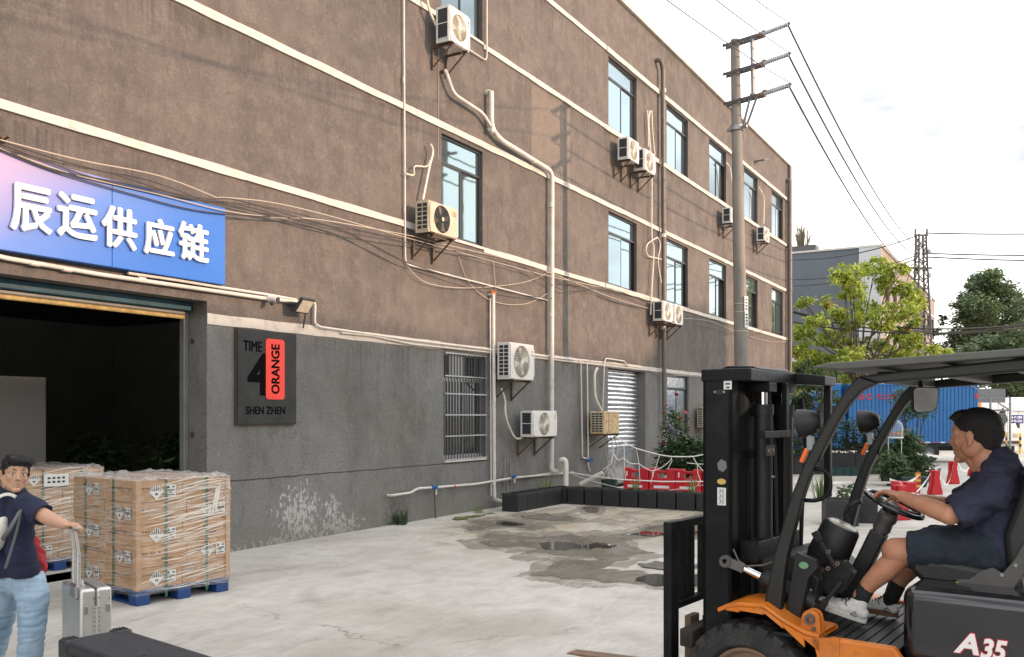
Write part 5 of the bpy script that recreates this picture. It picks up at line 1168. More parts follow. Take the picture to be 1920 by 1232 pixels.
tree('broadleaf_tree', 'thin sparse bare-looking tree left of the big dark tree', tb, 7.5, .13, cam_clusters([(1765,600,12),(1758,620,12),(1775,625,12),(1762,645,14),(1772,660,14),(1755,660,10)], 75, tb), 330, .34, 'leaf_mid', 38, .1, .5)
for i, (x, Z, h_) in enumerate(((1975, 90, 10), (2040, 80, 12))):
    tb = AT(x, 778, Z); tb.z = 0
    tree('broadleaf_tree', ['tall tree just outside the right edge', 'farther tree outside the right edge'][i], tb, h_, .3, rand_clusters((0, 0, h_*.7), (4, 4, 3.2), 16, 1.8, 40+i), 2600, .5, 'leaf_dark', 50+i, .1, .5)

# ------------------------------------------------------------------ factory across the yard (behind the viewer); it shades the yard
OY = -27.8
ob = thing('factory_building', 'factory across the yard behind the viewer, seen only in window reflections and by its shade', 'building', (8, OY-6, 0)); OBO = Vector((8, OY-6, 0))
q = MB(); q.M = Matrix.Translation(-OBO); q.bb((-40, OY-14, 0), (47, OY, 12.35)); q.build('wall', MT['far_render'], ob)
q = MB(); q.M = Matrix.Translation(-OBO); q.prism([(29.8, 12.36), (37.6, 12.36), (37.6, 14.6), (32.0, 14.35), (31.6, 13.3)], OY-5, OY-.5, 1); q.build('stair_tower', MT['far_render'], ob)
for i in range(10):
    for z in (5.2, 9.0):
        q = MB(); q.M = Matrix.Translation(-OBO); x = -14+i*5.6; q.bb((x, OY+.002, z), (x+2.2, OY+.03, z+1.8)); q.build('window', MT['far_glass'], ob)
# ------------------------------------------------------------------ blue truck
mat('truck_blue', (.022, .125, .34), .5, 0, vs=1.5, col2=(.03, .15, .38)); mat('truck_blue_light', (.02, .16, .42), .4); mat('rubber', (.022, .022, .022), .85, 0, .3, 12, .4, 40); mat('truck_red', (.55, .03, .05), .5); mat('truck_white', (.7, .7, .7), .5); mat('chassis', (.03, .03, .032), .7)
TZ = 34.0; tb = AT(1590, 778, TZ); tb.z = 0; k_ = TZ/FPX
TR = thing('box_truck', 'blue ribbed box truck parked behind the hedge with its cab to the left', 'truck', tb, TH-PI/2)
def tx(px): return (px-1590)*k_
zb_, zt_ = 1.8-(830-778)*k_, 1.8+(778-720)*k_; xr = tx(1832)
q = MB(); q.bb((0.03, .03, zb_), (xr, 2.1, zt_)); q.build('cargo_box', MT['truck_blue'], TR)
nr = 34
for i in range(nr):
    q = MB(); x = .03+(xr-.03)*i/nr; q.bb((x+.015, .0, zb_+.04), (x+(xr-.03)/nr-.015, .0295, zt_-.05)); q.build('side_panel', MT['truck_blue'], TR)
q = MB(); q.bb((0, -.02, zt_-.045), (xr+.02, .03, zt_+.01)); q.bb((0, -.02, zb_-.02), (xr+.02, .03, zb_+.035)); q.bb((xr-.02, -.015, zb_), (xr+.025, .03, zt_)); q.build('box_frame', MT['truck_blue_light'], TR)
for i in range(9):
    q = MB(); x = xr-.25-i*.28; q.bb((x, -.028, zb_-.012), (x+.16, -.021, zb_+.03)); q.build('reflector', MT['truck_red' if i % 2 else 'marker_yellow'] if i % 2 else MT['truck_white'], TR)
q = MB(); q.bb((xr-.07, -.022, zt_-.55), (xr+.01, -.016, zt_-.35)); q.build('reflector', MT['truck_red'], TR)
text_mesh('U C', 'lettering', MT['truck_red'], TR, .3, (tx(1622), -.022, 1.8+(778-744)*k_), FRONT, .002, .014, fitw=tx(1632)-tx(1608)); text_mesh('不墨江网', 'lettering', MT['truck_red'], TR, .3, (tx(1661), -.022, 1.8+(778-744)*k_), FRONT, .002, .004, fitw=tx(1681)-tx(1641), fith=.18)
q = MB(); q.prism([(-1.45, .55), (-.06, .55), (-.06, 2.35), (-.35, 2.42), (-1.05, 2.36), (-1.22, 2.2), (-1.45, 1.45)], .05, 1.95, 1); q.build('cab', MT['truck_blue_light'], TR, bev=.05, seg=2)
q = MB(); q.prism([(-1.05, 2.38), (-.10, 2.45), (-.10, 3.0), (-.35, 2.98), (-.85, 2.65)], .35, 1.7, 1); q.build('wind_deflector', MT['truck_blue_light'], TR, bev=.04, seg=2)
q = MB(); q.prism([(-1.28, 1.45), (-.35, 1.45), (-.35, 2.15), (-1.08, 2.12)], .035, .049, 1); q.build('side_window', MT['dark_glass'], TR)
q = MB(); q.bar((-1.44, .15, 1.5), (-1.2, .15, 2.18), 1.7, .012, (0, 1, 0)); q.build('windscreen', MT['dark_glass'], TR)
q = MB(); q.bb((-1.5, -.16, 1.5), (-1.42, -.02, 1.95)); q.build('mirror', MT['chassis'], TR, bev=.02)
q = MB(); q.bb((-1.4, .5, .45), (xr-.1, .65, .62)); q.bb((-1.4, 1.4, .45), (xr-.1, 1.55, .62)); q.bb((.3, .1, .62), (xr, 2.0, zb_-.03)); q.bb((tx(1800), .08, .35), (tx(1828), .2, .8)); q.bar((tx(1790), .1, .75), (tx(1815), .1, .35), .05, .05); q.build('chassis', MT['chassis'], TR)
q = MB(); q.bb((tx(1822), .05, .5), (xr-.05, .09, zb_-.03)); q.build('mudguard', MT['end_wall_grey'], TR)
for x, y0 in ((tx(1745), .12), (tx(1745), 1.75), (-1.0, .12), (-1.0, 1.75)):
    q = MB(); q.lathe([(.21, 0), (.37, .0), (.40, .04), (.40, .20), (.37, .24), (.21, .24)], (x, y0, .40), 'Y', 28, True); w_ = q.build('wheel', MT['rubber'], TR, smooth=40)
    q = MB(); q.lathe([(.02, .10), (.10, .05), (.13, .09), (.19, .06), (.215, .015), (.215, .20)], (x, y0, .40), 'Y', 24); q.build('rim', MT['steel_galv'], w_, smooth=40)
# hedge in long dark planters, crates, pots
def cam_thing(name, label, cat, px, Z, gr=None): b_ = AT(px, 778, Z); b_.z = 0; return thing(name, label, cat, b_, TH-PI/2, gr)
HZ = 27.6; hk = HZ/FPX
for i, (x0, x1) in enumerate(((1492, 1548), (1549, 1604), (1605, 1662))):
    t = cam_thing('planter_trough', ['left', 'middle', 'right'][i]+' long black planter trough of the hedge before the truck', 'planter', x0, HZ, 'long black hedge planters')
    q = MB(); w_ = (x1-x0)*hk; h_ = .62
    for a, c_ in (((0, 0), (w_, .02)), ((0, .48), (w_, .5)), ((0, .021), (.02, .479)), ((w_-.02, .021), (w_, .479))): q.bb((a[0], a[1], .0), (c_[0], c_[1], h_))
    q.bb((.02, .02, .5), (w_-.02, .48, .52)); q.bb((-.01, -.01, h_), (w_+.01, .03, h_+.03)); q.build('trough', MT['rattan_black'], t)
for i in range(9):
    x = 1497+i*19; b_ = AT(x, 778, HZ+.25+random.uniform(-.1, .2)); b_.z = 0
    t = thing('hedge_bush', '%s bush of the hedge in the long black planters, counted from the left' % (['first']+ordn[1:])[i], 'shrub', b_, 0, 'hedge bushes in the long planters')
    hz_ = .50+(.95 if i not in (0, 1) else .6); leaves(bush_pts((0, 0, .60+hz_*.38), (.33, .30, hz_*.5), 520, 60+i, .3), .10, 'foliage', MT['leaf_dark'], t, 0, .5, 60+i)
    q = MB(); q.tube([(0, 0, .5), (.02, 0, .95)], .02, 5); q.build('stem', MT['bark'], t)
    if i in (1, 8): leaves(bush_pts((0, 0, .8), (.33, .3, .4), 26, 70+i, .9), .08, 'flowers', MT['petal_red'], t, 0, .9, 70)['kind'] = 'stuff'
t = cam_thing('flower_plant', 'blue-flowered plant at the left end of the hedge behind the mast', 'plant', 1492, 27.2); leaves(bush_pts((0, 0, .9), (.35, .3, .4), 500, 81, .3), .1, 'foliage', MT['leaf_mid'], t, 0, .5, 2); leaves(bush_pts((0, 0, .98), (.36, .3, .38), 130, 82, .9), .09, 'flowers', MT['petal_blue'], t, 0, .9, 3)['kind'] = 'stuff'
mat('crate_green', (.015, .05, .05), .5)
for i in range(5):
    t = cam_thing('plastic_crate', '%s dark green crate in the row at the foot of the hedge planters' % (['first']+ordn[1:])[i], 'crate', 1553+i*14.5, 26.9, 'dark green crates below the hedge'); q = MB(); w_ = .21
    for a, c_ in (((0, 0), (w_, .012)), ((0, .24), (w_, .252)), ((0, .0125), (.012, .2395)), ((w_-.012, .0125), (w_, .2395))): q.bb((a[0], a[1], 0), (c_[0], c_[1], .24))
    q.bb((.0125, .0125, .01), (w_-.0125, .2395, .02)); q.bb((-.008, -.008, .225), (w_+.008, .0, .25)); q.bb((-.006, -.006, .12), (w_+.006, .0, .135)); q.build('crate_body', MT['crate_green'], t)
# cluster of potted plants and a bird cage
def pot(label, px, Z, r_, h_, mt='green_dark', plant=None, name='potted_plant'):
    t = cam_thing(name, label, 'plant', px, Z); q = MB(); q.lathe([(r_*.72, 0), (r_, h_), (r_*.9, h_), (r_*.85, h_-.05), (.001, h_-.05)], n=18); q.build('pot', MT[mt], t)
    c_, rr_, n_, s_, m_, sd_, dr = plant; leaves(bush_pts((0, 0, c_), rr_, n_, sd_, .25), s_, 'foliage', MT[m_], t, dr, .34, sd_); q = MB()
    rnd = random.Random(sd_)
    for i in range(5): a = rnd.uniform(0, 2*PI); q.tube([(0, 0, h_-.05), (rr_[0]*.4*math.cos(a), rr_[1]*.4*math.sin(a), c_*.8), (rr_[0]*.7*math.cos(a), rr_[1]*.7*math.sin(a), c_+rr_[2]*.6)], [.02, .014, .006], 5)
    q.build('stems', MT['bark'], t); return t
pot('fern in a green pot at the front left of the plant cluster', 1676, 23.2, .24, .34, plant=(.55, (.42, .4, .42), 700, .2, 'leaf_pot', 91, .5))
pot('leafy plant under the bird cage in the plant cluster', 1664, 24.6, .22, .35, plant=(.7, (.36, .3, .5), 560, .16, 'leaf_dark', 92, .3))
pot('small tree with rounded crown behind the bird cage, in front of the truck', 1712, 26, .25, .35, plant=(2.15, (.75, .6, .55), 1500, .13, 'leaf_mid', 93, .1), name='small_tree')
pot('tall big-leaved plant right of the bird cage', 1702, 24.6, .22, .32, plant=(.95, (.38, .35, .6), 420, .26, 'leaf_pot', 94, .5))
pot('low bushy plant at the right end of the plant cluster', 1722, 24.4, .3, .2, plant=(.45, (.5, .4, .32), 620, .15, 'leaf_dark', 95, .3))
t = cam_thing('planter_trough', 'green oblong trough at the foot of the plant cluster', 'planter', 1692, 22.7); q = MB(); q.prism([(.05, 0), (.6, 0), (.68, .26), (-.03, .26)], 0, .3, 1); q.build('trough', MT['green_dark'], t, bev=.02); leaves(bush_pts((.32, .15, .3), (.34, .16, .09), 160, 96, .2), .08, 'foliage', MT['leaf_mid'], t, 0, .5, 5)
mat('brick_edge', (.23, .19, .13), .9, 0, .3, 8, .6, 30); t = cam_thing('stone_kerb', 'short stone kerb block right of the plant cluster', 'kerb', 1722, 25.2); q = MB(); q.box((.15, .0, .11), (.16, 1.6, .22), (0, 0, R(-14))); q.build('block', MT['brick_edge'], t, bev=.02)
t = cam_thing('bird_cage', 'white domed bird cage on a thin stand among the potted plants', 'cage', 1678, 23.6)
q = MB(); cz = 1.20; r_ = .19
for i in range(12):
    a = 2*PI*i/12; q.tube([(r_*math.cos(a), r_*math.sin(a), cz), (r_*math.cos(a), r_*math.sin(a), cz+.28)]+[(r_*math.cos(R(k))*math.cos(a), r_*math.cos(R(k))*math.sin(a), cz+.28+r_*math.sin(R(k))) for k in (30, 60, 88)], .0055, 4)
q.lathe([(r_-.01, 0), (r_+.02, 0), (r_+.02, .03), (r_-.01, .03)], (0, 0, cz), n=20, closed=True); q.build('cage_bars', MT['rope_white'], t)
q = MB(); q.lathe([(.001, 0), (r_, 0), (r_, .05), (.001, .05)], (0, 0, cz+.09), n=16); q.build('cage_tray', mat('terracotta', (.35, .13, .06), .8), t)
q = MB()
for x in (-.17, .17): q.cyl((x, 0, 0), (x, 0, cz), .009, n=6)
q.cyl((-.17, 0, .62), (.17, 0, .62), .009, n=6); q.build('stand', MT['rope_white'], t)
# red barrier stands with white tape
def stand(label, px, py, hpx, w_=.30):
    b_ = G(px, py); t = thing('barrier_stand', label, 'barrier', b_, TH-PI/2+R(20), 'red bottle-shaped barrier stands joined by tape'); Zd = (b_.dot(FW)); h_ = hpx*Zd/FPX
    for y0 in (0, .11):
        q = MB(); a = w_; q.prism([(-a*.5, 0), (a*.5, 0), (a*.5, h_*.1), (a*.27, h_*.5), (a*.24, h_), (a*.1, h_), (.0, h_*.94), (-a*.1, h_), (-a*.24, h_), (-a*.27, h_*.5), (-a*.5, h_*.1)], y0, y0+.075, 1); q.build('stand_plate', MT['barrier_red'], t, bev=.012)
    q = MB(); q.bb((-w_*.2, .076, h_*.3), (w_*.2, .109, h_*.7)); q.build('spacer', MT['barrier_red'], t)
    q = MB(); q.bb((w_*.16, -.006, h_*.60), (w_*.235, -.001, h_*.78)); q.build('reflector', MT['reflective'], t); q = MB(); q.tube([(0, .05, h_*.93), (.0, .04, h_*1.04), (-.06, .03, h_*1.1)], .008, 5); q.build('tape_knot', MT['rope_white'], t); return t
stand('nearest fully visible red barrier stand left of the driver chest', 1759, 928, 46); stand('second red barrier stand, just beyond the nearest one', 1792, 908, 43); stand('farthest red barrier stand, beside the driver chin', 1830, 893, 38); stand('red barrier stand right behind the steering wheel', 1694, 976, 66, .36)
t = thing('plastic_barrier', 'low red double barrier seen over the driver hands', 'barrier', G(1698, 938), TH-PI/2)
q = MB(); q.bb((-.24, 0, 0), (-.02, .2, .40)); q.bb((.02, 0, 0), (.24, .2, .38)); q.build('barrier_body', MT['barrier_red'], t, bev=.02); q = MB(); q.bb((.10, -.006, .12), (.2, -.001, .16)); q.build('reflector', MT['reflective'], t)
t = thing('bollard', 'slim red bollard with yellow bands between the barrier stands', 'bollard', G(1721, 925)); q = MB(); q.lathe([(.055, 0), (.055, .48), (.03, .49)], n=14); q.build('post', MT['barrier_red'], t)
for z in (.14, .27, .40): q = MB(); q.lathe([(.052, z), (.0575, z), (.0575, z+.055), (.052, z+.055)], n=14, closed=True); q.build('yellow_band', MT['marker_yellow'], t)
def gp(px, py, Z): return AT(px, py, Z)
def tape(label, pts, w_=.05, sag=.03):
    out_ = []
    for i in range(len(pts)-1):
        L_ = (pts[i+1]-pts[i]).length
        for j in range(7): t_ = j/7; out_.append(pts[i].lerp(pts[i+1], t_)-Vector((0, 0, 4*sag*L_*t_*(1-t_))))
    out_.append(pts[-1]); c0 = out_[0].copy(); q = MB(); vs = []
    for i, p in enumerate(out_): tw = math.sin(i*.8)*.5; q_ = p-c0; vs += [q_+Vector((0, 0, w_/2))+FW*tw*w_*.3, q_-Vector((0, 0, w_/2))-FW*tw*w_*.3]
    q.add(vs, [(2*i, 2*i+2, 2*i+3, 2*i+1) for i in range(len(out_)-1)]); o = q.build('barrier_tape', MT['rope_white']); o.location = c0; return tag(o, label, 'tape')
tape('white tape from the double barrier up to the nearest red stand', [gp(1690,908,19.6), gp(1716,925,20.2), gp(1745,888,20.5)], .05, .05)
tape('white tape between the nearest and second red stands', [gp(1762,884,20.6), gp(1788,868,23.7)], .05, .12)
tape('white tape between the second and farthest red stands', [gp(1796,868,23.8), gp(1826,855,26.4)], .06, .10)
tape('white tape stretched past the truck wheel, upper strand', [gp(1708,849,25), gp(1760,857,26), gp(1800,853,28)], .06, .0)
tape('white tape stretched past the truck wheel, lower strand', [gp(1708,849,24.8), gp(1812,862,26)], .05, .0)
tape('white and red tape arching over the double barrier', [gp(1668,899,20), gp(1700,905,19.8), gp(1722,892,20)], .06, .06)
tape('white tape crossing between the two forklift pillars', [gp(1490,903,22), gp(1530,906,22), gp(1600,904,22), gp(1690,905,20)], .05, .0)
# gate fence, shed, van and sign at the far right
mat('shed_wall', (.55, .60, .64), .6, 0, .06, 1.2); mat('shed_roof', (.62, .66, .68), .5, 0, .08, 1); mat('sign_blue', (.01, .04, .22), .4); mat('van_white', (.66, .67, .64), .35); mat('orange_panel', (.7, .22, .04), .5)
t = cam_thing('mesh_gate', 'wire mesh gate on steel posts behind the driver head', 'gate', 1857, 34); k_ = 34/FPX
for x in (0, 37*k_): q = MB(); q.cyl((x, 0, 0), (x, 0, 1.8+(778-745)*k_ if x else 2.4), .04, n=8); q.build('post', MT['steel_galv'], t)
q = MB(); gx = 36*k_
for i in range(10): q.cyl((.0+gx*i/9, 0, .25), (gx*i/9, 0, 1.95), .008, n=4)
for i in range(16): q.cyl((0, 0, .25+1.7*i/15), (gx, 0, .25+1.7*i/15), .008, n=4)
q.build('wire_mesh', MT['steel_galv'], t)
q = MB(); q.bar((-.2, 0, 1.98), (gx, 0, 1.98), .05, .05); q.bar((-.9, 0, 3.0), (gx, 0, 1.98), .04, .04); q.bar((-.6, 0, 2.45), (gx, 0, 2.45), .025, .025); q.build('gate_frame', MT['steel_galv'], t)
t = cam_thing('site_shed', 'pale blue-white site shed with a low sloping roof at the far right', 'shed', 1835, 46); k_ = 46/FPX
W0, W1 = 0, 14.0; zl = 1.8+(778-755)*k_
for i in range(14):
    q = MB(); x = W0+i*1.0; q.bb((x+.01, 0, 0), (x+.99, .08, 2.15 if x > 1.7 else zl)); q.build('wall_panel', MT['shed_wall'], t)
for i in range(13):
    x = 1.75+i*1.0; q = MB(); q.add([(x, -.1, 2.02-.0), (x+.98, -.1, 2.02), (x+.98+.3, 3.2, 2.75), (x+.3, 3.2, 2.75)], [(0, 1, 2, 3)]); q.build('roof_panel', MT['shed_roof'], t)
q = MB(); q.bb((.3, 1.2, 1.9), (2.0, 3.0, 3.15)); q.build('upper_block', MT['end_wall_grey'], t)
t = cam_thing('site_sign', 'small blue construction-site notice with white Chinese characters', 'sign', 1906, 42); k_ = 42/FPX
q = MB(); q.bb((-12*k_, 0, 1.8-16*k_), (13*k_, .03, 1.8-.2*k_)); q.build('sign_panel', MT['sign_blue'], t)
text_mesh('施工重地', 'lettering', MT['letter_white'], t, .12, (3*k_, -.004, 1.8-4.6*k_), FRONT, 0, .003, fitw=15*k_, fith=5*k_); text_mesh('闲人免进', 'lettering', MT['letter_white'], t, .12, (3*k_, -.004, 1.8-11.4*k_), FRONT, 0, .003, fitw=15*k_, fith=5*k_)
q = MB(); q.lathe([(.001, -.006), (.06, -.006)], (-8*k_, 0, 1.8-11*k_), 'Y', 14); q.add([(-10.5*k_, -.005, 1.8-6*k_), (-5.5*k_, -.005, 1.8-6*k_), (-8*k_, -.005, 1.8-2*k_)], [(0, 1, 2)]); q.build('pictogram', MT['letter_white'], t)
q = MB(); q.cyl((-12*k_, .05, 0), (-12*k_, .05, 1.9), .03, n=8); q.build('sign_post', MT['steel_galv'], t)
t = cam_thing('van', 'white van facing the viewer behind the mesh gate', 'van', 1858, 44); 
q = MB(); q.prism([(0, .35), (.1, .3), (3.6, .3), (3.6, 1.9), (1.2, 1.9), (.85, 1.85), (.35, 1.15), (0, 1.05)], 0, 1.5, 0); q.build('body', MT['van_white'], t, bev=.06, seg=2)
for o_ in t.children if False else []: pass
q = MB(); q.bar((.75, .34, 1.18), (.75, .80, 1.80), 1.25, .012, (1, 0, 0)); q.build('windscreen', MT['dark_glass'], t); q = MB(); q.bb((.1, -.03, .4), (1.4, .0, .55)); q.build('bumper', MT['chassis'], t, bev=.01)
for x in (.2, 1.1): q = MB(); q.bb((x, -.03, .72), (x+.22, .01, .9)); q.build('headlight', MT['lamp_glass'], t, bev=.01)
for x in (.1, 1.2): q = MB(); q.bb((x, .4, .0), (x+.2, 1.0, .55)); q.build('wheel', MT['rubber'], t, bev=.08, seg=3)
q = MB(); q.bb((1.52, .5, 1.15), (1.68, .58, 1.4)); q.build('mirror', MT['chassis'], t, bev=.01)
for i, x in enumerate((1887, 1913)):
    t = cam_thing('bollard', ['short yellow and black post behind the gate post', 'short yellow and black post below the blue notice'][i], 'bollard', x, 42.5); q = MB(); q.cyl((0, 0, 0), (0, 0, .95), .05, n=10); q.build('post', MT['marker_yellow'], t); q = MB()
    for z in (.3, .62): q.cyl((0, 0, z), (0, 0, z+.16), .053, n=10)
    q.build('black_band', MT['chassis'], t)
t = cam_thing('advert_panel', 'narrow orange panel behind the truck tail', 'sign', 1836, 40); q = MB(); q.bb((0, 0, 1.5), (.10, .05, 2.35)); q.build('panel', MT['orange_panel'], t); q = MB(); q.cyl((.05, .08, 0), (.05, .08, 2.2), .03, n=6); q.build('post', MT['steel_galv'], t)
# ------------------------------------------------------------------ people: shared pieces
def skinmat(name, c, c2):
    m = mat(name, c, .5, 0, vs=7, col2=c2, bump=.12, bs=160, spec=.4); m.node_tree.nodes['Principled BSDF'].inputs['Subsurface Weight'].default_value = .12
    m.node_tree.nodes['Principled BSDF'].inputs['Subsurface Radius'].default_value = (.02, .008, .004); return m
skinmat('skin_tan', (.44, .20, .118), (.54, .27, .165)); skinmat('skin_fair', (.45, .26, .17), (.50, .29, .20))
mat('hair_black', (.010, .009, .009), .5, 0, .3, 60, .9, 180); mat('hair_fade', (.013, .011, .010), .8, 0, .4, 120, .7, 200)
mat('navy_shirt', (.012, .016, .045), .92, 0, .25, 5, .35, 220); mat('navy_dark', (.024, .026, .050), .9, 0, .2, 5, .35, 200); mat('shorts_navy', (.012, .018, .030), .85, 0, .2, 5, .3, 200)
mat('jeans', (.17, .27, .38), .85, 0, vs=4, col2=(.34, .45, .56), bump=.4, bs=260, st=(1, 1, .7)); mat('pack_white', (.62, .61, .55), .8, 0, .1, 6, .3, 80); mat('strap_grey', (.13, .14, .14), .7); mat('red_cloth', (.32, .015, .02), .8, 0, .3, 6, .4, 80)
mat('eye_white', (.6, .58, .55), .2); mat('iris', (.015, .01, .008), .1); mat('lip', (.35, .13, .10), .5); mat('shoe_white', (.60, .59, .56), .6, 0, .12, 14); mat('sock_black', (.012, .012, .014), .9); mat('sole', (.55, .54, .50), .7); mat('sole_brown', (.16, .08, .045), .8)
def hand(q, wrist, dirv, palm, s=1.0, curl=(.5, .5, .5, .5), side=1, thumb_out=.8, ccurl=1.0):
    """palm plus five separate bent fingers; palm = direction the palm faces, side = +1 if the thumb is on dirv x palm"""
    w_ = Vector(wrist); d = Vector(dirv).normalized(); p = Vector(palm); p = (p-d*p.dot(d)).normalized(); a = d.cross(p).normalized()*side
    m = Matrix((a, d, p)).transposed()
    q.ell(w_+d*.048*s, (.040*s, .052*s, .016*s), m, 12, 8); q.ell(w_+d*.075*s, (.039*s, .026*s, .013*s), m, 12, 8); q.ell(w_+d*.03*s+a*.018*s, (.02*s, .035*s, .018*s), m, 10, 8)
    for i, (off, L_, r_) in enumerate(((.029, .075, .0088), (.010, .083, .0092), (-.010, .077, .0088), (-.028, .060, .0078))):
        b0 = w_+d*(.088-.006*abs(i-1))*s+a*off*s; ang = 0; pts = [b0-d*.03*s, b0]; pos = b0
        for k, fr in enumerate((.44, .31, .25)):
            ang += curl[i]*(.8 if k == 0 else 1.0)*ccurl; v = d*math.cos(ang)+p*math.sin(ang)+a*(off*2.2 if k == 0 else 0); pos = pos+v.normalized()*L_*fr*s; pts.append(pos)
        q.limb(pts, [r_*s, r_*s*1.05, r_*s, r_*s*.92, r_*s*.78], 10)
    t0 = w_+d*.022*s+a*.026*s; t1 = t0+(a*thumb_out+d*.75+p*.25).normalized()*.042*s; t2 = t1+(a*thumb_out*.35+d+p*.45).normalized()*.032*s; t3 = t2+(d+p*.7).normalized()*.024*s
    q.limb([t0, t1, t2, t3], [.014*s, .0115*s, .0102*s, .0085*s], 10)
def head_prims(q, M, s):
    r3 = M.to_3x3().normalized()
    def E(c_, r_, rot=None): q.ell(M @ Vector(c_), tuple(k*s for k in r_), r3 @ rot if rot is not None else r3, 18, 12)
    def Lm(pts, rs): q.limb([M @ Vector(p) for p in pts], [k*s for k in rs], 10)
    E((-.018, 0, .036), (.096, .075, .082)); E((.028, 0, -.012), (.058, .062, .085)); E((.030, 0, .040), (.056, .062, .055)); E((.030, 0, -.070), (.048, .050, .040)); E((.069, 0, -.094), (.024, .027, .019)); E((.081, 0, -.046), (.013, .021, .015)); E((.079, 0, -.067), (.013, .019, .012))
    for y in (-1, 1):
        E((.052, y*.036, -.018), (.026, .024, .026)); Lm([(.078, y*.012, .026), (.076, y*.034, .028), (.062, y*.052, .020)], (.010, .010, .009)); E((.0, y*.05, -.045), (.045, .022, .045))
        E((-.006, y*.077, -.006), (.016, .006, .027), Matrix.Rotation(R(-12), 3, 'Y')); E((-.004, y*.081, .004), (.016, .005, .022)); E((.0, y*.078, -.033), (.008, .006, .009)); E((.093, y*.011, -.028), (.009, .008, .007))
        E((.070, y*.031, .004), (.014, .015, .010))
    Lm([(.082, 0, .014), (.092, 0, -.006), (.100, 0, -.022)], (.0085, .009, .0105))
    Lm([(.074, -.022, -.057), (.085, -.008, -.0555), (.087, 0, -.0565), (.085, .008, -.0555), (.074, .022, -.057)], (.004, .0052, .0052, .0052, .004)); Lm([(.074, -.018, -.0640), (.0845, 0, -.0660), (.074, .018, -.0640)], (.005, .0072, .005)); E((.072, 0, -.061), (.018, .026, .022))
def face_bits(par, M, s, gaze=0, brow=True, back=0):
    M = M @ Matrix.Translation((-back, 0, 0))
    for y in (-1, 1):
        q = MB(); q.ell(M @ Vector((.0765, y*.031, .0035)), tuple(k*s for k in (.0088, .0132, .0060)), M.to_3x3().normalized(), 12, 8); e_ = q.build('eye', MT['eye_white'], par, smooth=True)
        q = MB(); q.ell(M @ Vector((.0820, y*.031-gaze, .0035)), tuple(k*s for k in (.0038, .0052, .0046)), M.to_3x3().normalized(), 10, 8); q.build('iris', MT['iris'], e_, smooth=True)
        q = MB(); q.limb([M @ Vector(p) for p in ((.0810, y*.017, .0085), (.0830, y*.030, .0102), (.0760, y*.045, .0070))], [.0016*s, .0020*s, .0014*s], 6); q.build('eyelid', MT['hair_black'], e_, smooth=True)
        if brow: q = MB(); q.limb([M @ Vector(p) for p in ((.0850, y*.014, .0315), (.0835, y*.030, .0345), (.0700, y*.050, .0265))], [.0026*s, .0036*s, .0020*s], 8); q.build('eyebrow', MT['hair_black'], par, smooth=True)
    if back: return
    q = MB(); q.limb([M @ Vector(p) for p in ((.0800, -.022, -.0550), (.0935, 0, -.0585), (.0800, .022, -.0550))], [.0012*s, .0030*s, .0012*s], 6); q.build('mouth', MT['lip'], par, smooth=True)

def strands(o, n, L_, M, par, seed):                     # fine locks lying over the hair mass
    rnd = random.Random(seed); me = o.data; vs = [(v.co.copy(), v.normal.copy()) for v in me.vertices]; q = MB(); r3 = M.to_3x3().normalized()
    fwd, up = r3 @ Vector((1, 0, 0)), r3 @ Vector((0, 0, 1)); c_ = M @ Vector((-.02, .01, .10))
    for i in range(n):
        p, nn_ = rnd.choice(vs); fl = (p-c_); fl = fl-nn_*fl.dot(nn_)+fwd*.01*rnd.uniform(0, 2)
        if fl.length < 1e-4: continue
        fl.normalize(); d = (fl+nn_*rnd.uniform(.02, .20)+Vector((rnd.gauss(0, .10), rnd.gauss(0, .10), rnd.gauss(0, .10)))).normalized(); s_ = d.cross(nn_).normalized()*.0011; l_ = L_*rnd.uniform(.5, 1.2)
        q.add([p-s_-nn_*.001, p+s_-nn_*.001, p+d*l_*.6+s_*.7, p+d*l_*.6-s_*.7, p+d*l_-nn_*l_*.15], [(0, 1, 2, 3), (3, 2, 4)])
    q.build('hair_strands', MT['hair_black'], o, kind='stuff')
def hem(o, a, b, k, R_):                                 # flat open end of a sleeve, leg or shirt tail
    d = (b-a); L_ = d.length; d.normalize(); tc_ = L_*k
    for v in o.data.vertices:
        r_ = v.co-a; t_ = r_.dot(d); ax = (r_-d*t_).length
        if t_ > tc_-.002 and ax < R_: v.co -= d*(t_-tc_+.05*max(0, 1-ax/(R_*.72)))
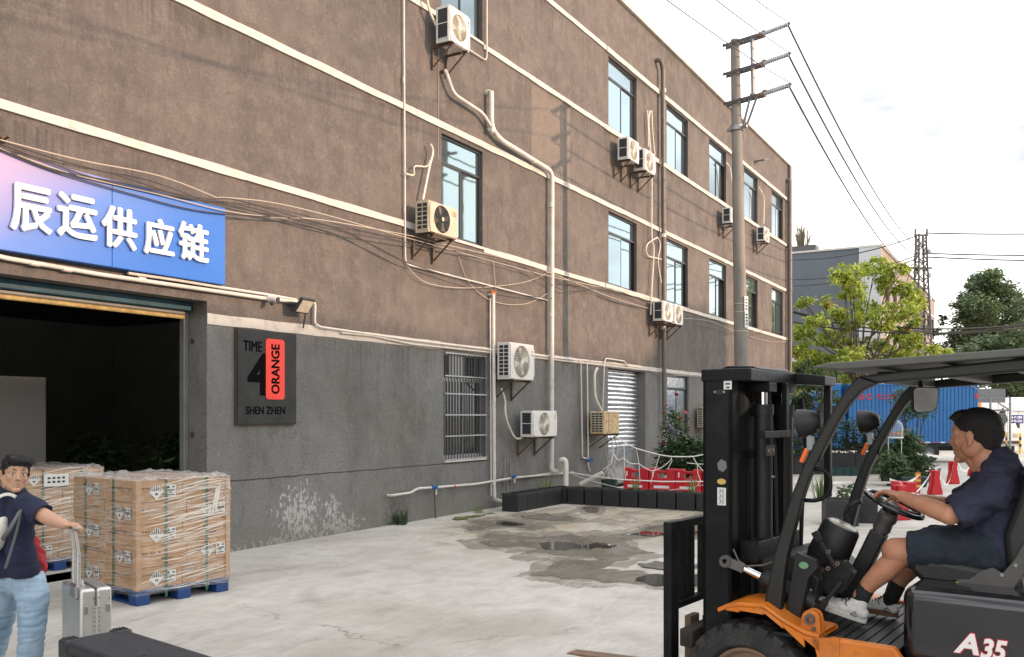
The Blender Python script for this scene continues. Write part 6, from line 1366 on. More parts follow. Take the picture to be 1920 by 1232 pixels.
# ------------------------------------------------------------------ forklift
mat('fork_black', (.0045, .005, .006), .45, .0, vs=5, col2=(.016, .0145, .013), spec=.22, lo=.5, hi=.72, bump=.25, bs=25, rv=.12); mat('fork_matte', (.0055, .006, .0065), .55, 0, .3, 8, .15, 40); mat('fork_gloss', (.006, .007, .010), .16, 0, vs=6, col2=(.018, .018, .02), coat=.5, rv=.08)
mat('fork_orange', (.58, .155, .008), .38, 0, vs=5, col2=(.45, .115, .007), coat=.25, rv=.1, lo=.4, hi=.8); mat('fork_dirt', (.030, .025, .021), .85, 0, .5, 9, .8, 40); mat('guard_olive', (.009, .0095, .0085), .5, 0, .2, 4, .1, 60); mat('roof_grey', (.085, .085, .075), .6, 0, .12, 4)
mat('chrome', (.75, .75, .75), .12, 1.0); mat('mirror_dull', (.17, .17, .17), .12, 1.0, vs=9, col2=(.24, .24, .23)); mat('tyre', (.016, .016, .017), .8, 0, vs=8, col2=(.045, .041, .037), bump=.5, bs=50, lo=.45, hi=.75); mat('rim_rust', (.19, .12, .08), .7, 0, .25, 8, .3, 40); mat('signal_orange', (.85, .13, .01), .3); mat('decal_green', (.12, .28, .14), .4); mat('gold', (.55, .38, .10), .4, .3); mat('seat_vinyl', (.012, .0115, .011), .5, 0, .2, 6, .25, 90); mat('hinge_grey', (.09, .085, .08), .5, .3, .2, 8); mat('dial_glass', (.30, .28, .21), .25); mat('sticker_grey', (.13, .14, .15), .5); mat('sign_white', (.75, .74, .72), .4); mat('trim_red', (.5, .02, .05), .4)
g = NG('fork_orange2'); o1 = g.noise(5.0, 6); o2 = g.noise(13.0, 8, .75); o3 = g.noise(38.0, 4, .7, st=(1, 1, .25))
c = g.mix(g.rng(o1, .4, .75), (.60, .165, .008), (.44, .12, .010)); c = g.mix(g.rng(o2, .56, .66, 0, .65), c, (.13, .06, .025)); c = g.mix(g.rng(o3, .70, .74, 0, .7), c, (.05, .04, .035)); c = g.mix(g.rng(g.noise(2.2, 5), .5, .7, 0, .35), c, (.36, .24, .15))
g.col(c); g.rough(g.rng(o2, .35, .7, .28, .6)); g.bump(o2, .12)
MT['fork_orange'] = MT['fork_orange2']
FK = thing('forklift', 'orange and black forklift truck with flat grey roof and tall black mast', 'forklift', FO, FH)
def fk(name, q, m, bev=0, parent=None, smooth=False, kind=None, seg=2): return q.build(name, MT[m], parent or FK, bev=bev, smooth=smooth, kind=kind, seg=seg)
def xz(px, py, y=.5): p = F(px, py, y); return (p.x, p.z)
# wheels
def wheel(x, y, r_, w_, name='wheel'):
    q = MB(); N = 44; prof = [(r_*.60, -w_*.30), (r_*.66, -w_*.46), (r_*.80, -w_*.5), (r_*.90, -w_*.47), (r_*.955, -w_*.36), (r_*.955, w_*.36), (r_*.90, w_*.47), (r_*.80, w_*.5), (r_*.66, w_*.46), (r_*.60, w_*.30)]
    q.lathe(prof, (x, y, r_), 'Y', N, True); tyre = fk('tyre', q, 'tyre', smooth=40)
    q = MB(); n = 22
    for i in range(n):
        for s_ in (-1, 1):
            a = 2*PI*(i+(.5 if s_ > 0 else 0))/n; da = 2*PI/n*.31
            vs = []
            for rr_ in (r_*.93, r_*1.0):
                for (aa, yy) in ((a-da, .48), (a+da, .48), (a+da+.07, .04), (a-da+.07, .04)): vs.append((x+rr_*math.cos(aa)*(1 if yy < .2 else .985), y+s_*w_*yy, r_+rr_*math.sin(aa)*(1 if yy < .2 else .985)))
            vs2 = [(x+r_*.84*math.cos(aa), y+s_*w_*.505, r_+r_*.84*math.sin(aa)) for aa in (a-da*.8, a+da*.8)]
            q.add(vs+vs2, [(4, 5, 6, 7), (0, 1, 5, 4), (1, 2, 6, 5), (2, 3, 7, 6), (3, 0, 4, 7), (8, 9, 1, 0), (8, 9, 5, 4)])
    fk('tread_lugs', q, 'tyre', kind='stuff', parent=tyre)
    q = MB(); q.lathe([(.001, w_*.30), (r_*.14, w_*.32), (r_*.20, w_*.24), (r_*.34, w_*.18), (r_*.50, w_*.22), (r_*.56, w_*.34), (r_*.60, w_*.36), (r_*.615, w_*.30), (r_*.615, -w_*.3)], (x, y, r_), 'Y', 32); fk('rim', q, 'rim_rust', smooth=35)
    q = MB()
    for i in range(8): a = 2*PI*i/8; q.cyl((x+r_*.40*math.cos(a), y+w_*.17, r_+r_*.40*math.sin(a)), (x+r_*.40*math.cos(a), y+w_*.30, r_+r_*.40*math.sin(a)), .012, n=6)
    fk('wheel_nuts', q, 'steel_dark', kind='stuff')
for y in (.47, -.47): wheel(0, y, .353, .26)
for y in (.44, -.44): wheel(-1.75, y, .28, .2)
# orange fenders, body sides, step
for s_ in (1, -1):
    top_ = [xz(*p, .58) for p in ((1350,1138),(1366,1131),(1390,1127),(1436,1131),(1472,1157),(1512,1180),(1540,1188))]
    low_ = [(x-.004, z-.022) for x, z in top_]; x1, z1 = top_[-1]
    q = MB(); pl = top_+[(x1-.015, z1-.06), (x1-.04, .34), (x1-.075, .34), (x1-.058, z1-.05)][:0]+low_[::-1]
    ya, yb = (.31, .62) if s_ > 0 else (-.62, -.31)
    nt_ = len(top_); q.add([(x, ya, z) for x, z in top_]+[(x, yb, z) for x, z in top_]+[(x, ya, z) for x, z in low_]+[(x, yb, z) for x, z in low_], [f for i in range(nt_-1) for f in ((i, i+1, nt_+i+1, nt_+i), (2*nt_+i, 3*nt_+i, 3*nt_+i+1, 2*nt_+i+1), (i, 2*nt_+i, 2*nt_+i+1, i+1), (nt_+i, nt_+i+1, 3*nt_+i+1, 3*nt_+i))]+[(0, nt_, 3*nt_, 2*nt_)])
    fk('fender', q, 'fork_orange', bev=.005, smooth=30)
    q = MB(); yo = (.605, .622) if s_ > 0 else (-.622, -.605)
    for i in range(1, len(top_)-1):
        q.prism([(top_[i][0], top_[i][1]-.022), (top_[i+1][0], top_[i+1][1]-.022), (low_[i+1][0], low_[i+1][1]-(.03 if i < 4 else .06)), (low_[i][0], low_[i][1]-(.02 if i > 1 else .008))], *yo, 1)
    q.prism([(x1+.03, z1-.02), (x1-.10, z1+.0), (x1-.10, .32), (x1-.02, .32), (x1+.0, z1-.14)], *yo, 1); fk('fender_skirt', q, 'fork_orange')
    q = MB(); a = xz(1556, 1193, .58); b_ = xz(1792, 1214, .58); yo = (.56, .615) if s_ > 0 else (-.615, -.56)
    xb_ = xz(1680, 1215, .58)[0]; q.prism([(a[0], a[1]), (xb_, a[1]-.005), (xb_-.05, .615), (-2.05, .59), (-2.05, .26), (a[0], .26)], *yo, 1); fk('body_side', q, 'fork_orange', bev=.012)
    q = MB(); q.bb((a[0]-.002, yo[0], .30), (a[0]+.022, yo[1]-.004, a[1]-.004)); fk('body_seam', q, 'fork_dirt')
q = MB(); q.bb((-2.3, -.50, .16), (-.36, .50, .595)); q.bb((-.45, -.30, .22), (.10, .30, .62)); fk('frame', q, 'fork_dirt', bev=.01)
q = MB(); q.prism([(-1.9, .3), (-1.9, 1.0), (-2.25, 1.0), (-2.5, .85), (-2.55, .35), (-2.4, .22)], -.56, .56, 1); fk('counterweight', q, 'fork_orange', bev=.05)
q = MB(); q.bb((-.76, -.555, .655), (-.06, .555, .672)); fk('floor_plate', q, 'fork_matte')
for i in range(9):
    q = MB(); x = -.70+i*.055; q.bb((x, -.53, .6725), (x+.012, .53, .679)); fk('floor_rib', q, 'fork_black')
# front bulkhead and side gusset with green oval badge
q = MB(); q.prism([(-.02, .66), (.03, 1.0), (-.16, 1.04), (-.30, .92), (-.24, .66)], -.46, .30, 1); fk('dashboard_cowl', q, 'fork_matte', bev=.01)
q = MB(); pl = [xz(*p, .47) for p in ((1470,1165),(1492,1035),(1530,1051),(1533,1066),(1516,1084),(1500,1160),(1490,1168))]; q.prism(pl, .43, .475, 1); fk('side_gusset', q, 'fork_matte', bev=.003)
q = MB(); c_ = F(1507, 1060, .478); q.lathe([(.001, .003), (.020, .003), (.020, 0)], (0, 0, 0), 'Y', 20); q.v = [(c_.x+x*1.25, c_.y+y, c_.z+z*.9) for x, y, z in q.v]; fk('green_badge', q, 'decal_green')
# pivot bracket
c_ = F(1521, 1160, .56); q = MB(); pl = [(c_.x+.045*math.cos(R(a)), c_.z+.045*math.sin(R(a))) for a in range(0, 181, 20)]+[(c_.x-.055, c_.z-.085), (c_.x+.055, c_.z-.085)]
q.prism(pl, .555, .575, 1); q.prism(pl, .50, .52, 1); fk('pivot_bracket', q, 'fork_orange', bev=.003); q = MB(); q.lathe([(.012, 0), (.026, 0), (.026, .03), (.012, .03)], (c_.x, .56, c_.z), 'Y', 18, True); q.cyl((c_.x-.02, .575, c_.z-.045), (c_.x-.02, .590, c_.z-.045), .01, n=8); fk('pivot_pin', q, 'steel_dark')
# overhead guard pillars and rails
L_ = [(1433,1150),(1452,1050),(1485,935),(1510,871),(1537,819),(1566,769),(1580,744),(1596,722),(1612,706)]; Rr = [(1648,719),(1622,730),(1604,748),(1586,772),(1568,805),(1548,843),(1524,890),(1508,935),(1478,1050),(1466,1160)]
lt = [Vector((xz(*p)[0], 0, xz(*p)[1])) for p in L_]; rtt = [Vector((xz(*p)[0], 0, xz(*p)[1])) for p in Rr]
tA = xz(1700, 695); tB = xz(1918, 672); bA = xz(1648, 719); bB = xz(1918, 697)
ex = lambda A_, B_, x: (x, A_[1]+(B_[1]-A_[1])*(x-A_[0])/(B_[0]-A_[0]))
for s_ in (1, -1):
    ya, yb = (.475, .54) if s_ > 0 else (-.68, -.615)
    m_ = len(lt); rl = list(reversed(rtt))
    def samp(P, k, n_):                                   # even samples along an edge
        ds = [0]
        for i in range(1, len(P)): ds.append(ds[-1]+(P[i]-P[i-1]).length)
        t_ = ds[-1]*k/n_; i = 0
        while i < len(P)-2 and ds[i+1] < t_: i += 1
        return P[i].lerp(P[i+1], (t_-ds[i])/(ds[i+1]-ds[i]))
    q = MB(); n_ = 16; vs = []
    for k in range(n_+1):
        a = samp(lt, k, n_); b_ = samp(rl, k, n_); vs += [(a.x, ya, a.z), (b_.x, ya, b_.z), (b_.x, yb, b_.z), (a.x, yb, a.z)]
    fs = []
    for k in range(n_):
        o = 4*k
        for e_ in range(4): fs.append((o+e_, o+(e_+1) % 4, o+4+(e_+1) % 4, o+4+e_))
    fs += [(0, 3, 2, 1), (4*n_, 4*n_+1, 4*n_+2, 4*n_+3)]; q.add(vs, fs); fk('guard_pillar', q, 'guard_olive', bev=.012)
    q = MB(); q.prism([(lt[-1].x, lt[-1].z), tA, ex(tA, tB, -2.0), ex(bA, bB, -2.0), bA], ya-.001, yb+.001, 1); fk('guard_rail', q, 'guard_olive', bev=.012)
    q = MB(); q.bar((-2.0, (.49 if s_ > 0 else -.63), 2.0), (-2.15, s_*.46, .95), .08, .10, (0, 1, 0)); fk('guard_pillar', q, 'guard_olive', bev=.01)
zr = lambda x: 2.045+(-.41-x)*.045
q = MB(); q.prism([(-.36, zr(-.36)-.004), (-.42, zr(-.42)+.012), (-2.2, zr(-2.2)+.012), (-2.2, zr(-2.2)-.022), (-.50, zr(-.5)-.024)], -.74, .60, 1); fk('roof_plate', q, 'roof_grey', bev=.006)
for i in range(5):
    q = MB(); x = -.66-i*.30; z = bA[1]+(x-bA[0])*((bB[1]-bA[1])/(bB[0]-bA[0]))+.03; q.bb((x-.04, -.58, z-.025), (x+.03, .44, z+.03)); fk('roof_bar', q, 'guard_olive', bev=.005)
# grab handle, indicators, lamps, mirror
hp_ = [F(*p, .52) for p in ((1527,880),(1541,879),(1556,890),(1558,917),(1548,932),(1530,939),(1508,938))]; q = MB(); q.tube(rnd_path(hp_, .04), .011, 8); fk('grab_handle', q, 'fork_black', smooth=True)
for s_ in (1, -1):
    o_ = lambda px, py: F(px, py, .5)+Vector((0, (0 if s_ > 0 else -1.14), 0))
    a, b_ = o_(1514, 841), o_(1503, 867); q = MB(); q.bar(a, b_, .022, .030, (0, 1, 0)); fk('indicator_lamp', q, 'signal_orange', bev=.005)
    c_ = o_(1509, 793); N_ = F(1509, 793, .5); q = MB(); M3 = Euler((0, R(8), 0)).to_matrix()
    prof = [(.001, -.085), (.035, -.08), (.060, -.045), (.072, .0), (.075, .03), (.068, .034)]
    sub = MB(); sub.lathe(prof, (0, 0, 0), 'X', 22); q.add([M3 @ Vector(v)+c_ for v in sub.v], sub.f); lamp = fk('work_lamp', q, 'fork_matte', smooth=50)
    q = MB(); q.lathe([(.001, .030), (.066, .030), (.066, .033)], c_, 'X', 20); fk('lamp_glass', q, 'lamp_glass', parent=lamp)
    q = MB(); q.tube([c_+Vector((-.02, 0, -.06)), c_+Vector((-.03, 0, -.11)), c_+Vector((-.09, 0, -.12))], .010, 6); q.bb((c_.x-.045, c_.y-.015, c_.z-.14), (c_.x-.015, c_.y+.015, c_.z-.07)); fk('lamp_stalk', q, 'steel_galv', parent=lamp)
    q = MB(); q.tube([c_+Vector((-.06, .02, -.02)), c_+Vector((-.10, .02, -.09)), c_+Vector((-.08, .02, -.2))], .006, 5); fk('lamp_cable', q, 'fork_matte', parent=lamp)
def screen_quad(pts, y_): return [F(px, py, y_) for px, py in pts]
MY = -.15; mc = F(1735, 750, MY); mn = Vector((-.78, .60, -.10)).normalized(); mu = Vector((0, 0, 1)); ms_ = mn.cross(mu).normalized(); mu = ms_.cross(mn)
pl = [(-.088, .055), (-.07, .07), (.07, .072), (.088, .055), (.075, -.055), (.05, -.072), (-.055, -.065), (-.080, -.045)]; q = MB()
vs = [mc+ms_*a+mu*b_ for a, b_ in pl]+[mc+ms_*a*.85+mu*b_*.85-mn*.03 for a, b_ in pl]; n_ = len(pl); q.add(vs, [tuple(range(n_)), tuple(range(n_, 2*n_))[::-1]]+[(i, (i+1) % n_, n_+(i+1) % n_, n_+i) for i in range(n_)]); mr_ = fk('rear_view_mirror', q, 'fork_matte')
q = MB(); q.add([mc+ms_*a*.93+mu*b_*.93+mn*.002 for a, b_ in pl], [tuple(range(n_))]); fk('mirror_glass', q, 'mirror_dull', parent=mr_); q = MB(); q.tube([mc-mn*.02, mc-mn*.04+Vector((0, 0, .09)), mc-mn*.04+Vector((.0, 0, .16))], .012, 6); fk('mirror_arm', q, 'fork_matte', parent=mr_)
# mast: two channel uprights, inner uprights, cylinders, cross members
for y0, y1 in ((.35, .45), (-.45, -.35)):
    q = MB(); q.bb((.13, y0, .10), (.30, y0+.022 if y0 < 0 else y1, 2.06)) if False else None
    yw = (y1-.022, y1) if y0 > 0 else (y0, y0+.022)
    q.bb((.13, yw[0], .10), (.30, yw[1], 2.05)); q.bb((.13, y0, .10), (.152, y1, 2.05)); q.bb((.278, y0, .10), (.30, y1, 2.05)); fk('mast_upright', q, 'fork_black', bev=.004)
    s_ = 1 if y0 > 0 else -1; yi = s_*.325
    q = MB(); q.bb((.155, yi-.012, .14), (.275, yi+.012, 2.03)); q.bb((.155, yi-.045, .14), (.175, yi+.0, 2.03)); q.bb((.255, yi-.045, .14), (.275, yi+.0, 2.03)); fk('inner_upright', q, 'fork_black', bev=.003)
q = MB(); q.bb((.02, -.47, 1.985), (.31, .455, 2.055)); fk('mast_head_beam', q, 'fork_black', bev=.008)
q = MB(); q.prism([(.02, 1.985), (.02, 2.055), (-.16, 2.03), (-.16, 1.975)], -.47, -.25, 1); q.prism([(.02, 2.056), (.25, 2.056), (.2, 2.075), (.05, 2.07)], -.2, .35, 1); fk('mast_head_plate', q, 'fork_black', bev=.006)
q = MB(); q.bb((-.14, -.46, 1.30), (-.10, -.42, 1.985)); fk('hose_post', q, 'fork_black', bev=.004)
for y, x in ((.14, .07), (-.20, .07)):
    q = MB(); q.cyl((x, y, .25), (x, y, 1.84), .052, n=18); q.lathe([(.052, 1.80), (.060, 1.80), (.060, 1.86), (.052, 1.86)], (x, y, 0), n=18, closed=True); fk('lift_cylinder', q, 'fork_matte', smooth=40)
    q = MB(); q.cyl((x, y, 1.84), (x, y, 1.93), .024, n=14); fk('cylinder_rod', q, 'chrome', smooth=40)
    q = MB(); q.bb((x-.06, y-.06, 1.93), (x+.08, y+.06, 1.984)); fk('rod_bracket', q, 'fork_black', bev=.004)
q = MB(); q.bb((.0, -.12, 1.67), (.03, .30, 1.71)); fk('cylinder_clamp', q, 'fork_black', bev=.004); q = MB(); q.bb((.0, -.10, 1.71), (.03, -.05, 1.985)); q.bb((.04, -.13, 1.1), (.055, -.115, 1.68)); fk('hose_guide', q, 'fork_black', bev=.003)
for y in (.0, -.06, -.30):
    q = MB()
    for k in range(46): q.bb((.10, y-.012, .35+k*.034), (.118, y+.012, .35+k*.034+.024))
    fk('lift_chain', q, 'fork_dirt', kind='stuff')
q = MB(); q.tube([(.05, -.02, .3), (.05, -.03, 1.0), (.06, -.02, 1.6), (.10, -.02, 1.95), (.16, -.02, 1.93)], .014, 8); fk('hydraulic_hose', q, 'fork_matte'); q = MB(); q.tube([(.03, -.36, .7), (.02, -.38, 1.2), (.0, -.39, 1.6), (.02, -.38, 1.9)], .013, 8); fk('hydraulic_hose', q, 'fork_matte')
for z, h_, y0, y1 in ((.98, .12, -.34, .34), (1.55, .05, -.34, .30), (.42, .14, -.34, .34)):
    q = MB(); q.bb((.145 if z > 1.2 else .02, y0, z), (.16 if z > 1.2 else .128, y1, z+h_)); fk('mast_cross_member', q, 'fork_black', bev=.005)
for y, x, t_ in ((.27, .20, .05), (.06, .21, .04), (-.12, .20, .05), (-.27, .20, .05), (.18, .235, .06)):
    q = MB(); q.bb((x-.03, y-t_/2, .15), (x+.03, y+t_/2, 2.0)); fk('mast_inner_bar', q, 'fork_matte', bev=.003)
q = MB(); q.bb((.222, .11, .2), (.236, .31, 1.98)); q.bb((.222, -.31, .2), (.236, -.10, 1.98)); fk('mast_back_plate', q, 'fork_matte')
for y in (.31, -.33, .02):
    q = MB(); q.lathe([(.02, -.02), (.075, -.02), (.075, .02), (.02, .02)], (.17, y, 1.86), 'Y', 20, True); fk('chain_wheel', q, 'fork_dirt', smooth=40)
for y, z, r_ in ((.22, 1.60, .020), (.25, 1.60, .010), (.17, 1.60, .010), (.16, 1.45, .008)):
    q = MB(); q.lathe([(r_*.5, 0), (r_, 0), (r_, .016), (r_*.5, .016)], (-.004, y, z), 'X', 6, True); fk('bolt', q, 'rim_rust' if r_ > .015 else 'steel_galv')
q = MB(); q.bb((-.0, .14, 1.57), (.016, .28, 1.63)); fk('bolt_plate', q, 'fork_black')
# stickers on the left upright
def rail_pt(px, py): return F(px, py, .4515)
def sticker(name, x0, y0, x1, y1, m, t=.002):
    a, b_ = rail_pt(x0, y0), rail_pt(x1, y1); q = MB(); q.bb((a.x, .450, b_.z), (b_.x, .450+t, a.z)); return fk(name, q, m)
s1 = sticker('warning_sticker', 1357, 708, 1372, 730, 'label_white'); s2 = sticker('warning_sticker', 1345, 914, 1361, 948, 'label_white')
q = MB(); a = rail_pt(1359, 711); b_ = rail_pt(1370, 728)
for k in range(3): q.bb((a.x-.004*k, .4525, a.z-.010-.020*k), (b_.x+.003*k, .4535, a.z-.002-.020*k))
fk('sticker_print', q, 'label_ink', parent=s1)
q = MB()
for k in range(3):
    c_ = rail_pt(1353, 920+k*10); q.tube([(c_.x+.012, .4535, c_.z-.008), (c_.x+.002, .4535, c_.z), (c_.x+.010, .4535, c_.z+.010)], .002, 4); q.tube([(c_.x-.008, .4535, c_.z-.010), (c_.x-.010, .4535, c_.z+.010)], .002, 4); q.bb((c_.x-.016, .4525, c_.z-.0135), (c_.x+.016, .4532, c_.z-.0125))
fk('sticker_print', q, 'label_ink', parent=s2)
q = MB(); c_ = rail_pt(1354, 873); q.add([(c_.x+.030*math.cos(R(a)), .4525, c_.z+.036*math.sin(R(a))) for a in range(20, 380, 60)], [tuple(range(6))]); fk('grey_sticker', q, 'sticker_grey'); q = MB(); c_ = rail_pt(1353, 903); q.add([(c_.x+.026*math.cos(R(a)), .4525, c_.z+.016*math.sin(R(a))) for a in range(0, 360, 20)], [tuple(range(18))]); fk('gold_sticker', q, 'gold')
for px in (1341, 1358):
    q = MB(); c_ = rail_pt(px, 735); q.lathe([(.001, .008), (.007, .008), (.007, 0)], (c_.x, .450, c_.z), 'Y', 8); fk('bolt', q, 'steel_galv')
q = MB(); c_ = rail_pt(1349, 735); q.bb((c_.x-.022, .4502, c_.z-.012), (c_.x+.018, .4512, c_.z+.012)); fk('slot', q, 'fork_dirt')
# tilt cylinder
a, b_ = F(1362, 1052, .47), F(1442, 1088, .40); c1 = F(1395, 1066, .44); c2 = F(1425, 1081, .42)
q = MB(); q.lathe([(.014, -.02), (.034, -.02), (.034, .02), (.014, .02)], (a.x, .478, a.z), 'Y', 18, True); q.bar(a, c1, .05, .05); fk('tilt_bracket', q, 'hinge_grey', bev=.004)
q = MB(); q.cyl(c1, c2, .020, n=14); fk('tilt_rod', q, 'chrome', smooth=40); d_ = (c2-c1).normalized(); q = MB(); q.tube([c2, c2+d_*.02, c2+d_*.10, c2+d_*.30], [.030, .048, .052, .052], 18); fk('tilt_cylinder', q, 'fork_matte', smooth=40)
q = MB(); q.tube([F(*p, .45) for p in ((1375,1030),(1385,1052),(1400,1062),(1430,1060),(1455,1052))], .006, 5); fk('hydraulic_hose', q, 'hinge_grey')
# carriage, load backrest and forks
bx0 = .42
def BK(px, py, y): return F(px, py, y)
q = MB(); q.bb((.44, .46, .14), (.49, .56, 1.20)); fk('backrest_side', q, 'fork_black', bev=.005); q = MB(); q.bb((.44, -.56, .14), (.49, -.46, 1.20)); fk('backrest_side', q, 'fork_black', bev=.005)
q = MB(); q.bb((.441, -.458, 1.15), (.489, .458, 1.198)); fk('backrest_top', q, 'fork_black', bev=.005)
q = MB(); q.bb((.441, -.458, .70), (.489, .458, .74)); fk('backrest_rail', q, 'fork_black', bev=.004)
for y in (.36, .26, .10, -.10, -.26, -.36): q = MB(); q.bb((.445, y-.018, .742), (.485, y+.018, 1.148)); fk('backrest_bar', q, 'fork_black')
q = MB(); q.bb((.34, -.50, .50), (.42, .50, .60)); q.bb((.34, -.50, .22), (.42, .50, .32)); fk('carriage_bar', q, 'fork_dirt', bev=.01)
for y in (.34, -.34): q = MB(); q.bb((.28, y-.02, .2), (.345, y+.02, .66)); fk('carriage_side', q, 'fork_dirt', bev=.005)
fz = .115
for y in (.28, -.28):
    q = MB(); q.bb((.424, y-.06, fz), (.465, y+.06, .64)); q.prism([(.46, fz), (.46, fz+.045), (1.1, fz+.038), (1.62, fz+.014), (1.64, fz)], y-.06, y+.06, 1); fk('fork', q, 'rim_rust', bev=.006)
q = MB(); 
for z in (.56, .48): q.cyl((.49, .51, z), (.505, .51, z), .016, n=6)
fk('bolt', q, 'rim_rust', kind='stuff')
# bonnet under the seat with its lettering
q = MB(); xf = xz(1688, 1150, .55)[0]; zt_ = xz(1730, 1100, .50)[1]; q.bb((-1.95, -.54, .60), (xf, .54, zt_)); fk('bonnet', q, 'fork_gloss', bev=.06, seg=4, smooth=35)
for s_, x0, x1, y0, y1, off_ in (('A', 1788, 1836, 1187, 1226, 0), ('35', 1838, 1889, 1199, 1238, 0)):
    a, b_ = F(x0, y1, .545), F(x1, y0, .545); z0 = F(x0, y1, .545).z; zt2 = F((x0+x1)/2, y0, .545).z; zb2 = F((x0+x1)/2, y1, .545).z
    for k, (d_, m_, of_) in enumerate(((.0, 'trim_red', .022), (.002, 'sign_white', .012))):
        text_mesh(s_, 'lettering', MT[m_], FK, .12, ((a.x+b_.x)/2, .543+d_, (zt2+zb2)/2), (PI/2, 0, PI), .0012, of_*.35, fitw=abs(a.x-b_.x)+(.008 if k == 0 else 0), fith=abs(zt2-zb2)+(.008 if k == 0 else 0), shear=.25)
# seat
q = MB(); c0 = F(1705, 1050, .24); q.prism([(c0.x, c0.z-.05), (c0.x-.01, c0.z+.012), (c0.x-.2, c0.z+.012), (c0.x-.50, c0.z-.03), (c0.x-.52, c0.z-.11), (c0.x-.06, c0.z-.11)], -.25, .25, 1); fk('seat_cushion', q, 'seat_vinyl', bev=.03, seg=3, smooth=40)
q = MB(); sx = F(1893, 1040, .24).x; q.prism([(sx+.02, c0.z), (sx+.03, c0.z+.16), (sx-.05, c0.z+.40), (sx-.08, c0.z+.53), (sx-.15, c0.z+.53), (sx-.16, c0.z)], -.24, .24, 1); fk('seat_back', q, 'seat_vinyl', bev=.04, seg=3, smooth=40)
q = MB(); pl = [xz(*p, .265) for p in ((1794,1086),(1800,1098),(1850,1104),(1875,1112),(1900,1105),(1925,1070),(1930,1020),(1918,1022),(1902,1050),(1880,1075),(1862,1064),(1840,1070),(1818,1086))]; q.prism(pl, .255, .275, 1); fk('seat_hinge', q, 'hinge_grey', bev=.003)
for px, py in ((1795, 1094), (1879, 1078), (1905, 1060)): q = MB(); c_ = F(px, py, .276); q.lathe([(.001, .008), (.009, .008), (.010, 0)], (c_.x, .275, c_.z), 'Y', 10); fk('bolt', q, 'gold' if px < 1800 else 'steel_galv')
# steering column, wheel, instrument pod, levers, pedals
wc = F(1676, 945, .0); wn = Vector((-.42, 0, .91)).normalized(); wd = Vector((.91, 0, .42)); wy = Vector((0, 1, 0)); RW = .156
q = MB(); pts = [wc+wd*RW*math.cos(2*PI*i/40)+wy*RW*math.sin(2*PI*i/40) for i in range(40)]; N = 10; vs = []
for i, p in enumerate(pts):
    rad = (p-wc).normalized()
    for j in range(N): a = 2*PI*j/N; vs.append(p+rad*math.cos(a)*.0145+wn*math.sin(a)*.0145)
q.add(vs, [(i*N+j, i*N+(j+1) % N, ((i+1) % 40)*N+(j+1) % N, ((i+1) % 40)*N+j) for i in range(40) for j in range(N)]); sw_ = fk('steering_wheel', q, 'fork_gloss', smooth=True)
q = MB()
for a in (90, 210, 330): q.bar(wc-wn*.03, wc+(wd*math.cos(R(a))+wy*math.sin(R(a)))*RW*.97, .030, .012, wn)
q.cyl(wc-wn*.05, wc-wn*.0, .045, n=16); fk('wheel_spokes', q, 'fork_black', parent=sw_, kind='stuff')
q = MB(); q.tube([wc-wn*.05, wc-wn*.09, wc-wn*.11, wc-wn*.15, wc-wn*.17, wc-wn*.20], [.05, .055, .045, .05, .04, .04], 16); fk('column_boot', q, 'hinge_grey', smooth=True)
q = MB(); q.bar(wc-wn*.17, wc-wn*.62, .09, .085, (0, 1, 0)); fk('steering_column', q, 'fork_matte', bev=.012)
dc = F(1580, 984, .10); q = MB(); pts = [dc+wn*.0, dc-wn*.02, dc-wn*.20, dc-wn*.24]; q.tube(pts, [.088, .102, .112, .10], 24); fk('instrument_pod', q, 'fork_matte', smooth=40)
q = MB(); q.tube([dc+wn*.001, dc+wn*.006], [.078, .070], 24); fk('dial_glass', q, 'dial_glass', smooth=40)
for a, b_, y in (((1527, 997), (1568, 1066), .30), ((1538, 1140), (1578, 1090), .32)):
    p0_, p1_ = F(*a, y), F(*b_, y); q = MB(); q.bar(p0_, p1_, .022, .012, (0, 1, 0)); q.bar(p0_, p0_.lerp(p1_, .26), .036, .030, (0, 1, 0)); fk('control_lever', q, 'fork_matte', bev=.004)
q = MB(); q.prism([xz(*p, .30) for p in ((1540,1078),(1556,1050),(1580,1052),(1600,1075),(1580,1110),(1552,1122))], .22, .30, 1); fk('lever_block', q, 'fork_black', bev=.006)
for px, py in ((1553, 1035), (1570, 1057), (1552, 1066)): q = MB(); c_ = F(px, py, .31); q.lathe([(.006, 0), (.011, 0), (.011, .014), (.006, .014)], (c_.x, .30, c_.z), 'Y', 12, True); fk('bolt', q, 'rim_rust')
q = MB(); q.tube([F(*p, -.1) for p in ((1600,1010),(1590,985),(1585,965),(1592,948),(1615,940))], .014, 8); q.tube([F(*p, -.12) for p in ((1650,1020),(1662,995),(1668,985))], .015, 8); fk('side_lever', q, 'fork_matte', smooth=True)
for (px, py, y) in ((1560, 1108, .12), (1600, 1098, .0), (1618, 1100, -.12)):
    c_ = F(px, py, y); q = MB(); q.box(c_, (.05, .08, .02), (0, R(50), 0)); q.tube([c_, c_+Vector((.08, 0, -.06)), c_+Vector((.12, 0, -.12))], .01, 6); fk('pedal', q, 'fork_matte', bev=.003)
rnd = random.Random(8)
for k in range(9):
    a = F(1520+rnd.uniform(-12, 40), 1085+rnd.uniform(-10, 20), .3-.05*k); b_ = F(1510+rnd.uniform(-10, 70), 1140+rnd.uniform(-10, 25), .3-.05*k); q = MB(); q.tube([a, a.lerp(b_, .5)+Vector((rnd.uniform(-.04, .04), 0, 0)), b_], .007, 6); fk('control_cable', q, 'fork_matte' if k % 3 else 'steel_galv', smooth=True)
q = MB(); q.cyl(F(1500, 1125, .25), F(1542, 1150, .25), .055, n=18); fk('brake_booster', q, 'fork_matte', smooth=40)

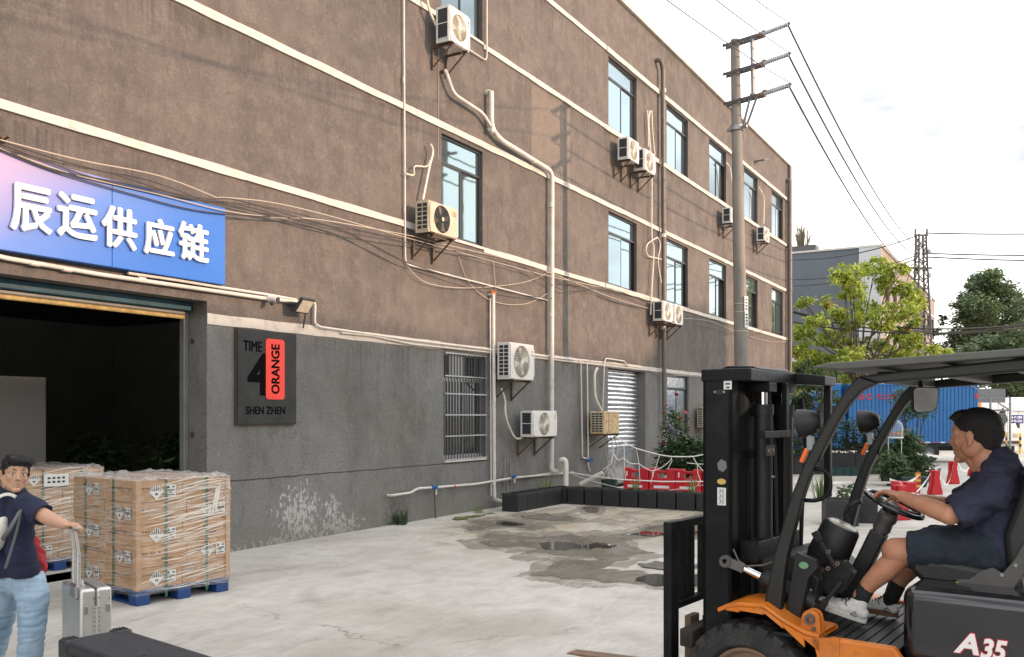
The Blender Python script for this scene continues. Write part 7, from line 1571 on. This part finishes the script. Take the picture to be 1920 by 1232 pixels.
# ------------------------------------------------------------------ driver
DR = thing('person', 'forklift driver in navy t-shirt and shorts with white trainers, hands on the wheel', 'person', FO, FH)
J = lambda px, py, y: F(px, py, y)
hd = 1.20; Mh = Matrix.Translation(J(1828, 818, 0)) @ Euler((0, R(4), R(-9))).to_matrix().to_4x4() @ Matrix.Scale(hd, 4)
q = MB(); head_prims(q, Mh, hd)
q.limb([J(1838, 845, 0), J(1862, 885, 0)], [.070, .076], 16); q.limb([J(1826, 862, 0), J(1852, 888, 0)], [.042, .055], 12)
sn, sf = J(1863, 925, .20), J(1860, 915, -.20)
q.limb([J(1868, 905, 0), J(1872, 960, 0), J(1868, 1010, 0), J(1868, 1040, 0)], [.10, .12, .125, .13], 16); q.limb([sn, J(1868, 895, 0), sf], [.055, .06, .055], 12)
en, wn_ = J(1780, 966, .27), J(1692, 931, .165); ef, wf = J(1788, 950, -.29), J(1728, 936, -.15)
q.limb([sn, en], [.058, .05]); q.limb([en, en.lerp(wn_, .35), wn_], [.048, .047, .031]); q.limb([sf, ef], [.058, .046]); q.limb([ef, ef.lerp(wf, .35), wf], [.045, .044, .029])
gn = wc+wd*RW*.70+wy*RW*.72; gf = wc+wd*RW*.2-wy*RW*.98
hand(q, wn_, (gn+wn*.05)-wn_, -wn+wd*.2, 1.10, (.42, .42, .45, .5), -1, .7); hand(q, wf, (gf+wn*.04)-wf, -wn, 1.05, (.6, .6, .6, .6), 1, .7)
kn, an = J(1680, 1034, .17), J(1612, 1118, .17); kf, af = J(1730, 1022, -.13), J(1672, 1112, -.10)
q.limb([J(1862, 1040, .11), kn], [.09, .073], 16); q.limb([kn, kn+Vector((-.012, 0, -.03)), kn.lerp(an, .35)+Vector((-.022, 0, 0)), kn.lerp(an, .7), an], [.063, .062, .063, .047, .038], 16)
q.limb([J(1862, 1040, -.11), kf], [.09, .072], 16); q.limb([kf, kf.lerp(af, .35)+Vector((-.02, 0, 0)), kf.lerp(af, .7), af], [.066, .062, .046, .037], 16)
body = q.build('body', MT['skin_tan'], DR); remesh(body, .0058, 3, .5)
face_bits(DR, Mh, hd, back=.005)
# hair
def E2(q, M, s, c_, r_, rot=None):
    r3 = M.to_3x3().normalized(); q.ell(M @ Vector(c_), tuple(k*s for k in r_), r3 @ rot if rot is not None else r3, 18, 12)
q = MB(); E2(q, Mh, hd, (-.016, 0, .052), (.098, .080, .073)); E2(q, Mh, hd, (.046, 0, .090), (.044, .056, .028), Matrix.Rotation(R(12), 3, 'Y')); E2(q, Mh, hd, (.078, 0, .084), (.018, .042, .014), Matrix.Rotation(R(-10), 3, 'Y')); E2(q, Mh, hd, (-.05, 0, .035), (.068, .068, .062)); E2(q, Mh, hd, (.0, 0, .048), (.058, .0775, .040)); o = q.build('hair', MT['hair_black'], DR); remesh(o, .005, 4, .5); strands(o, 2600, .011, Mh, DR, 1)
q = MB(); E2(q, Mh, hd, (-.045, 0, .008), (.0725, .0755, .065)); E2(q, Mh, hd, (-.06, 0, -.03), (.042, .058, .040)); E2(q, Mh, hd, (-.022, 0, .02), (.054, .0825, .045)); E2(q, Mh, hd, (.0, 0, .036), (.050, .0825, .034)); E2(q, Mh, hd, (-.038, 0, .0), (.05, .0765, .05)); o = q.build('hair_sides', MT['hair_fade'], DR); remesh(o, .005, 4, .5)
# t-shirt
q = MB(); q.limb([J(1870, 905, 0), J(1874, 950, 0), J(1866, 1000, 0), J(1868, 1046, 0)], [.115, .138, .145, .155], 20)
q.limb([J(1872, 930, .08), J(1868, 1000, .07), J(1872, 1050, .08)], [.105, .125, .13]); q.limb([J(1872, 925, -.08), J(1868, 1000, -.07), J(1872, 1045, -.08)], [.105, .125, .13])
q.limb([sn+Vector((0, .01, -.01)), J(1870, 890, .07), J(1868, 886, -.06), sf], [.078, .078, .072, .072], 16); q.limb([J(1878, 868, 0), J(1880, 890, 0)], [.072, .09], 16)
q.limb([sn, sn.lerp(en, .45), sn.lerp(en, .80)+Vector((-.0, 0, -.01))], [.078, .080, .080], 16); q.limb([sf, sf.lerp(ef, .4), sf.lerp(ef, .72)], [.08, .08, .072], 16)
o = q.build('t_shirt', MT['navy_dark'], DR); remesh(o, .010, 6, .5); wrinkle(o, .013, 6, (1, 1, 1.5)); wrinkle(o, .006, 13, (1, 1, 1.6)); wrinkle(o, .002, 30); hem(o, sn, en, .93, .12); hem(o, sf, ef, .80, .11)
q = MB()
q.limb([J(1866, 1042, .10), J(1800, 1030, .14), J(1716, 1031, .17)], [.125, .112, .100], 20); q.limb([J(1866, 1042, -.10), J(1800, 1024, -.13), J(1752, 1022, -.13)], [.12, .105, .098], 20); q.limb([J(1872, 1044, .08), J(1872, 1044, -.08)], [.13, .13], 16)
o = q.build('shorts', MT['shorts_navy'], DR); remesh(o, .010, 5, .5); hem(o, J(1862, 1040, .11), J(1700, 1033, .17), 1.0, .16); wrinkle(o, .010, 7, (1.4, .6, 1.0)); wrinkle(o, .005, 16, (1.5, .6, 1)); hem(o, J(1862, 1040, .11), J(1700, 1033, .17), 1.0, .16); hem(o, J(1862, 1040, -.11), J(1738, 1024, -.13), 1.0, .15)
def shoe(par, heel, toe, up, s=1.0, m='shoe_white', so='sole'):
    d = (toe-heel).normalized(); u = Vector(up); u = (u-d*u.dot(d)).normalized(); sd_ = d.cross(u); L_ = (toe-heel).length; m3 = Matrix((d, sd_, u)).transposed()
    q = MB()
    for f_, r_, h_ in ((.11, (.034, .032, .030), .036), (.28, (.05, .034, .034), .042), (.50, (.06, .038, .032), .036), (.70, (.06, .044, .026), .028), (.85, (.045, .042, .022), .024)): q.ell(heel+d*L_*f_+u*h_*s, tuple(k*s for k in r_), m3, 16, 10)
    q.limb([heel+d*L_*.17+u*.045*s, heel+d*L_*.16+u*.070*s], [.034*s, .030*s], 14); q.limb([heel+d*L_*.22+u*.07*s, heel+d*L_*.40+u*.055*s], [.028*s, .026*s], 14)
    o = q.build('shoe', MT[m], par); remesh(o, .005, 4)
    q = MB(); out_ = []
    for k in range(28):
        a = 2*PI*k/28; c_, s_ = math.cos(a), math.sin(a); w_ = .040*(1.08 if c_ > 0 else .9); out_.append((L_*(.5+.53*c_), w_*s_*s))
    q.add([heel+d*x+sd_*y-u*.004 for x, y in out_]+[heel+d*x*1.0+sd_*y*1.08+u*.022*s for x, y in out_], [tuple(range(28))[::-1], tuple(range(28, 56))]+[(i, (i+1) % 28, 28+(i+1) % 28, 28+i) for i in range(28)]); q.build('sole', MT[so], o, bev=.004)
    q = MB()
    for k in range(5):
        c_ = heel+d*L_*(.40+.065*k)+u*(.080-.007*k)*s; q.tube([c_+sd_*.026, c_+u*.006, c_-sd_*.026-d*.008], .0032, 5)
    c_ = heel+d*L_*.38+u*.082*s
    for s_ in (-1, 1): q.tube([c_, c_+sd_*s_*.03+u*.012, c_+sd_*s_*.045-u*.02+d*.01, c_+sd_*s_*.035-u*.035], .0025, 5)
    q.build('laces', MT['sock_black'], o)
    q = MB(); c_ = heel+d*L_*.20-sd_*.0395*s+u*.032*s if sd_.y < 0 else heel+d*L_*.20+sd_*.0395*s+u*.032*s
    q.tube([c_+d*.018-u*.010, c_+u*.014, c_-d*.018-u*.010, c_+d*.018-u*.010], .0022, 4); q.build('shoe_mark', MT['sock_black'], o)
shoe(DR, J(1622, 1168, .19), J(1528, 1132, .19), (-.25, 0, 1), 1.18); shoe(DR, J(1682, 1156, -.10), J(1602, 1140, -.10), (-.1, 0, 1), 1.1, so='sole_brown')
for a, b_ in ((J(1610, 1132, .17), kn.lerp(an, .84)), (J(1668, 1128, -.10), kf.lerp(af, .84))):
    q = MB(); q.limb([a, b_], [.040, .046], 16); o = q.build('sock', MT['sock_black'], DR, smooth=True)

# ------------------------------------------------------------------ walking man at the left
ZM = 5.7; km = ZM/FPX; b_ = AT(30, 778, ZM); b_.z = 0
MN = thing('person', 'man in navy shirt and light jeans holding a suitcase handle and looking back', 'person', b_, TH-PI/2)
def K(px, py, dy=0):                                      # local: x to the right, y away, z up
    Z = ZM+dy; return Vector(((px-960)/FPX*Z-(30-960)/FPX*ZM, dy, H+(778-py)/FPX*Z))
hs = 1.0; fd = Vector((.62, -.78, -.02)).normalized(); fu = Vector((.10, .05, 1)); fl_ = fu.cross(fd).normalized(); fu = fd.cross(fl_); hc = K(29, 889, 0)
Mm = Matrix.Translation(hc) @ Matrix((fd, fl_, fu)).transposed().to_4x4() @ Matrix.Scale(hs, 4)
q = MB(); head_prims(q, Mm, hs); q.limb([hc+Vector((-.02, .02, -.05)), K(20, 925, .06)], [.058, .062], 14)
shn, shf = K(52, 950, -.10), K(4, 940, .30)
q.limb([K(22, 935, .06), K(30, 990, .08), K(32, 1040, .08), K(34, 1085, .08)], [.08, .10, .09, .07], 16); q.limb([shn, K(24, 935, .06), shf], [.045, .05, .045])
eln, wrn = K(92, 972, -.16), K(123, 984, -.20); q.limb([shn, eln], [.05, .044]); q.limb([eln, eln.lerp(wrn, .4), wrn], [.043, .040, .028])
hand(q, wrn+Vector((-.012, 0, .0)), (.95, -.10, .02), (-.05, .0, -1), .92, (1.0, 1.05, 1.1, 1.15), 1, .5, 1.0)
elf, wrf = K(40, 1005, .24), K(56, 1026, .10); q.limb([shf, elf], [.045, .04]); q.limb([elf, wrf], [.038, .026]); hand(q, wrf, (.5, -.55, -.25), (-.6, -.3, -.6), .95, (.5, .6, .7, .7), -1, .5)
q.limb([K(34, 1085, .08), K(56, 1110, .02), K(62, 1190, -.02), K(56, 1300, .05)], [.06, .055, .045, .035]); q.limb([K(34, 1085, .08), K(12, 1110, .16), K(-4, 1190, .25), K(-28, 1285, .35)], [.06, .055, .045, .035])
body = q.build('body', MT['skin_fair'], MN); remesh(body, .0048, 3, .5); face_bits(MN, Mm, hs, gaze=.001)
q = MB(); E2(q, Mm, hs, (-.016, 0, .056), (.101, .082, .070)); E2(q, Mm, hs, (-.060, 0, .010), (.062, .074, .070)); E2(q, Mm, hs, (.048, .02, .094), (.050, .050, .028), Matrix.Rotation(R(18), 3, 'Y')); E2(q, Mm, hs, (.058, -.03, .088), (.036, .034, .022), Matrix.Rotation(R(24), 3, 'Y'))
for y in (-1, 1): E2(q, Mm, hs, (-.022, y*.066, .022), (.044, .018, .046))
rnd = random.Random(4)
for k in range(90):
    a = rnd.uniform(-1.6, 1.6); st_ = Vector((.050+rnd.uniform(-.06, .02), math.sin(a)*.060, .100+rnd.uniform(-.012, .012))); en_ = st_+Vector((rnd.uniform(.02, .04), rnd.uniform(-.01, .03), rnd.uniform(-.040, -.020))); q.limb([Mm @ st_, Mm @ ((st_+en_)/2+Vector((0, 0, .008))), Mm @ en_], [.008, .006, .002], 6)
o = q.build('hair', MT['hair_black'], MN); remesh(o, .0042, 5, .5); strands(o, 2400, .020, Mm, MN, 2)
q = MB(); q.limb([K(20, 942, .06), K(18, 985, .08), K(18, 1030, .08), K(26, 1066, .08)], [.115, .125, .118, .120], 20); q.limb([K(42, 958, -.02), K(36, 1020, -.02), K(46, 1068, .0)], [.080, .078, .088]); q.limb([K(5, 955, .18), K(12, 1020, .16), K(14, 1060, .16)], [.09, .10, .10])
q.limb([shn+Vector((-.01, .02, -.01)), K(24, 934, .06), shf], [.068, .066, .06], 16); q.limb([shn, shn.lerp(eln, .35), shn.lerp(eln, .66)], [.072, .070, .066], 16); q.limb([K(20, 922, .07), K(22, 935, .07)], [.062, .08], 14)
o = q.build('polo_shirt', MT['navy_shirt'], MN); remesh(o, .009, 5, .5); wrinkle(o, .008, 7, (1, 1, 1.5)); wrinkle(o, .002, 24); hem(o, shn, eln, .74, .10); hem(o, K(30, 1000, .07), K(32, 1080, .07), 1.0, .34)
q = MB(); q.limb([hc+Vector((-.055, .03, -.085)), hc+Vector((-.02, .0, -.125)), hc+Vector((.035, .02, -.135))], [.022, .020, .016], 10); o = q.build('collar', MT['navy_shirt'], MN); remesh(o, .006, 3)
q = MB(); q.limb([K(54, 1092, .03), K(62, 1124, .0), K(60, 1180, -.03), K(56, 1240, .0), K(54, 1300, .04)], [.094, .088, .070, .064, .060], 18); q.limb([K(16, 1092, .14), K(6, 1130, .18), K(-4, 1190, .24), K(-16, 1240, .3), K(-30, 1295, .36)], [.094, .084, .068, .062, .058], 18); q.limb([K(50, 1088, .04), K(22, 1088, .12)], [.096, .096], 16)
o = q.build('jeans', MT['jeans'], MN); remesh(o, .008, 4, .5); wrinkle(o, .008, 6.5, (.8, .8, 2.4)); wrinkle(o, .0055, 13, (.6, .6, 1.8)); wrinkle(o, .0015, 34, (.7, .7, 2))
for p0_, p1_ in ((K(66, 1312, .0), K(30, 1312, -.18)), (K(-22, 1306, .34), K(-54, 1306, .22))):
    p0_.z = p1_.z = .006; shoe(MN, p0_, p0_+(p1_-p0_).normalized()*-.25, (0, 0, 1), .95)
BP = thing('backpack', 'off-white backpack on the back of the man in the navy shirt', 'backpack', b_, TH-PI/2)
q = MB(); q.ell(K(-22, 988, .02), (.11, .14, .20), Euler((0, R(-8), 0)).to_matrix(), 18, 12); q.ell(K(-2, 1005, -.08), (.045, .07, .13), Euler((0, R(20), 0)).to_matrix(), 14, 10); o = q.build('bag', MT['pack_white'], BP); remesh(o, .010, 6); wrinkle(o, .008, 9)
def ribbon(name, pts, w_, m, par, side=(0, 0, 1), t=.005):
    q = MB()
    for i in range(len(pts)-1): q.bar(pts[i], pts[i+1]+(pts[i+1]-pts[i])*.06, w_, t, side)
    return q.build(name, MT[m], par, bev=.003)
ribbon('shoulder_strap', rnd_path([K(-14, 945, -.125), K(-2, 931, -.115), K(12, 926, -.105), K(24, 928, -.09), K(34, 936, -.07)], .06, 6), .022, 'pack_white', BP, (.1, -1, .5))
q = MB(); P = [K(6, 1010, -.15), K(20, 990, -.19), K(36, 962, -.19), K(42, 956, -.17)]; q.tube(P, [.016, .014, .012, .012], 6); q.build('side_strap', MT['strap_grey'], BP, smooth=True)
q = MB(); P = [K(41, 956, -.19), K(33, 990, -.185), K(22, 1028, -.175), K(10, 1066, -.175)]
for i in range(3): q.bar(P[i], P[i+1], .028, .006, (.9, 0, .3))
q.build('hanging_strap', MT['strap_grey'], BP, bev=.002)
RC = thing('jacket', 'crumpled dark red cloth held in the man left hand', 'jacket', b_, TH-PI/2); q = MB(); q.limb([K(64, 1015, .12), K(68, 1040, .10), K(72, 1062, .08), K(74, 1082, .08)], [.03, .045, .042, .02], 12); q.limb([K(62, 1030, .14), K(66, 1060, .12)], [.03, .035], 12); o = q.build('cloth', MT['red_cloth'], RC); remesh(o, .007, 4); wrinkle(o, .014, 13)

# ------------------------------------------------------------------ suitcase with telescopic handle
mat('alu_shell', (.56, .56, .54), .34, .75, vs=5, col2=(.48, .48, .46), rv=.06); mat('alu_dark', (.28, .28, .28), .4, .8); mat('black_plastic', (.026, .028, .034), .55, 0, .2, 20, .3, 120)
ZS_ = 5.45; ks = ZS_/FPX; b_ = AT(150, 778, ZS_); b_.z = 0
SC = thing('suitcase', 'silver aluminium suitcase with raised telescopic handle beside the walking man', 'suitcase', b_, TH-PI/2+R(40))
hS = H+(778-1106)*ks; wS, dS = .185, .42
q = MB(); q.bb((0, 0, .06), (wS*.497, dS, hS)); s1 = q.build('shell', MT['alu_shell'], SC, bev=.02, seg=3, smooth=35); q = MB(); q.bb((wS*.503, 0, .06), (wS, dS, hS)); q.build('shell', MT['alu_shell'], SC, bev=.02, seg=3, smooth=35)
q = MB(); q.bb((wS*.485, -.004, .08), (wS*.515, .0, hS-.02)); q.bb((wS*.485, .01, hS-.004), (wS*.515, dS-.02, hS+.004)); q.bb((wS*.49, .01, .07), (wS*.51, dS-.01, hS-.006)); q.build('frame_seam', MT['alu_dark'], SC)
for z in (hS-.20,): 
    q = MB(); q.bb((wS*.38, -.006, z-.09), (wS*.48, -.001, z+.09)); q.bb((wS*.52, -.006, z-.09), (wS*.62, -.001, z+.09)); q.cyl((wS*.5, -.008, z-.09), (wS*.5, -.008, z+.09), .007, n=8); hg = q.build('hinge', MT['alu_shell'], SC, bev=.001)
q = MB()
for i in range(7):
    for x in (.42, .58): q.lathe([(.001, -.009), (.0035, -.009), (.0035, -.005)], (wS*x, .0, hS-.12-.027*i), 'Y', 6)
for x, z in ((.42, .06), (.58, .06), (.42, .36), (.58, .36), (.12, .10), (.90, .07), (.42, .45), (.58, .45)): q.lathe([(.001, -.004), (.0035, -.004), (.0035, .002)], (wS*x, -.002, hS-z), 'Y', 6)
q.build('rivets', MT['black_plastic'], SC, kind='stuff')
for x in (.16, .86): q = MB(); q.bb((wS*x-.012, -.012, hS-.15), (wS*x+.012, .0, hS-.10)); q.build('foot_stud', MT['alu_dark'], SC, bev=.004)
q = MB(); q.bb((wS*.18, .10, hS-.002), (wS*.30, .28, hS+.012)); q.tube([(wS*.24, .12, hS+.01), (wS*.24, .12, hS+.03), (wS*.24, .26, hS+.03), (wS*.24, .26, hS+.01)], .009, 8); q.build('carry_handle', MT['alu_shell'], SC, bev=.003)
q = MB(); q.box((-.006, .09, hS-.02), (.03, .14, .09)); q.build('handle_socket', MT['alu_dark'], SC, bev=.012)
zt = H+(778-992)*ks
for y in (.05, .15):
    q = MB(); q.cyl((.005, y, hS-.06), (.005, y, hS+.22), .013, n=12); q.build('handle_tube', MT['alu_shell'], SC, smooth=40); q = MB(); q.cyl((.005, y, hS+.22), (.005-.02, y, zt), .010, n=12); q.build('handle_tube', MT['alu_shell'], SC, smooth=40)
    q = MB(); q.bb((-.009, y-.002, hS+.19), (-.007, y+.002, hS+.2))
    for k in range(3): q.lathe([(.001, -.0015), (.003, -.0015), (.003, 0)], (.005, y-.0125, hS+.10+.05*k), 'Y', 6)
    q.build('button_holes', MT['black_plastic'], SC, kind='stuff')
q = MB(); q.limb([(-.015, .03, zt), (-.015, .17, zt)], [.014, .014], 10); q.build('handle_grip', MT['alu_dark'], SC, smooth=True)
for x in (.04, wS-.04):
    for y in (.05, dS-.05): q = MB(); q.lathe([(.001, -.012), (.026, -.012), (.026, .012), (.001, .012)], (x, y, .028), 'Y', 16); q.bb((x-.012, y-.016, .03), (x+.012, y+.016, .07)); q.build('wheel', MT['black_plastic'], SC)

# ------------------------------------------------------------------ black hard case at the bottom edge
TZc = .62; cA, cB, cC = G(113, 1200, TZc), G(232, 1178, TZc), G(345, 1246, TZc)
exv = (cB-cA); wc_ = exv.length; exv.normalize(); eyv = (cC-cB); eyv = (eyv-exv*eyv.dot(exv)); lc_ = eyv.length*1.9; eyv.normalize()
az = math.atan2(exv.y, exv.x); HC = thing('hard_case', 'black ribbed hard-shell equipment case cut by the bottom edge of the view', 'case', Vector((cA.x, cA.y, 0)), az)
sg_ = 1 if eyv.dot(Vector((-exv.y, exv.x, 0))) > 0 else -1
def hb(q, a, b_): q.bb((a[0], sg_*a[1], a[2]), (b_[0], sg_*b_[1], b_[2])); return q
q = MB(); hb(q, (0, 0, .04), (wc_, lc_, TZc)); q.build('case_body', MT['black_plastic'], HC, bev=.022, seg=3, smooth=35)
for x0, y0 in ((-.012, -.012), (wc_-.085, -.012), (-.012, lc_-.085), (wc_-.085, lc_-.085)):
    q = MB(); hb(q, (x0, y0, TZc-.10), (x0+.097, y0+.097, TZc+.009)); c_ = q.build('corner_guard', MT['black_plastic'], HC, bev=.018, seg=2)
    q = MB()
    for k in range(4): hb(q, (x0+.018+k*.017, y0+.02, TZc+.0095), (x0+.026+k*.017, y0+.077, TZc+.013))
    q.build('grip_ridges', MT['black_plastic'], c_, kind='stuff')
for k in range(5):
    q = MB(); z = TZc-.06-k*.085; hb(q, (-.014, .10, z-.02), (.0, lc_-.1, z)); q.build('side_rib', MT['black_plastic'], HC, bev=.005)
q = MB(); hb(q, (-.03, lc_*.18, TZc-.16), (-.012, lc_*.30, TZc-.05)); q.build('latch', MT['fork_matte'], HC, bev=.006); q = MB(); hb(q, (-.03, lc_*.6, TZc-.16), (-.012, lc_*.72, TZc-.05)); q.build('latch', MT['fork_matte'], HC, bev=.006)
q = MB(); hb(q, (wc_*.25, lc_*.35, TZc+.001), (wc_*.25+.05, lc_*.35+.02, TZc+.0035)); q.build('embossed_mark', MT['black_plastic'], HC, bev=.001)
for x in (.05, wc_-.05):
    for y in (.08, lc_-.08): q = MB(); q.lathe([(.001, -.015), (.03, -.015), (.03, .015), (.001, .015)], (x, sg_*y, .03), 'Y', 14); q.build('wheel', MT['black_plastic'], HC)
